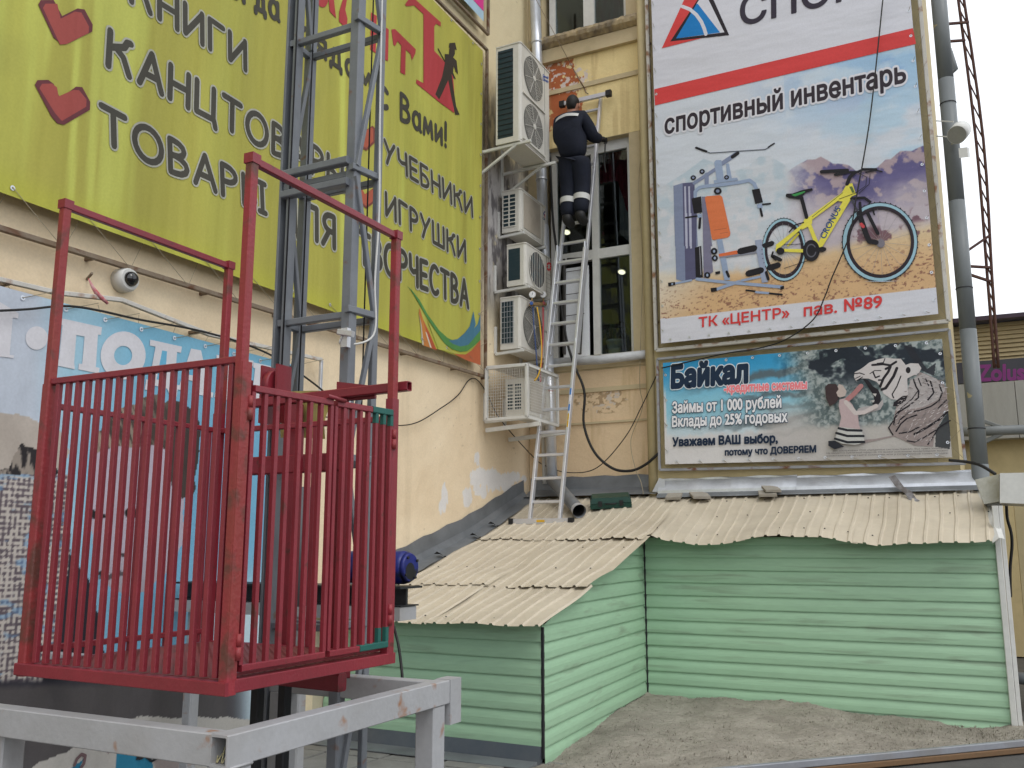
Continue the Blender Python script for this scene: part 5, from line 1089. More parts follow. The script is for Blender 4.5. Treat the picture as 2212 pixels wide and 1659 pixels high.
# downpipes
dp = thing('downpipe', (-4.66, 10.42, 2.3), 'shiny galvanised downpipe in the wall corner', 'pipe')
top = atY(1156, 0, 10.44); bot = atY(1193, 1040, 10.44); d_ = (top - bot).normalized()
for i in range(5):
    a = bot + (top - bot) * (i / 5 * 1.25); b = bot + (top - bot) * ((i + 1) / 5 * 1.25); part('pipe_section', MB().tube([a, b + d_ * .03], [.068, .072], 20), M_galv, dp)
for t in (.22, .6, .9): c = bot + (top - bot) * t; part('pipe_clamp', MB().tube([c, c + d_ * .025], .078, 20), M_galv, dp)
lp0 = bot + Vector((0, -.02, .02)); lp1 = atY(1250, 1106, 9.62); lp1.z = roof_z(lp1.x, lp1.y) + .095
lpp = thing('loose_downpipe', lp1, 'dull grey length of downpipe lying open-ended on the roof', 'pipe')
part('pipe_section', MB().tube([lp0, lp0.lerp(lp1, .12) + Vector((0, 0, .015)), lp0.lerp(lp1, .5), lp1], [.07, .074, .074, .074], 20, cap=False), M_flash, lpp)
part('pipe_section', MB().tube([lp0.lerp(lp1, .13), lp1 + (lp0 - lp1) * .01], .068, 20, cap=False), M_void, lpp)
g_ = (lp1 - lp0).normalized(); part('pipe_lip', MB().tube([lp1 - g_ * .05, lp1 + g_ * .03], [.0755, .079], 20, cap=False), M_galv, lpp)
cable([atY(1174, 1000, 10.5), atY(1176, 600, 10.5), atY(1172, 420, 10.5)], .012, 'thin pale conduit beside the corner downpipe', M_pvc, 'conduit')
wp = thing('plastic_pipe', (-4.8, 10.5, 2.3), 'pale plastic pipe left of the corner downpipe', 'pipe'); part('pipe_section', MB().tube([atY(1177, 1045, 10.52), atY(1172, 905, 10.52)], .028, 12), M_pvc, wp)
# big grey downpipe at the right corner
gd = thing('downpipe', (.05, 10.4, 0), 'thick grey painted downpipe on the right corner of the building', 'pipe')
M_gp = mat('grey_pipe_paint', (.175, .19, .195), (.125, .14, .145), 3, .7, stretch=(1, 1, .3), rough=.45, rust=.25, rscale=5, rcol=(.35, .3, .17), edge=(.62, .64))
t0 = atY(2117, 1010, 10.4); t1 = atY(2028, 0, 10.4); d_ = (t1 - t0)
for i in range(-1, 5):
    a = t0 + d_ * (i * .27); b = t0 + d_ * ((i + 1) * .27)
    if a.z < 1.2: a = Vector((a.x, a.y, 1.2))
    part('pipe_section', MB().tube([a, b + d_.normalized() * .03], [.079, .081], 22), M_gp, gd)
for t in (.075, .36, .76): c = t0 + d_ * t; part('pipe_clamp', MB().tube([c, c + d_.normalized() * .012], .084, 22), M_dark, gd)
cable([atY(1908, -10, 10.2), atY(1880, 250, 10.2), atY(1851, 420, 10.2), atY(1834, 510, 10.2), atY(1797, 600, 10.2), atY(1782, 640, 10.2), atY(1757, 690, 10.2), atY(1700, 732, 10.25), atY(1640, 752, 10.28), atY(1560, 765, 10.3), atY(1430, 795, 10.3)], .0075, 'long black cable hanging across the sports shop banner')
cable([atY(2050, 994, 10.25), atY(2090, 998, 10.2), atY(2120, 1006, 10.1), atY(2150, 1024, 10.0)], .017, 'black cable leaving the lower right corner of the credit banner')
cable([atY(1188, 330, 10.5), atY(1194, 470, 10.5), atY(1205, 560, 10.5), atY(1210, 640, 10.5), atY(1222, 725, 10.42), atY(1238, 782, 10.4), atY(1262, 845, 10.4), atY(1261, 915, 10.4), atY(1283, 975, 10.4), atY(1322, 1011, 10.4), atY(1362, 1017, 10.4), atY(1395, 1003, 10.4), atY(1424, 978, 10.38)], .017, 'thick black hose looping below the windows to the credit banner', M_cable, 'hose')
cable([atY(1390, -10, 10.5), atY(1386, 90, 10.5), atY(1382, 200, 10.5), atY(1388, 300, 10.5), atY(1380, 400, 10.5), atY(1388, 560, 10.5), atY(1385, 700, 10.45), atY(1382, 830, 10.5), atY(1388, 880, 10.5), atY(1363, 950, 10.5), atY(1372, 1010, 10.4), atY(1384, 1040, 10.35), atY(1390, 1068, 10.3)], .004, 'thin pale wire dangling beside the pilaster', M_rope, 'wire')
wr = thing('guy_wire', (-4.6, 10.5, 7.8), 'taut guy wire with chain fixed to the flaking wall by a hook', 'wire')
part('wire_strand', MB().tube([atY(1148, -20, 10.2), atY(1240, 152, 10.55)], .004, 5), M_rusty, wr); part('chain', MB().tube([atY(1240, 152, 10.55), atY(1262, 190, 10.58)], .009, 6), M_rusty, wr); part('hook', MB().tube([atY(1262, 190, 10.58), atY(1266, 200, 10.56), atY(1271, 203, 10.58)], .008, 6), M_rusty, wr)

# ================================================================== AIR CONDITIONERS
def ink(name, plane, c, parent, fn, m=None):
    A_ = Art(plane, c, .003); fn(A_); return A_.build(name, m or M_ban4, parent)
def ac(label, x0, x1, y0, y1, z0, z1, fans, style, logo=None, barm=None):
    t = thing('air_conditioner', (x0, y0, z0), label, 'air conditioner', 'air conditioner units stacked on the side wall')
    mb = MB(); r = .03
    zc = sorted([z0 + (z1 - z0) * (i + .5) / fans for i in range(fans)]); fy = y0 + (y1 - y0) * .42; fr = min((z1 - z0) / fans * .43, (y1 - y0) * .38)
    # body as a rounded prism in plan
    pl = [(x0, y0), (x1 - r, y0), (x1 - r * .3, y0 + r * .3), (x1, y0 + r), (x1, y1 - r), (x1 - r, y1), (x0, y1)]
    n_ = len(pl); vs = [(x, y, z) for z in (z0 + .02, z1 - .012) for x, y in pl]
    mb.add(vs, [(i, (i + 1) % n_, (i + 1) % n_ + n_, i + n_) for i in range(n_)] + [tuple(range(n_ - 1, -1, -1))]); part('casing', mb, M_ac, t)
    vs = [(x + (.008 if x > x0 else 0), y + (.008 if y > (y0 + y1) / 2 else -.008), z) for z in (z1 - .014, z1) for x, y in pl]
    part('lid', MB().add(vs, [(i, (i + 1) % n_, (i + 1) % n_ + n_, i + n_) for i in range(n_)] + [tuple(range(n_ - 1, -1, -1)), tuple(range(n_, 2 * n_))]), M_ac, t)
    vs = [(x * .98 + x0 * .02, y, z) for z in (z0, z0 + .02) for x, y in pl]; part('base_tray', MB().add(vs, [(i, (i + 1) % n_, (i + 1) % n_ + n_, i + n_) for i in range(n_)] + [tuple(range(n_ - 1, -1, -1))]), M_ac, t)
    # coil on the near side
    cx0 = x0 + (x1 - x0) * .08; cx1 = x0 + (x1 - x0) * (.70 if style != 'net' else .66)
    za, zb = z0 + .07, z1 - .06
    part('coil', MB().box((cx0, y0 - .002, za), (cx1, y0 + .02, zb)), M_fin, t)
    g_ = MB()
    if style == 'grid':
        g_.box(((cx0 + cx1) / 2 - .008, y0 - .012, za), ((cx0 + cx1) / 2 + .008, y0 - .0025, zb))
        for k in range(9): z = za + (zb - za) * k / 8; g_.box((cx0 - .005, y0 - .010, z - .006), (cx1 + .005, y0 - .0032, z + .006))
        part('side_grille', g_, M_ac, t)
    elif style == 'net':
        for k in range(5): x = cx0 + (cx1 - cx0) * k / 4; g_.beam((x, y0 - .012, za - .01), (x, y0 - .012, zb + .01), .004, ch=.01)
        for k in range(9): z = za + (zb - za) * k / 8; g_.beam((cx0 - .02, y0 - .016, z), (cx1 + .02, y0 - .016, z), .004, ch=.01)
        part('side_grille', g_, M_galv, t)
    elif style == 'slats':
        for k in range(17): z = za + (zb - za) * (k + .5) / 17; g_.box((cx0, y0 - .008, z - .003), (cx1, y0 - .003, z + .003))
        part('side_grille', g_, M_dark, t)
    for zf in zc:
        if style == 'plain' or style == 'grid':
            part('front_panel', MB().box((x1 + .001, y0 + (y1 - y0) * .10, z0 + .06), (x1 + .008, y0 + (y1 - y0) * .72, z1 - .04)), mat('beige_panel', (.45, .4, .33), (.38, .33, .26), 3, .7, rough=.5, dirt=.3), t); continue
        part('fan_shroud', MB().disc((x1 + .002, fy, zf), (1, 0, 0), fr, 30), M_dark if style == 'dark' else mat('grille_shade', (.06, .06, .055), rough=.7), t)
        bl = MB()
        for k in range(4):
            a = k * math.pi / 2 + .4; c = Vector((x1 + .004, fy, zf)); bl.add([c + Vector((0, math.cos(b_) * q * fr, math.sin(b_) * q * fr)) for b_, q in ((a, .12), (a + .1, .9), (a + .75, .9), (a + .9, .2))], [(0, 1, 2, 3)])
        part('fan_blades', bl, M_fin if style == 'dark' else mat('blade_grey', (.13, .125, .115), rough=.6), t)
        rg = MB()
        if style == 'dark':
            for k in range(-4, 5):
                y = fy + k * fr / 4.6; h_ = math.sqrt(max(0, fr * fr - (y - fy) ** 2)); rg.beam((x1 + .012, y, zf - h_), (x1 + .012, y, zf + h_), .004, ch=.01)
            rg.disc((x1 + .010, fy, zf), (1, 0, 0), fr * 1.04, 30, fr * .97)
        else:
            nr = 15
            for k in range(1, nr + 1):
                q = fr * k / nr; rg.disc((x1 + .013, fy, zf), (1, 0, 0), q + .0022, 30, q - .0022)
            for k in range(8 if style == 'slats' else 5):
                a = k * 2 * math.pi / (8 if style == 'slats' else 5) + .3; rg.beam((x1 + .015, fy, zf), (x1 + .015, fy + fr * math.cos(a), zf + fr * math.sin(a)), .004, ch=.01)
            rg.tube([(x1 + .012, fy, zf), (x1 + .022, fy, zf)], [fr * .13, fr * .12], 14)
        part('fan_grille', rg, M_ac, t)
    if fans == 2 :
        for z in (z0 + .05, (z0 + z1) / 2, ): part('panel_rib', MB().box((x1 + .002, y0 + .05, z - .012), (x1 + .02, y0 + (y1 - y0) * .78, z + .012)), M_ac, t)
    part('panel_seam', MB().box((x1 + .0005, y0 + (y1 - y0) * .8, z0 + .02), (x1 + .003, y0 + (y1 - y0) * .805, z1 - .015)), mat('seam_grey', (.2, .19, .17)), t)
    # wall bracket
    for yy in (y0 + .03, y1 - .12):
        b = MB(); xr = x1 + (.12 if fans == 2 else .03)
        b.beam((-5.08, yy, z0 - .04), (xr, yy, z0 - .022), .03, .035); b.beam((-5.08, yy, z0 - .36 if fans == 2 else z0 - .03), (-5.08, yy, z0 + .3), .035, .03)
        if fans == 2: b.beam((-5.06, yy, z0 - .34), (x0 + .25, yy, z0 - .04), .03)
        part('bracket', b, M_pvc, t)
    if logo: logo(t, x1)
    return t
BLUE = (52, 84, 160)
def lg1(t, x): ink('logo', 'X', x, t, lambda A_: (A_.text('General', (1172, 166), (1184, 171), (1172, 160), BLUE, bold=.03), A_.text('Climate', (1171, 173), (1184, 179), (1171, 167), BLUE, bold=.03)))
def lg2(t, x):
    def f_(A_):
        m = crop(1520, 560, 408); A_.ring(1178, 655, 32, 42, .55, (40, 48, 110), m, 20); A_.poly([(1168, 665), (1208, 690), (1205, 742), (1166, 722)], (196, 62, 56), m); A_.text('GREE', (1135, 752), (1222, 802), (1135, 716), (70, 84, 120), bold=.03, f=m)
    ink('logo', 'X', x, t, f_)
def lg3(t, x):
    def f_(A_):
        m = crop(1520, 560, 408)
        for k in range(8): a = k * math.pi / 4; A_.ell(1242 + 30 * math.cos(a), 1570 + 62 * math.sin(a), 13, 21, (206, 52, 60), m, 8)
        m2 = crop(1520, 860, 408)
        for k in range(5): A_.stroke([(1190, 60 + k * 75), (1280, 110 + k * 75)], .004, (150, 140, 130), m2)
    ink('logo', 'X', x, t, f_)
def lg4(t, x):
    m = crop(1520, 860, 408); ink('logo', 'X', x, t, lambda A_: A_.text('BALLU', (1170, 1080), (1262, 1115), (1170, 1050), (90, 90, 90), bold=.02, f=m))
def lg5(t, x):
    m = crop(1520, 1120, 408); ink('logo', 'X', x, t, lambda A_: A_.text('Green', (1226, 685), (1322, 700), (1226, 645), (204, 80, 70), bold=.02, f=m))
ac('large ivory air conditioner with two fans, topmost of the wall stack', -4.79, -4.46, 9.07, 9.92, 6.30, 7.56, 2, 'slats', lg1)
ac('small ivory air conditioner with plain front, just under the two-fan unit', -5.02, -4.76, 9.68, 10.46, 5.43, 5.98, 1, 'grid', lg2)
ac('ivory air conditioner with a dark fan, between the plain-fronted and netted ones', -4.90, -4.645, 9.58, 10.33, 4.70, 5.23, 1, 'dark', lg3)
ac('dusty white air conditioner with wire-netted side, beside the gauge set', -5.0, -4.73, 9.6, 10.45, 3.93, 4.58, 1, 'net', lg4)
ac('ivory air conditioner enclosed in a white mesh cage, lowest on the wall', -4.79, -4.51, 9.34, 10.0, 3.07, 3.51, 1, 'grid', lg5)
# protective cage of the lowest unit
gc = thing('mesh_cage', (-4.94, 9.2, 3.03), 'white wire mesh cage around the lowest air conditioner', 'cage')
x0, x1, y0, y1, z0, z1 = -4.97, -4.45, 9.2, 10.05, 3.03, 3.63
for a, b in (((x0, y0, z0), (x1, y0, z0)), ((x0, y0, z1), (x1, y0, z1)), ((x0, y0, z0), (x0, y0, z1)), ((x1, y0, z0), (x1, y0, z1)), ((x1, y0, z0), (x1, y1, z0)), ((x1, y0, z1), (x1, y1, z1)), ((x1, y1, z0), (x1, y1, z1))):
    part('cage_edge', MB().beam(a, b, .032, ch=.05), M_pvc, gc)
mb = MB()
for k in range(1, 17): x = x0 + (x1 - x0) * k / 17; mb.beam((x, y0 - .004, z0), (x, y0 - .004, z1), .0031, ch=.01, cap=False)
for k in range(1, 18): z = z0 + (z1 - z0) * k / 18; mb.beam((x0, y0 + .002, z), (x1, y0 + .002, z), .0031, ch=.01, cap=False); mb.beam((x1 - .002, y0, z), (x1 - .002, y1, z), .0031, ch=.01, cap=False)
for k in range(1, 27): y = y0 + (y1 - y0) * k / 27; mb.beam((x1 + .004, y, z0), (x1 + .004, y, z1), .0031, ch=.01, cap=False)
part('wire_mesh', mb, M_pvc, gc)['kind'] = 'stuff'
part('cage_top', MB().hexa([(x0, y0, z1 + .018), (x1 + .02, y0, z1 + .018), (x1 + .02, y1 + .03, z1 + .018), (x0, y1 + .03, z1 + .018), (x0, y0, z1 + .03), (x1 + .02, y0, z1 + .022), (x1 + .02, y1 + .03, z1 + .022), (x0, y1 + .03, z1 + .03)]), M_pvc, gc)
part('bracket', MB().beam((-5.06, 9.36, 2.93), (-4.36, 9.36, 2.97), .03, .05), M_pvc, gc); part('bracket', MB().beam((-5.06, 9.95, 2.88), (-4.3, 9.95, 2.93), .03, .05), M_pvc, gc)
# gauges and hoses
gm_ = thing('gauge_set', atX(1161, 652, -4.66), 'brass refrigerant manifold with two round dials and coloured hoses', 'gauge')
fd = (Vector((0, 0, 1.6)) - Vector(OFF[gm_])); fd.z = 0; fd.normalize()
for px, nm in ((1150, 'blue'), (1173, 'red')):
    c = atX(px, 637, -4.66); part('dial', MB().tube([c, c + fd * .02], .043, 22), mat('dial_rim', (.4, .38, .33), rough=.35, metal=.6), gm_)
    o = part('dial_face', MB().disc(c + fd * .0225, fd, .038, 22), mat('dial_white', (.8, .8, .8), rough=.3), gm_)
    part('needle', MB().beam(c + fd * .025 + Vector((-.004, 0, -.012)), c + fd * .025 + Vector((.006, 0, .022)), .004), M_black, gm_)
    c2 = atX(px - (2 if nm == 'blue' else -1), 656, -4.66); part('valve_knob', MB().tube([c2 - fd * .01, c2 + fd * .03], .022, 12), mat('knob_' + nm, (.02, .08, .3) if nm == 'blue' else (.3, .03, .03), rough=.4), gm_)
    part('stem', MB().tube([c, c2], .008, 6), mat('brass', (.5, .32, .14), rough=.4, metal=.6), gm_)
part('manifold_block', MB().beam(atX(1146, 657, -4.67), atX(1178, 657, -4.67), .04), MATS['brass'], gm_)
for pts_, cc_, nm in (([(1151, 664), (1153, 700), (1158, 760), (1161, 800), (1163, 822)], (.02, .05, .16), 'blue'), ([(1160, 664), (1166, 700), (1170, 750), (1168, 790), (1162, 812), (1155, 822)], (.62, .36, .02), 'yellow'), ([(1173, 664), (1173, 720), (1170, 780), (1167, 825)], (.4, .03, .05), 'red')):
    P3 = [atX(px, py, -4.60 + .05 * i) for i, (px, py) in enumerate(pts_)]
    part('hose', MB().tube(catm(P3, 6), .009, 6), mat('hose_' + nm, cc_, rough=.5), gm_)

# ================================================================== LADDER
lad = thing('ladder', (-4.37, 9.5, 1.9), 'long aluminium extension ladder leaning from the roof to the wall', 'ladder')
L0 = Vector((-4.56, 9.5, 1.90)); R0 = Vector((-4.19, 9.5, 1.90)); L1 = Vector((-4.385, 10.5, 7.44)); R1 = Vector((-4.01, 10.5, 7.44))
U_ = (R1 - R0).normalized(); back = Vector((0, .985, -.17))
def lp(s_, t, o=0): a, b = (L0, L1) if s_ == 0 else (R0, R1); return a + (b - a) * t + Vector((0, 1, -.18)) * o
for s_ in (0, 1):
    ix = .0
    part('rail', MB().beam(lp(s_, -.005), lp(s_, .60), .034, .066, up=(0, 1, 0)), M_alu, lad)
    ins = Vector((.03 if s_ == 0 else -.03, 0, 0)) * 0.3
    part('rail', MB().beam(lp(s_, .36, .075) + ins, lp(s_, 1.0, .075) + ins, .031, .062, up=(0, 1, 0)), M_alu, lad)
n_r = 20
rung = MB().beam((-.172, 0, 0), (.172, 0, 0), .034, .034, ch=.2).mesh('rung', M_alu)
for k in range(n_r):
    t = .035 + .93 * k / (n_r - 1)
    if t < .60: m_ = (lp(0, t) + lp(1, t)) / 2; put(rung, 'rung', lad, m_)
    if t > .36: m_ = (lp(0, t + .004, .075) + lp(1, t + .004, .075)) / 2; put(rung, 'rung', lad, m_)
fb0 = atY(1112, 1128, 9.5); fb1 = atY(1233, 1128, 9.5)
part('stabiliser_bar', MB().beam((-4.77, 9.48, 1.875), (-4.06, 9.48, 1.875), .04, .062), M_alu, lad)
for x in (-4.785, -4.045): part('rubber_foot', MB().beam((x - .028, 9.48, 1.866), (x + .028, 9.48, 1.866), .06, .09), M_black, lad)
part('warning_sticker', MB().box((-4.46, 9.457, 1.865), (-4.36, 9.459, 1.89)), mat('yellow_sticker', (.75, .45, .02), rough=.5), lad)
ta = atY(1222, 229, 10.5); tb = atY(1310, 207, 10.5)
part('wall_bar', MB().beam((-4.5, 10.47, 7.40), (-3.9, 10.47, 7.40), .045, .06), M_alu, lad)
for x in (-4.53, -3.87): part('rubber_cap', MB().beam((x - .035, 10.47, 7.40), (x + .035, 10.47, 7.40), .065, .085), M_black, lad)
for s_ in (0, 1):
    for t in (.37, .60): c = lp(s_, t, .03); part('lock_hook', MB().beam(c + Vector((0, -.03, -.09)), c + Vector((0, -.02, .09)), .02, .07, up=(0, 1, 0), ch=.35), M_galv, lad)
for k, (t, c_) in enumerate(((.225, (.05, .2, .55)), (.245, (.7, .7, .75)), (.26, (.05, .2, .55)), (.19, (.65, .4, .03)), (.205, (.65, .4, .03)))):
    a = lp(1, t) + Vector((.0, -.033, 0)); b = lp(1, t + .014) + Vector((0, -.033, 0)); part('rail_label', MB().beam(a, b, .02, .004, up=(0, 1, 0)), mat('label_%d' % k, c_, rough=.5), lad)

# ================================================================== MAN ON THE LADDER
def skinmesh(name, verts, edges, radii, m, parent, sub=2, root=0):
    me = bpy.data.meshes.new(name); me.from_pydata([tuple(v) for v in verts], edges, [])
    o = bpy.data.objects.new(name, me); COL.objects.link(o)
    sk = o.modifiers.new('s', 'SKIN'); sk.use_smooth_shade = True
    for i, r in enumerate(radii):
        d = me.skin_vertices[0].data[i]; d.radius = r if isinstance(r, tuple) else (r, r); d.use_root = (i == root)
    ss = o.modifiers.new('u', 'SUBSURF'); ss.levels = sub; ss.render_levels = sub
    bpy.context.view_layer.update(); ev = o.evaluated_get(bpy.context.evaluated_depsgraph_get()); nm = bpy.data.meshes.new_from_object(ev)
    bpy.data.objects.remove(o); nm.materials.clear(); nm.materials.append(m); off = OFF[parent]
    nm.transform(Matrix.Translation(-off))
    for p in nm.polygons: p.use_smooth = True
    return put(nm, name, parent, off)
mo = Vector((-4.13, 9.93, 5.50))
man = thing('person', mo, 'workman in navy overalls with reflective bands climbing the ladder, back to us', 'person')
def Q(x, y, z): return mo + Vector((x, y, z))
# joints (x right, y to the wall, z up from the soles)
J = dict(pel=Q(-.02, .02, .86), wai=Q(-.03, .0, 1.02), che=Q(-.045, .0, 1.24), nec=Q(-.045, .03, 1.43), hea=Q(-.04, .05, 1.55), top=Q(-.03, .045, 1.63),
         shl=Q(-.20, .0, 1.37), shr=Q(.12, .0, 1.37), elr=Q(.20, .10, 1.12), wrr=Q(.25, .27, 1.16), har=Q(.275, .34, 1.17), ell=Q(-.27, .12, 1.15), wrl=Q(-.12, .33, 1.22), hal=Q(-.06, .38, 1.25),
         hil=Q(-.11, .02, .84), knl=Q(-.115, .07, .45), anl=Q(-.12, .02, .09), hir=Q(.07, .02, .84), knr=Q(.06, .08, .47), anr=Q(.05, .03, .11), tol=Q(-.11, .16, .035), tor=Q(.06, .17, .045))
names = list(J); ix = {n: i for i, n in enumerate(names)}
E_ = [('pel', 'wai'), ('wai', 'che'), ('che', 'nec'), ('nec', 'hea'), ('hea', 'top'), ('che', 'shl'), ('che', 'shr'), ('shr', 'elr'), ('elr', 'wrr'), ('wrr', 'har'), ('shl', 'ell'), ('ell', 'wrl'), ('wrl', 'hal'), ('pel', 'hil'), ('hil', 'knl'), ('knl', 'anl'), ('anl', 'tol'), ('pel', 'hir'), ('hir', 'knr'), ('knr', 'anr'), ('anr', 'tor')]
Rb = dict(pel=.11, wai=.10, che=(.12, .1), nec=.055, hea=.085, top=.062, shl=.06, shr=.06, elr=.04, wrr=.026, har=.03, ell=.04, wrl=.026, hal=.03, hil=.08, knl=.05, anl=.035, hir=.08, knr=.05, anr=.035, tol=.03, tor=.03)
skinmesh('body', [J[n] for n in names], [(ix[a], ix[b]) for a, b in E_], [Rb[n] for n in names], M_skin, man)
def piece(nm, seq, rad, m, edges=None, sub=2):
    e = edges or [(i, i + 1) for i in range(len(seq) - 1)]; return skinmesh(nm, seq, e, rad, m, man, sub)
mid = lambda a, b, t: J[a].lerp(J[b], t)
jk = [J['pel'] + Vector((0, 0, -.07)), J['wai'], J['che'], Q(-.045, .015, 1.38), J['shl'], J['ell'], mid('ell', 'wrl', .9), J['shr'], J['elr'], mid('elr', 'wrr', .88), mid('shl', 'ell', .5), mid('shr', 'elr', .5)]
piece('jacket', jk, [(.20, .155), (.215, .16), (.215, .15), (.12, .10), .112, .088, .062, .112, .088, .062, .1, .1], M_navy, [(0, 1), (1, 2), (2, 3), (2, 4), (4, 10), (10, 5), (5, 6), (2, 7), (7, 11), (11, 8), (8, 9)])
piece('collar', [Q(-.045, .025, 1.40), Q(-.045, .035, 1.455)], [.078, .066], M_navy)
tr = [Q(-.02, .02, .95), Q(-.10, .02, .76), J['knl'], mid('knl', 'anl', 1.0), Q(.07, .02, .76), J['knr'], mid('knr', 'anr', 1.0), mid('hil', 'knl', .55), mid('hir', 'knr', .55)]
piece('trousers', tr, [(.16, .14), .145, .112, .1, .145, .112, .1, .128, .128], M_navy, [(0, 1), (1, 7), (7, 2), (2, 3), (0, 4), (4, 8), (8, 5), (5, 6)])
for s_, kn, an in (('l', 'knl', 'anl'), ('r', 'knr', 'anr')):
    a = mid(kn, an, .30); b = mid(kn, an, .50); part('reflective_band', MB().tube([a, b], [.108, .104], 18, cap=False), M_refl, man)
    ft = J['an' + s_]; to = J['to' + s_]; piece('boot', [ft + Vector((0, -.02, .06)), ft + Vector((0, -.015, -.035)), to], [.066, .07, .058], M_black)
# chest band across the shoulder blades
vs = []
for i in range(13):
    a = math.radians(200 + 140 * i / 12); vs += [Q(-.045 + .205 * math.cos(a) * .98, .0 + .150 * math.sin(a) - .008, 1.385 - .02 * abs(math.cos(a)) - .0), Q(-.045 + .21 * math.cos(a), .0 + .155 * math.sin(a) - .008, 1.345 - .02 * abs(math.cos(a)))]
part('reflective_band', MB().add(vs, [(2 * i, 2 * i + 1, 2 * i + 3, 2 * i + 2) for i in range(12)], True), M_refl, man)
# head: shaped skull, ears, hair
hc = Q(-.035, .045, 1.575)
def ellipsoid(c, r, n=16, m_=12, f=None):
    vs = []; fs = []
    for i in range(m_ + 1):
        a = math.pi * i / m_
        for k in range(n):
            b = 2 * math.pi * k / n; v = Vector((r[0] * math.sin(a) * math.cos(b), r[1] * math.sin(a) * math.sin(b), r[2] * math.cos(a)))
            if f: v = f(v)
            vs.append(c + v)
    for i in range(m_): fs += [(i * n + k, (i + 1) * n + k, (i + 1) * n + (k + 1) % n, i * n + (k + 1) % n) for k in range(n)]
    return vs, fs
mb = MB(); mb.add(*ellipsoid(hc, (.078, .095, .115)), True); mb.add(*ellipsoid(hc + Vector((0, .03, -.07)), (.055, .06, .06)), True); mb.add(*ellipsoid(hc + Vector((0.0, .098, -.02)), (.012, .02, .022), 8, 6), True)
part('head', mb, M_skin, man)
for sx in (-1, 1): mb = MB(); mb.add(*ellipsoid(hc + Vector((.08 * sx, .005, -.015)), (.013, .022, .032), 8, 8), True); part('ear', mb, M_skin, man)
def hairf(v):
    if v.z < -.02 and v.y > -.03: v = v * .88
    if v.z < -.098: v = Vector((v.x * .8, v.y * .9, -.098 + (v.z + .098) * .2))
    return v
mb = MB(); mb.add(*ellipsoid(hc + Vector((0, -.014, .018)), (.084, .098, .118), 20, 14, hairf), True); part('hair', mb, M_hair, man)
# gloved hands with fingers round the rail
def hand(w, h, side):
    d = (h - w).normalized(); piece('glove', [w + d * -.02, w + d * .03, h], [.034, .04, .036], M_glove)
    up = Vector((0, 0, 1)); sx = Vector((1, 0, 0)) * side
    for k in range(4):
        b0 = h + up * (.03 - .02 * k) + d * .01; ln = (.034, .04, .038, .03)[k]
        piece('finger', [b0, b0 + d * ln - sx * .005, b0 + d * (ln + .012) - sx * .03, b0 + d * (ln - .008) - sx * .046], [.0105, .0095, .009, .008], M_glove, sub=1)
    t0 = w + d * .03 + up * .02; piece('thumb', [t0, t0 + d * .025 - sx * .03 + up * .012, t0 + d * .045 - sx * .05 + up * .008], [.013, .011, .009], M_glove, sub=1)
hand(J['wrr'], J['har'], 1); hand(J['wrl'], J['hal'], -1)
# strap hanging from his hand
cable([mo + Vector((.28, .33, 1.13)), mo + Vector((.27, .33, 1.0)), mo + Vector((.255, .34, .9)), mo + Vector((.262, .35, .8)), mo + Vector((.27, .36, .74))], .009, "black strap dangling from the workman's right glove", M_cable, 'strap')

# ================================================================== LIFT MAST
yn, yf_ = 3.75, 3.93
PX1, PX3, PX2, PX4 = -3.30, -2.855, -3.315, -2.81
ms = thing('lift_mast', (-3.07, 3.85, 0), 'tall grey lattice mast of the goods lift behind the red cage', 'mast')
ZT = 9.2
mb = MB()   # channel leg with its open side towards the camera
mb.beam((PX1 - .028, yn + .02, 0), (PX1 - .028, yn + .02, ZT), .016, .07, up=(0, 1, 0)).beam((PX1 + .028, yn + .02, 0), (PX1 + .028, yn + .02, ZT), .016, .07, up=(0, 1, 0)).beam((PX1, yn + .05, 0), (PX1, yn + .05, ZT), .06, .01, up=(0, 1, 0))
part('leg', mb, M_mast, ms)
part('leg', MB().beam((PX3, yn + .02, 0), (PX3, yn + .02, ZT), .064, .06, up=(0, 1, 0)), M_mast, ms)
part('leg', MB().beam((PX2, yf_, 0), (PX2, yf_, ZT), .055, up=(0, 1, 0)), M_mast, ms)
part('leg', MB().beam((PX4, yf_, 0), (PX4, yf_, ZT), .03, .045, up=(0, 1, 0)), M_mast, ms)
zr = [.35, 1.2, 2.02, 2.79, 3.57, 4.44, 5.3, 6.15, 7.0, 7.85, 8.7]
for i, z in enumerate(zr):
    if z < 0: z = .12
    for a, b in (((PX1, yn + .02, z), (PX3, yn + .02, z)), ((PX2, yf_, z), (PX4, yf_, z)), ((PX1, yn, z), (PX2, yf_, z)), ((PX3 + .02, yn - .03, z + .02), (PX4 + .01, yf_ - .02, z + .02))):
        part('crossbar', MB().beam(a, b, .034, .036), M_mast, ms)
    if i < 10:
        z2 = zr[i + 1]; fl_ = i % 2 == 0
        for (xa, xb) in ((PX3 + .035, PX4 + .012), (PX1 + .02, PX2 + .02)):
            za, zb2 = (z + .03, z2 - .03) if fl_ else (z2 - .03, z + .03)
            part('brace', MB().beam((xa, yn, za), (xb, yf_ - .02, zb2), .026, .026), M_mast, ms)
for dz in (-.06, .06): part('crossbar', MB().beam((PX1, yn - .02, 3.57 + dz), (PX3, yn - .02, 3.57 + dz), .05, .04), M_mast, ms)
for (x, y) in ((-3.255, yn - .02), (-3.235, yf_ - .08), (-2.83, yn + .12)): part('hoist_rope', MB().tube([(x, y, 2.2), (x, y, ZT)], .0045, 6), M_dark, ms)
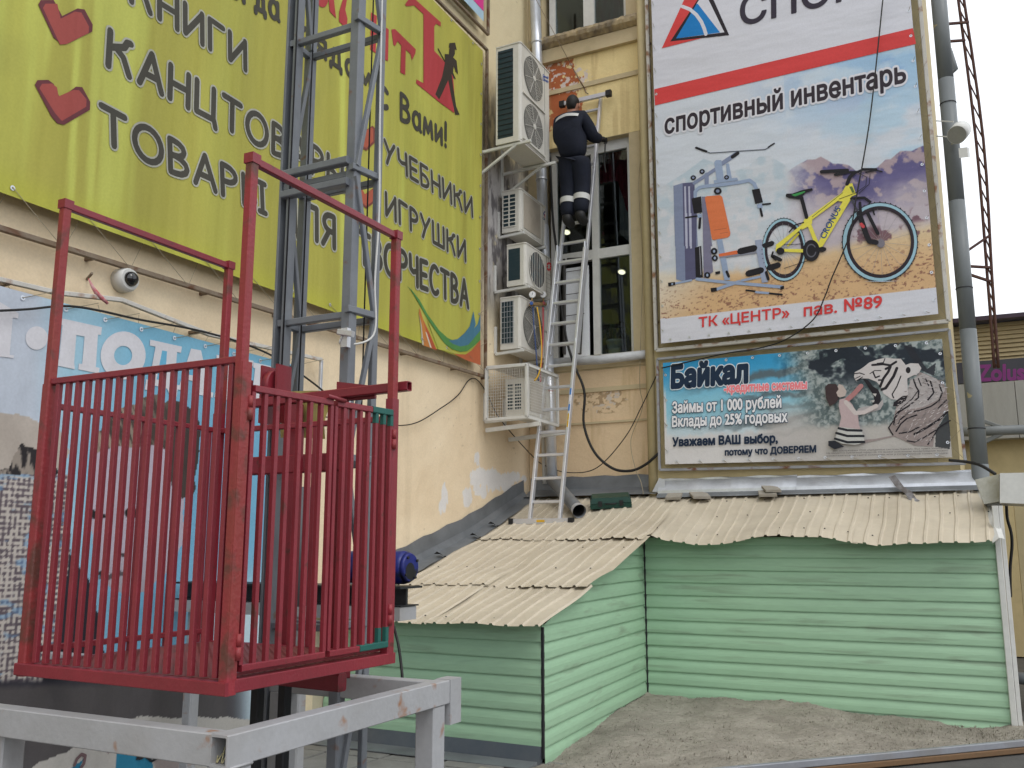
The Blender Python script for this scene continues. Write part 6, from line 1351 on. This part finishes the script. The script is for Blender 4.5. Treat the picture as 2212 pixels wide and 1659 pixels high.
wc = [(PX4 + .03, yf_ - .05, z) for z in (9, 7, 5, 4, 3.4, 3.0, 2.7)]; part('signal_cable', MB().tube(catm([Vector(p) + Vector((.01 * math.sin(i * 2), .015, 0)) for i, p in enumerate(wc)] + [Vector((PX4 - .04, yn - .04, 2.62)), Vector((PX3 + .03, yn - .05, 2.68))]), .006, 6), M_pvc, ms)
part('limit_switch', MB().beam((PX3 + .0, yn - .06, 2.68), (PX3 + .09, yn - .06, 2.66), .03), M_alu, ms); part('limit_switch', MB().beam((PX3 + .05, yn - .05, 2.30), (PX3 + .05, yn - .05, 2.38), .04), M_alu, ms)
part('junction_box', MB().box((PX3 + .01, yn - .055, 2.60), (PX3 + .05, yn - .025, 2.70)), M_alu, ms)
hk = atX(1842 / 2212 * 1088 * .6777 - 0, 680 / 2212 * 1088 * .6777, -4.9)
# ================================================================== RED LIFT CAGE
cg = thing('lift_cage', (-2.92, 3.02, 1.05), 'dark red barred goods lift cage with open gates', 'lift cage')
xl, xr, yf0, yb0 = -3.475, -2.36, 2.49, 3.53; zb = 1.09
w_ = .055; h2 = w_ / 2
for (x, y, zt) in ((xl + h2, yf0 + h2, 3.08), (xr - h2, yf0 + h2, 3.08), (xl + h2, yb0 - h2, 3.08), (xr - h2, yb0 - h2, 3.08)):
    part('post', MB().beam((x, y, zb), (x, y, zt), .038, up=(0, 1, 0)), M_redworn, cg)
    sx = 1 if x > -3 else -1
    part('post_sleeve', MB().beam((x + sx * .004, y + (.006 if y < 3 else -.006), zb + .0), (x + sx * .004, y + (.006 if y < 3 else -.006), 2.27), .048, up=(0, 1, 0)), M_redworn if y < 3 else M_red, cg)
for x in (xl + h2, xr - h2): part('top_rail', MB().beam((x, yf0 + .05, 3.06), (x, yb0 - .02, 3.06), .028, .032), M_red, cg)
for (x, y) in ((xl + h2, yf0 + h2), (xr - h2, yf0 + h2), (xl + h2, yb0 - h2), (xr - h2, yb0 - h2)): part('post_cap', MB().box((x - .023, y - .023, 3.045), (x + .023, y + .023, 3.085)), M_red, cg)
# floor frame and chequer plate
part('floor_beam', MB().beam((xl, yf0 + .022, zb + .028), (xr, yf0 + .022, zb + .022), .045, .046, ch=.06), M_red, cg)
part('floor_beam', MB().beam((xr - .022, yf0 + .045, zb + .028), (xr - .022, yb0, zb + .022), .045, .046, ch=.06), M_red, cg)
part('floor_beam', MB().beam((xl + .022, yf0 + .045, zb + .028), (xl + .022, yb0, zb + .022), .045, .046, ch=.06), M_red, cg)
part('floor_beam', MB().beam((xl + .045, yb0 - .022, zb + .028), (xr - .045, yb0 - .022, zb + .022), .045, .046, ch=.06), M_red, cg)
part('floor_plate', MB().box((xl + .046, yf0 + .046, zb + .03), (xr - .046, yb0 - .046, zb + .048)), mat('red_chequer_plate', (.26, .06, .06), (.18, .05, .045), 6, .8, rough=.5, dirt=.5, dcol=(.14, .1, .08)), cg)
mb = MB()
for i in range(34):
    for j in range(32):
        x = xl + .06 + i * .031; y = yf0 + .06 + j * .0295
        if x > xr - .06 or y > yb0 - .06: continue
        a = .6 if (i + j) % 2 else -.6; dx, dy = .010 * math.cos(a), .010 * math.sin(a); nx_, ny_ = -dy * .25, dx * .25
        mb.add([(x - dx, y - dy, zb + .0485), (x + nx_, y + ny_, zb + .0505), (x + dx, y + dy, zb + .0485), (x - nx_, y - ny_, zb + .0505)], [(0, 3, 2, 1)])
part('tread_pattern', mb, MATS['red_chequer_plate'], cg)['kind'] = 'stuff'
bar_me = {}
def bars(p0, p1, n, z0_, z1_, w=.023, name='bar', skip=(), m=None):
    m = m or M_red; key = (round(z1_ - z0_, 3), w, m.name)
    if key not in bar_me: bar_me[key] = MB().beam((0, 0, 0), (0, 0, z1_ - z0_), w, w * .9, up=(0, 1, 0)).mesh(name, m)
    for k in range(n):
        if k in skip: continue
        t = k / (n - 1); p = Vector(p0).lerp(Vector(p1), t); put(bar_me[key], name, cg, (p.x, p.y, z0_))
# front panel
bars((xl + .085, yf0 + .03, 0), (xr - .075, yf0 + .03, 0), 17, zb + .055, 2.27)
part('panel_rail', MB().beam((xl + .03, yf0 + .03, 2.28), (xr - .04, yf0 + .03, 2.28), .03, .026), M_red, cg)
# left and rear panels
zl_ = atX(270, 905, xl + .03).z
bars((xl + .03, yf0 + .12, 0), (xl + .03, yb0 - .1, 0), 9, zb + .05, zl_, .019)
part('panel_rail', MB().beam((xl + .03, yf0 + .05, zl_ + .01), (xl + .03, yb0 - .03, zl_ + .01), .03, .024), M_red, cg); part('panel_rail', MB().beam((xl + .03, yf0 + .05, zb + .10), (xl + .03, yb0 - .03, zb + .10), .03, .024), M_red, cg)
bars((xl + .09, yb0 - .03, 0), (xr - .09, yb0 - .03, 0), 11, zb + .05, 2.17, .026, skip=(0, 1, 2, 3, 4))
part('panel_rail', MB().beam((xl + .05, yb0 - .03, 2.18), (xr - .05, yb0 - .03, 2.18), .03, .026), M_red, cg)
# carriage behind the cage
for x in (-3.36, -3.02, -2.74): part('carriage_upright', MB().beam((x, yb0 + .05, 1.0), (x, yb0 + .05, 2.45 if x < -3.3 else 2.3), .07, .04, up=(0, 1, 0)), M_red, cg)
part('carriage_beam', MB().beam((-3.42, yb0 + .04, 2.32), (xr + .02, yb0 + .04, 2.34), .042, .045, hollow=.004), M_red, cg)
part('carriage_beam', MB().beam((-3.42, yb0 + .05, 2.0), (-2.7, yb0 + .05, 2.0), .052, .09), M_red, cg)
part('carriage_beam', MB().beam((-3.3, yb0 - .3, 1.04), (-2.72, yb0 + .16, 1.02), .05, .07), M_red, cg); part('carriage_beam', MB().beam((-3.38, yb0 + .02, 1.0), (-2.66, yb0 + .02, .985), .064, .08), M_red, cg)
part('gusset', MB().add([(-2.78, yb0 + .06, 2.4), (-2.55, yb0 + .06, 2.36), (-2.55, yb0 + .06, 2.3), (-2.78, yb0 + .06, 2.3), (-2.78, yb0 + .075, 2.4), (-2.55, yb0 + .075, 2.36), (-2.55, yb0 + .075, 2.3), (-2.78, yb0 + .075, 2.3)], [(0, 1, 2, 3), (7, 6, 5, 4), (0, 4, 5, 1), (0, 3, 7, 4), (1, 5, 6, 2)]), M_red, cg)
c = Vector((-3.2, yb0 + .09, 2.42)); part('pulley', MB().tube([c + Vector((-.02, 0, 0)), c + Vector((.02, 0, 0))], .075, 22), M_red, cg)
for dx in (-.05, .05): part('pulley_cheek', MB().box((c.x + dx - .006, c.y - .05, c.z - .2), (c.x + dx + .006, c.y + .06, c.z + .1)), M_red, cg)
# gates on the right side
xg = xr - .012
def gate(y0_, y1_, zt0, zt1, n, green=False):
    g0 = Vector((xg, y0_, 0)); g1 = Vector((xg, y1_, 0))
    part('gate_rail', MB().beam((xg, y0_, zt0), (xg, y1_, zt1), .028, .026), M_red, cg); part('gate_rail', MB().beam((xg, y0_, zb + .085), (xg, y1_, zb + .085), .028, .024), M_red, cg)
    for k in range(n):
        t = k / (n - 1); y = y0_ + (y1_ - y0_) * t; zt = zt0 + (zt1 - zt0) * t - .013
        part('gate_bar', MB().beam((xg, y, zb + .097), (xg, y, zt), .021, .019, up=(0, 1, 0)), M_red, cg)
    if green:
        ya = y0_ + (y1_ - y0_) * .62; za = zt0 + (zt1 - zt0) * .62
        part('green_paint_patch', MB().beam((xg + .001, ya, za + .001), (xg + .001, y1_ + .002, zt1 + .001), .0305, .0285), M_teal, cg); part('green_paint_patch', MB().beam((xg + .001, ya - .05, zb + .086), (xg + .001, y1_ + .002, zb + .086), .0305, .0265), M_teal, cg)
        for k in (n - 3, n - 2, n - 1):
            y = y0_ + (y1_ - y0_) * k / (n - 1); part('green_paint_patch', MB().beam((xg + .001, y, zt1 - .06), (xg + .001, y, zt1 - .012), .023, .022, up=(0, 1, 0)), M_teal, cg)
            if k > n - 3: part('green_paint_patch', MB().beam((xg + .001, y, zb + .1), (xg + .001, y, zb + .16), .023, .022, up=(0, 1, 0)), M_teal, cg)
zA = atX(540, 838, xg).z; zB = atX(846, 893, xg).z
yA = atX(540, 838, xg).y; yB = atX(846, 893, xg).y
ym = (yf0 + .06 + (yb0 - .06)) / 2 + .0
gate(yf0 + .075, ym + .02, zA, (zA + zB) / 2, 8); gate(ym + .05, yb0 - .065, (zA + zB) / 2, zB, 8, True)
for (y, z) in ((yf0 + .052, 2.1), (yf0 + .052, 1.25), (yb0 - .05, 2.08), (yb0 - .05, 1.3)):
    part('hinge', MB().tube([(xg + .012, y, z - .045), (xg + .012, y, z)], .012, 10), M_redworn, cg); part('hinge', MB().tube([(xg + .012, y, z + .002), (xg + .012, y, z + .045)], .0105, 10), M_redworn, cg)
part('gate_bolt', MB().tube([(xg + .02, ym - .03, (zA + zB) / 2 + .02), (xg + .02, ym + .09, (zA + zB) / 2 + .015)], .009, 8), M_red, cg)
part('sill_rail', MB().beam((xr - .05, yf0 + .05, zb + .06), (xr - .05, yb0 - .05, zb + .06), .02, .01), M_red, cg)
# greasy yellow bag tied on the carriage
bgp = atY(655, 888, yb0 + .13); mb = MB(); vs = []
for j in range(8):
    for i in range(8):
        u = i / 7; v_ = j / 7; vs.append(bgp + Vector((-.14 + .28 * u + .02 * v_, -.03 * math.sin(u * 3.1) - .01 * math.sin(v_ * 9 + u * 5), -.13 + .24 * v_ - .02 * u)))
mb.add(vs, [(j * 8 + i, j * 8 + i + 1, (j + 1) * 8 + i + 1, (j + 1) * 8 + i) for j in range(7) for i in range(7)], True)
solo('bag', mb, mat('yellow_bag', (.45, .38, .1), (.2, .17, .09), 9, .9, rough=.6, dirt=.4), 'crumpled yellow plastic bag tied behind the cage under the pulley', 'bag')

# ================================================================== PALE STEEL STAND
stn = thing('steel_stand', (-2.9, 3.3, 0), 'pale grey welded steel stand under the red lift cage', 'stand')
zt = .985; hb = .105; wb_ = .075; zc = zt - hb / 2
cn = atZ(492, 1590, zt); ce = atZ(972, 1452, zt); xo = cn.x; yo = cn.y; ye = atX(972, 1452, xo).y
part('beam', MB().beam((xo - wb_ / 2, yo, zc), (xo - wb_ / 2, ye, zc), wb_, hb, hollow=.006, ch=.05), M_beam, stn)
part('beam', MB().beam((xo - wb_ - .001, yo + wb_ / 2 + .002, zc), (-5.0, yo + wb_ / 2 + .002, zc), wb_, hb, ch=.05), M_beam, stn)
part('beam', MB().beam((xo - wb_ - .001, ye - wb_ / 2 - .01, zc - .003), (-5.0, ye - wb_ / 2 - .01, zc - .003), wb_, hb, ch=.05), M_beam, stn)
part('end_plate', MB().box((xo - .075, ye + .001, zt - .20), (xo + .004, ye + .10, zt + .002)), M_beam, stn)
for (x, y) in ((xo - .052, yo + .075), (xo - .055, ye - .08), (atY(14, 1600, yo + .08).x, yo + .08), (-3.2, ye - .05)): part('leg', MB().beam((x, y, 0), (x, y, zt - hb - .002), .1, ch=.06, up=(0, 1, 0)), M_beam, stn)
part('weld_seam', MB().tube([(xo - .1, yo + .02, zt - hb), (xo - .0, yo + .02, zt - hb - .001), (xo + .002, yo + .12, zt - hb)], .006, 5), M_beam, stn)
mb = MB(); 
for k in range(5): a = Vector((xo - .05 + random.uniform(-.015, .02), yo + .02, zc - .04)); mb.tube([a, a + Vector((random.uniform(-.02, .02), .03, random.uniform(.01, .06))), a + Vector((random.uniform(-.03, .03), .05, random.uniform(.0, .03)))], .0022, 4)
solo('litter', mb, mat('straw', (.5, .45, .25)), 'wisps of straw stuffed in the open beam end', 'litter')
# guide rails under the mast
for x, y in ((-3.22, 3.62), (-3.05, 3.62)): part('guide_post', MB().beam((x, y, 0), (x, y, 1.0), .05, up=(0, 1, 0)), M_dark, stn)

# ================================================================== HOIST MOTOR
my = 4.75
m0 = atY(790, 1226, my); m1 = atY(882, 1226, my); rad = (atY(880, 1190, my).z - atY(880, 1263, my).z) / 2
mt = thing('hoist_motor', Vector(((m0.x + m1.x) / 2, my, m1.z - rad)), 'blue drum-shaped hoist motor on a dark steel beam', 'motor')
mcx = m1.x; mz = m1.z
part('drum', MB().tube([(mcx - .55, my, mz), (mcx - .14, my, mz), (mcx - .03, my, mz), (mcx, my, mz)], [rad * .98, rad * .98, rad, rad * .9], 28), M_blue, mt)
part('end_cover', MB().tube([(mcx - .002, my, mz), (mcx + .02, my, mz)], [rad * .93, rad * .8], 28), M_blue, mt)
part('end_plate', MB().disc((mcx + .021, my - .01, mz - .02), (1, 0, 0), rad * .5, 16), mat('greasy_black', (.01, .01, .012), rough=.5), mt)
for k in range(4):
    a = k * math.pi / 2 + .6; part('cover_bolt', MB().tube([(mcx + .012, my + rad * .72 * math.cos(a), mz + rad * .72 * math.sin(a)), (mcx + .03, my + rad * .72 * math.cos(a), mz + rad * .72 * math.sin(a))], .009, 6), M_black, mt)
hb1 = atY(866, 1268, my - .1); hb2 = atY(864, 1312, my - .1); hb3 = atY(866, 1342, my - .1)
hbm = thing('support_beam', (hb1.x - .6, my, hb3.z), 'dark steel joist on a pale box beam carrying the blue motor', 'beam')
mb = MB().box((-4.9, my - .12, hb1.z - .012), (hb1.x + .01, my + .12, hb1.z)).box((-4.9, my - .02, hb2.z + .008), (hb1.x - .015, my + .0, hb1.z - .012)).box((-4.9, my - .1, hb2.z), (hb1.x, my + .1, hb2.z + .008)); part('joist', mb, M_dark, hbm)
part('box_beam', MB().box((-4.9, my - .1, hb3.z), (hb1.x - .005, my + .08, hb2.z - .002)), M_beam, hbm)
part('post', MB().beam((-3.9, my, 0), (-3.9, my, hb3.z - .001), .08, up=(0, 1, 0)), M_beam, hbm); part('post', MB().beam((-4.8, my, 0), (-4.8, my, hb3.z - .001), .08, up=(0, 1, 0)), M_beam, hbm)
cable([atY(848, 1345, my - .15), atY(860, 1390, 4.6), atY(868, 1450, 4.5), atY(872, 1500, 4.5), atY(890, 1530, 4.5), atY(905, 1545, 4.45), atY(915, 1555, 4.3)], .009, 'black power cable hanging from the hoist motor beam')
# ribbed grey counterweight drum seen between the bars
c = atY(640, 1130, 4.4); solo('counterweight', MB().tube([(c.x, 4.4, 1.25), (c.x, 4.4, 1.95)], .085, 20), mat('weight_grey', (.13, .13, .14), rough=.5, dirt=.5), 'grey cylindrical counterweight behind the cage bars', 'counterweight')

# ================================================================== BEYOND THE RIGHT CORNER
NY = 16.0
nb = thing('neighbour_building', (2.0, NY, 0), 'cream clad neighbouring hall with a purple lettered sign', 'building')
def bandbox(px0, py_top, py_bot, y, dx=9.0, th=.2):
    zt_ = atY(px0, py_top, y).z; zb_ = atY(px0, py_bot, y).z; x0_ = -.6
    return (x0_, y, zb_), (x0_ + dx, y + th, zt_)
M_clad = mat('cream_cladding', (.52, .43, .26), (.45, .37, .22), 2, .6, rough=.5, dirt=.2)
a, b = bandbox(2120, 700, 783, NY + .3); 
rows = 9
for k in range(rows):
    z0_ = a[2] + (b[2] - a[2]) * k / rows; z1_ = a[2] + (b[2] - a[2]) * (k + 1) / rows
    mb = MB().hexa([(a[0], NY + .27, z0_), (b[0], NY + .27, z0_), (b[0], NY + .4, z0_), (a[0], NY + .4, z0_), (a[0], NY + .31, z1_ - .004), (b[0], NY + .31, z1_ - .004), (b[0], NY + .4, z1_ - .004), (a[0], NY + .4, z1_ - .004)]); part('cladding_board', mb, M_clad, nb)
rz0 = atY(2107, 698, NY + .2).z; part('roof_edge', MB().hexa([(-.6, NY, rz0), (8, NY, rz0 - .05), (8, NY + 6, rz0 + .3), (-.6, NY + 6, rz0 + .3), (-.6, NY, rz0 + .07), (8, NY, rz0), (8, NY + 6, rz0 + .4), (-.6, NY + 6, rz0 + .4)]), mat('dark_roof_trim', (.05, .03, .05), rough=.5), nb)
part('rear_wall', MB().box((-.6, NY + .41, 0), (8, NY + 6, rz0 - .05)), M_clad, nb)
a, b = bandbox(2140, 778, 824, NY - .3); part('sign_board', MB().box(a, (b[0], NY - .2, b[2])), mat('sign_slate', (.045, .045, .06), rough=.5), nb)
def sg(A_):
    A_.text('Zolus', (2113, 823), (2212, 820), (2113, 790), (118, 52, 112), bold=.04)
ink('lettering', 'Y', NY - .3, nb, sg)
zt_ = atY(2140, 826, NY - .5).z; zb_ = atY(2140, 948, NY - .5).z
for k in range(14): part('fascia_panel', MB().box((-.6 + .62 * k, NY - .5 + .004 * (k % 2), zb_), (-.6 + .62 * k + .612, NY - .25, zt_)), mat('grey_fascia', (.34, .34, .32), (.28, .28, .26), 4, .7, stretch=(3, 1, .5), rough=.5), nb)
part('lower_wall', MB().box((-.6, NY - .2, 0), (8, NY, zb_)), M_yel, nb)
pa = atY(2122, 930, NY - 1.2); pb_ = atY(2260, 926, NY - 1.2)
ps = thing('overhead_pipe', pb_, 'grey insulated pipe with a wire coiled round it, beyond the corner', 'pipe'); part('pipe_section', MB().tube([(-.6, pa.y, pa.z), pb_], .07, 14), M_gp, ps)
part('pipe_strut', MB().beam(atY(2115, 960, NY - 1.2), atY(2168, 935, NY - 1.2), .06), M_gp, ps); part('pipe_strut', MB().beam(atY(2110, 905, NY - 1.2), atY(2168, 925, NY - 1.2), .05), M_gp, ps)
solo('ground_pipe', MB().tube([atY(2170, 1462, 10.8), atY(2260, 1470, 10.8)], .06, 14), M_gp, 'grey pipe near the ground behind the annex corner', 'pipe')
solo('side_wall_panel', MB().box((.33, 10.75, 0), (3.0, 10.9, atY(2190, 1086, 10.75).z)), M_yel, 'yellow wall seen right of the annex corner trim', 'wall')
cable([atY(2174, 1092, 10.3), atY(2176, 1120, 10.3), atY(2184, 1150, 10.3), atY(2186, 1180, 10.3), atY(2182, 1230, 10.3), atY(2183, 1290, 10.3)], .014, 'black cable running down the yellow wall beside the white trim')
# rusty lattice antenna mast
am = thing('lattice_pole', (.1, 14, 4), 'thin rusty lattice pole against the white sky', 'pole')
M_rb = mat('rust_brown', (.07, .03, .028), (.1, .05, .03), 9, .8, rough=.8)
Aa = [atY(2066, -30, 14), atY(2108, 300, 14), atY(2133, 600, 14), atY(2148, 795, 14)]; Bb = [atY(2078, -30, 14), atY(2124, 300, 14), atY(2143, 600, 14), atY(2157, 795, 14)]
A_l, A_t = Aa[-1], Aa[0]; B_l, B_t = Bb[-1], Bb[0]
part('rail', MB().tube(catm(Aa, 4), .02, 6), M_rb, am); part('rail', MB().tube(catm(Bb, 4), .02, 6), M_rb, am)
ca, cb_ = catm(Aa, 9), catm(Bb, 9)
for i in range(0, len(ca) - 1): part('brace', MB().tube([ca[i], cb_[i + 1]], .011, 5), M_rb, am)
for (p0, p1) in (((2042, 52), (2092, 48)), ((2042, 90), (2084, 87)), ((2085, 545), (2136, 510)), ((2085, 590), (2140, 608)), ((2090, 575), (2140, 578))): part('wall_tie', MB().beam(atY(*p0, 13.8), atY(*p1, 14), .035), M_rb, am)
# white radio drum and small box on the corner
dr = thing('radio_drum', atY(2072, 280, 10.2), 'white drum-shaped antenna bracketed to the grey downpipe', 'antenna')
c = atY(2071, 288, 10.1); part('drum', MB().tube([c + Vector((-.02, -.05, -.035)), c + Vector((.03, .12, .085))], .095, 24), M_pvc, dr); part('drum_face', MB().disc(c + Vector((-.021, -.053, -.0365)), (-.25, -.8, -.55), .091, 24), mat('drum_grey', (.3, .3, .27), rough=.6), dr)
for py in (263, 296): part('bracket_arm', MB().beam(atY(2022, py - 2, 10.35), atY(2060, py, 10.2), .012), M_pvc, dr)
c = atY(2083, 330, 10.1); solo('adapter_box', MB().hexa([c + Vector(v) for v in ((-.05, -.03, -.06), (.03, -.04, -.07), (.05, .04, -.04), (-.03, .04, -.03), (-.05, -.03, .05), (.03, -.04, .04), (.05, .04, .06), (-.03, .04, .07))]), M_pvc, 'small white box hanging below the drum antenna', 'box')
lm = thing('street_lamp', atY(2050, 120, 10.9), 'small grey tubular lamp arm behind the downpipe', 'lamp')
part('arm', MB().tube([atY(2040, 150, 10.9), atY(2058, 155, 10.9), atY(2064, 150, 10.9), atY(2052, 112, 10.9)], .03, 10), M_gp, lm); part('lamp_head', MB().tube([atY(2046, 108, 10.9), atY(2052, 128, 10.9)], [.05, .04], 12), M_gp, lm)
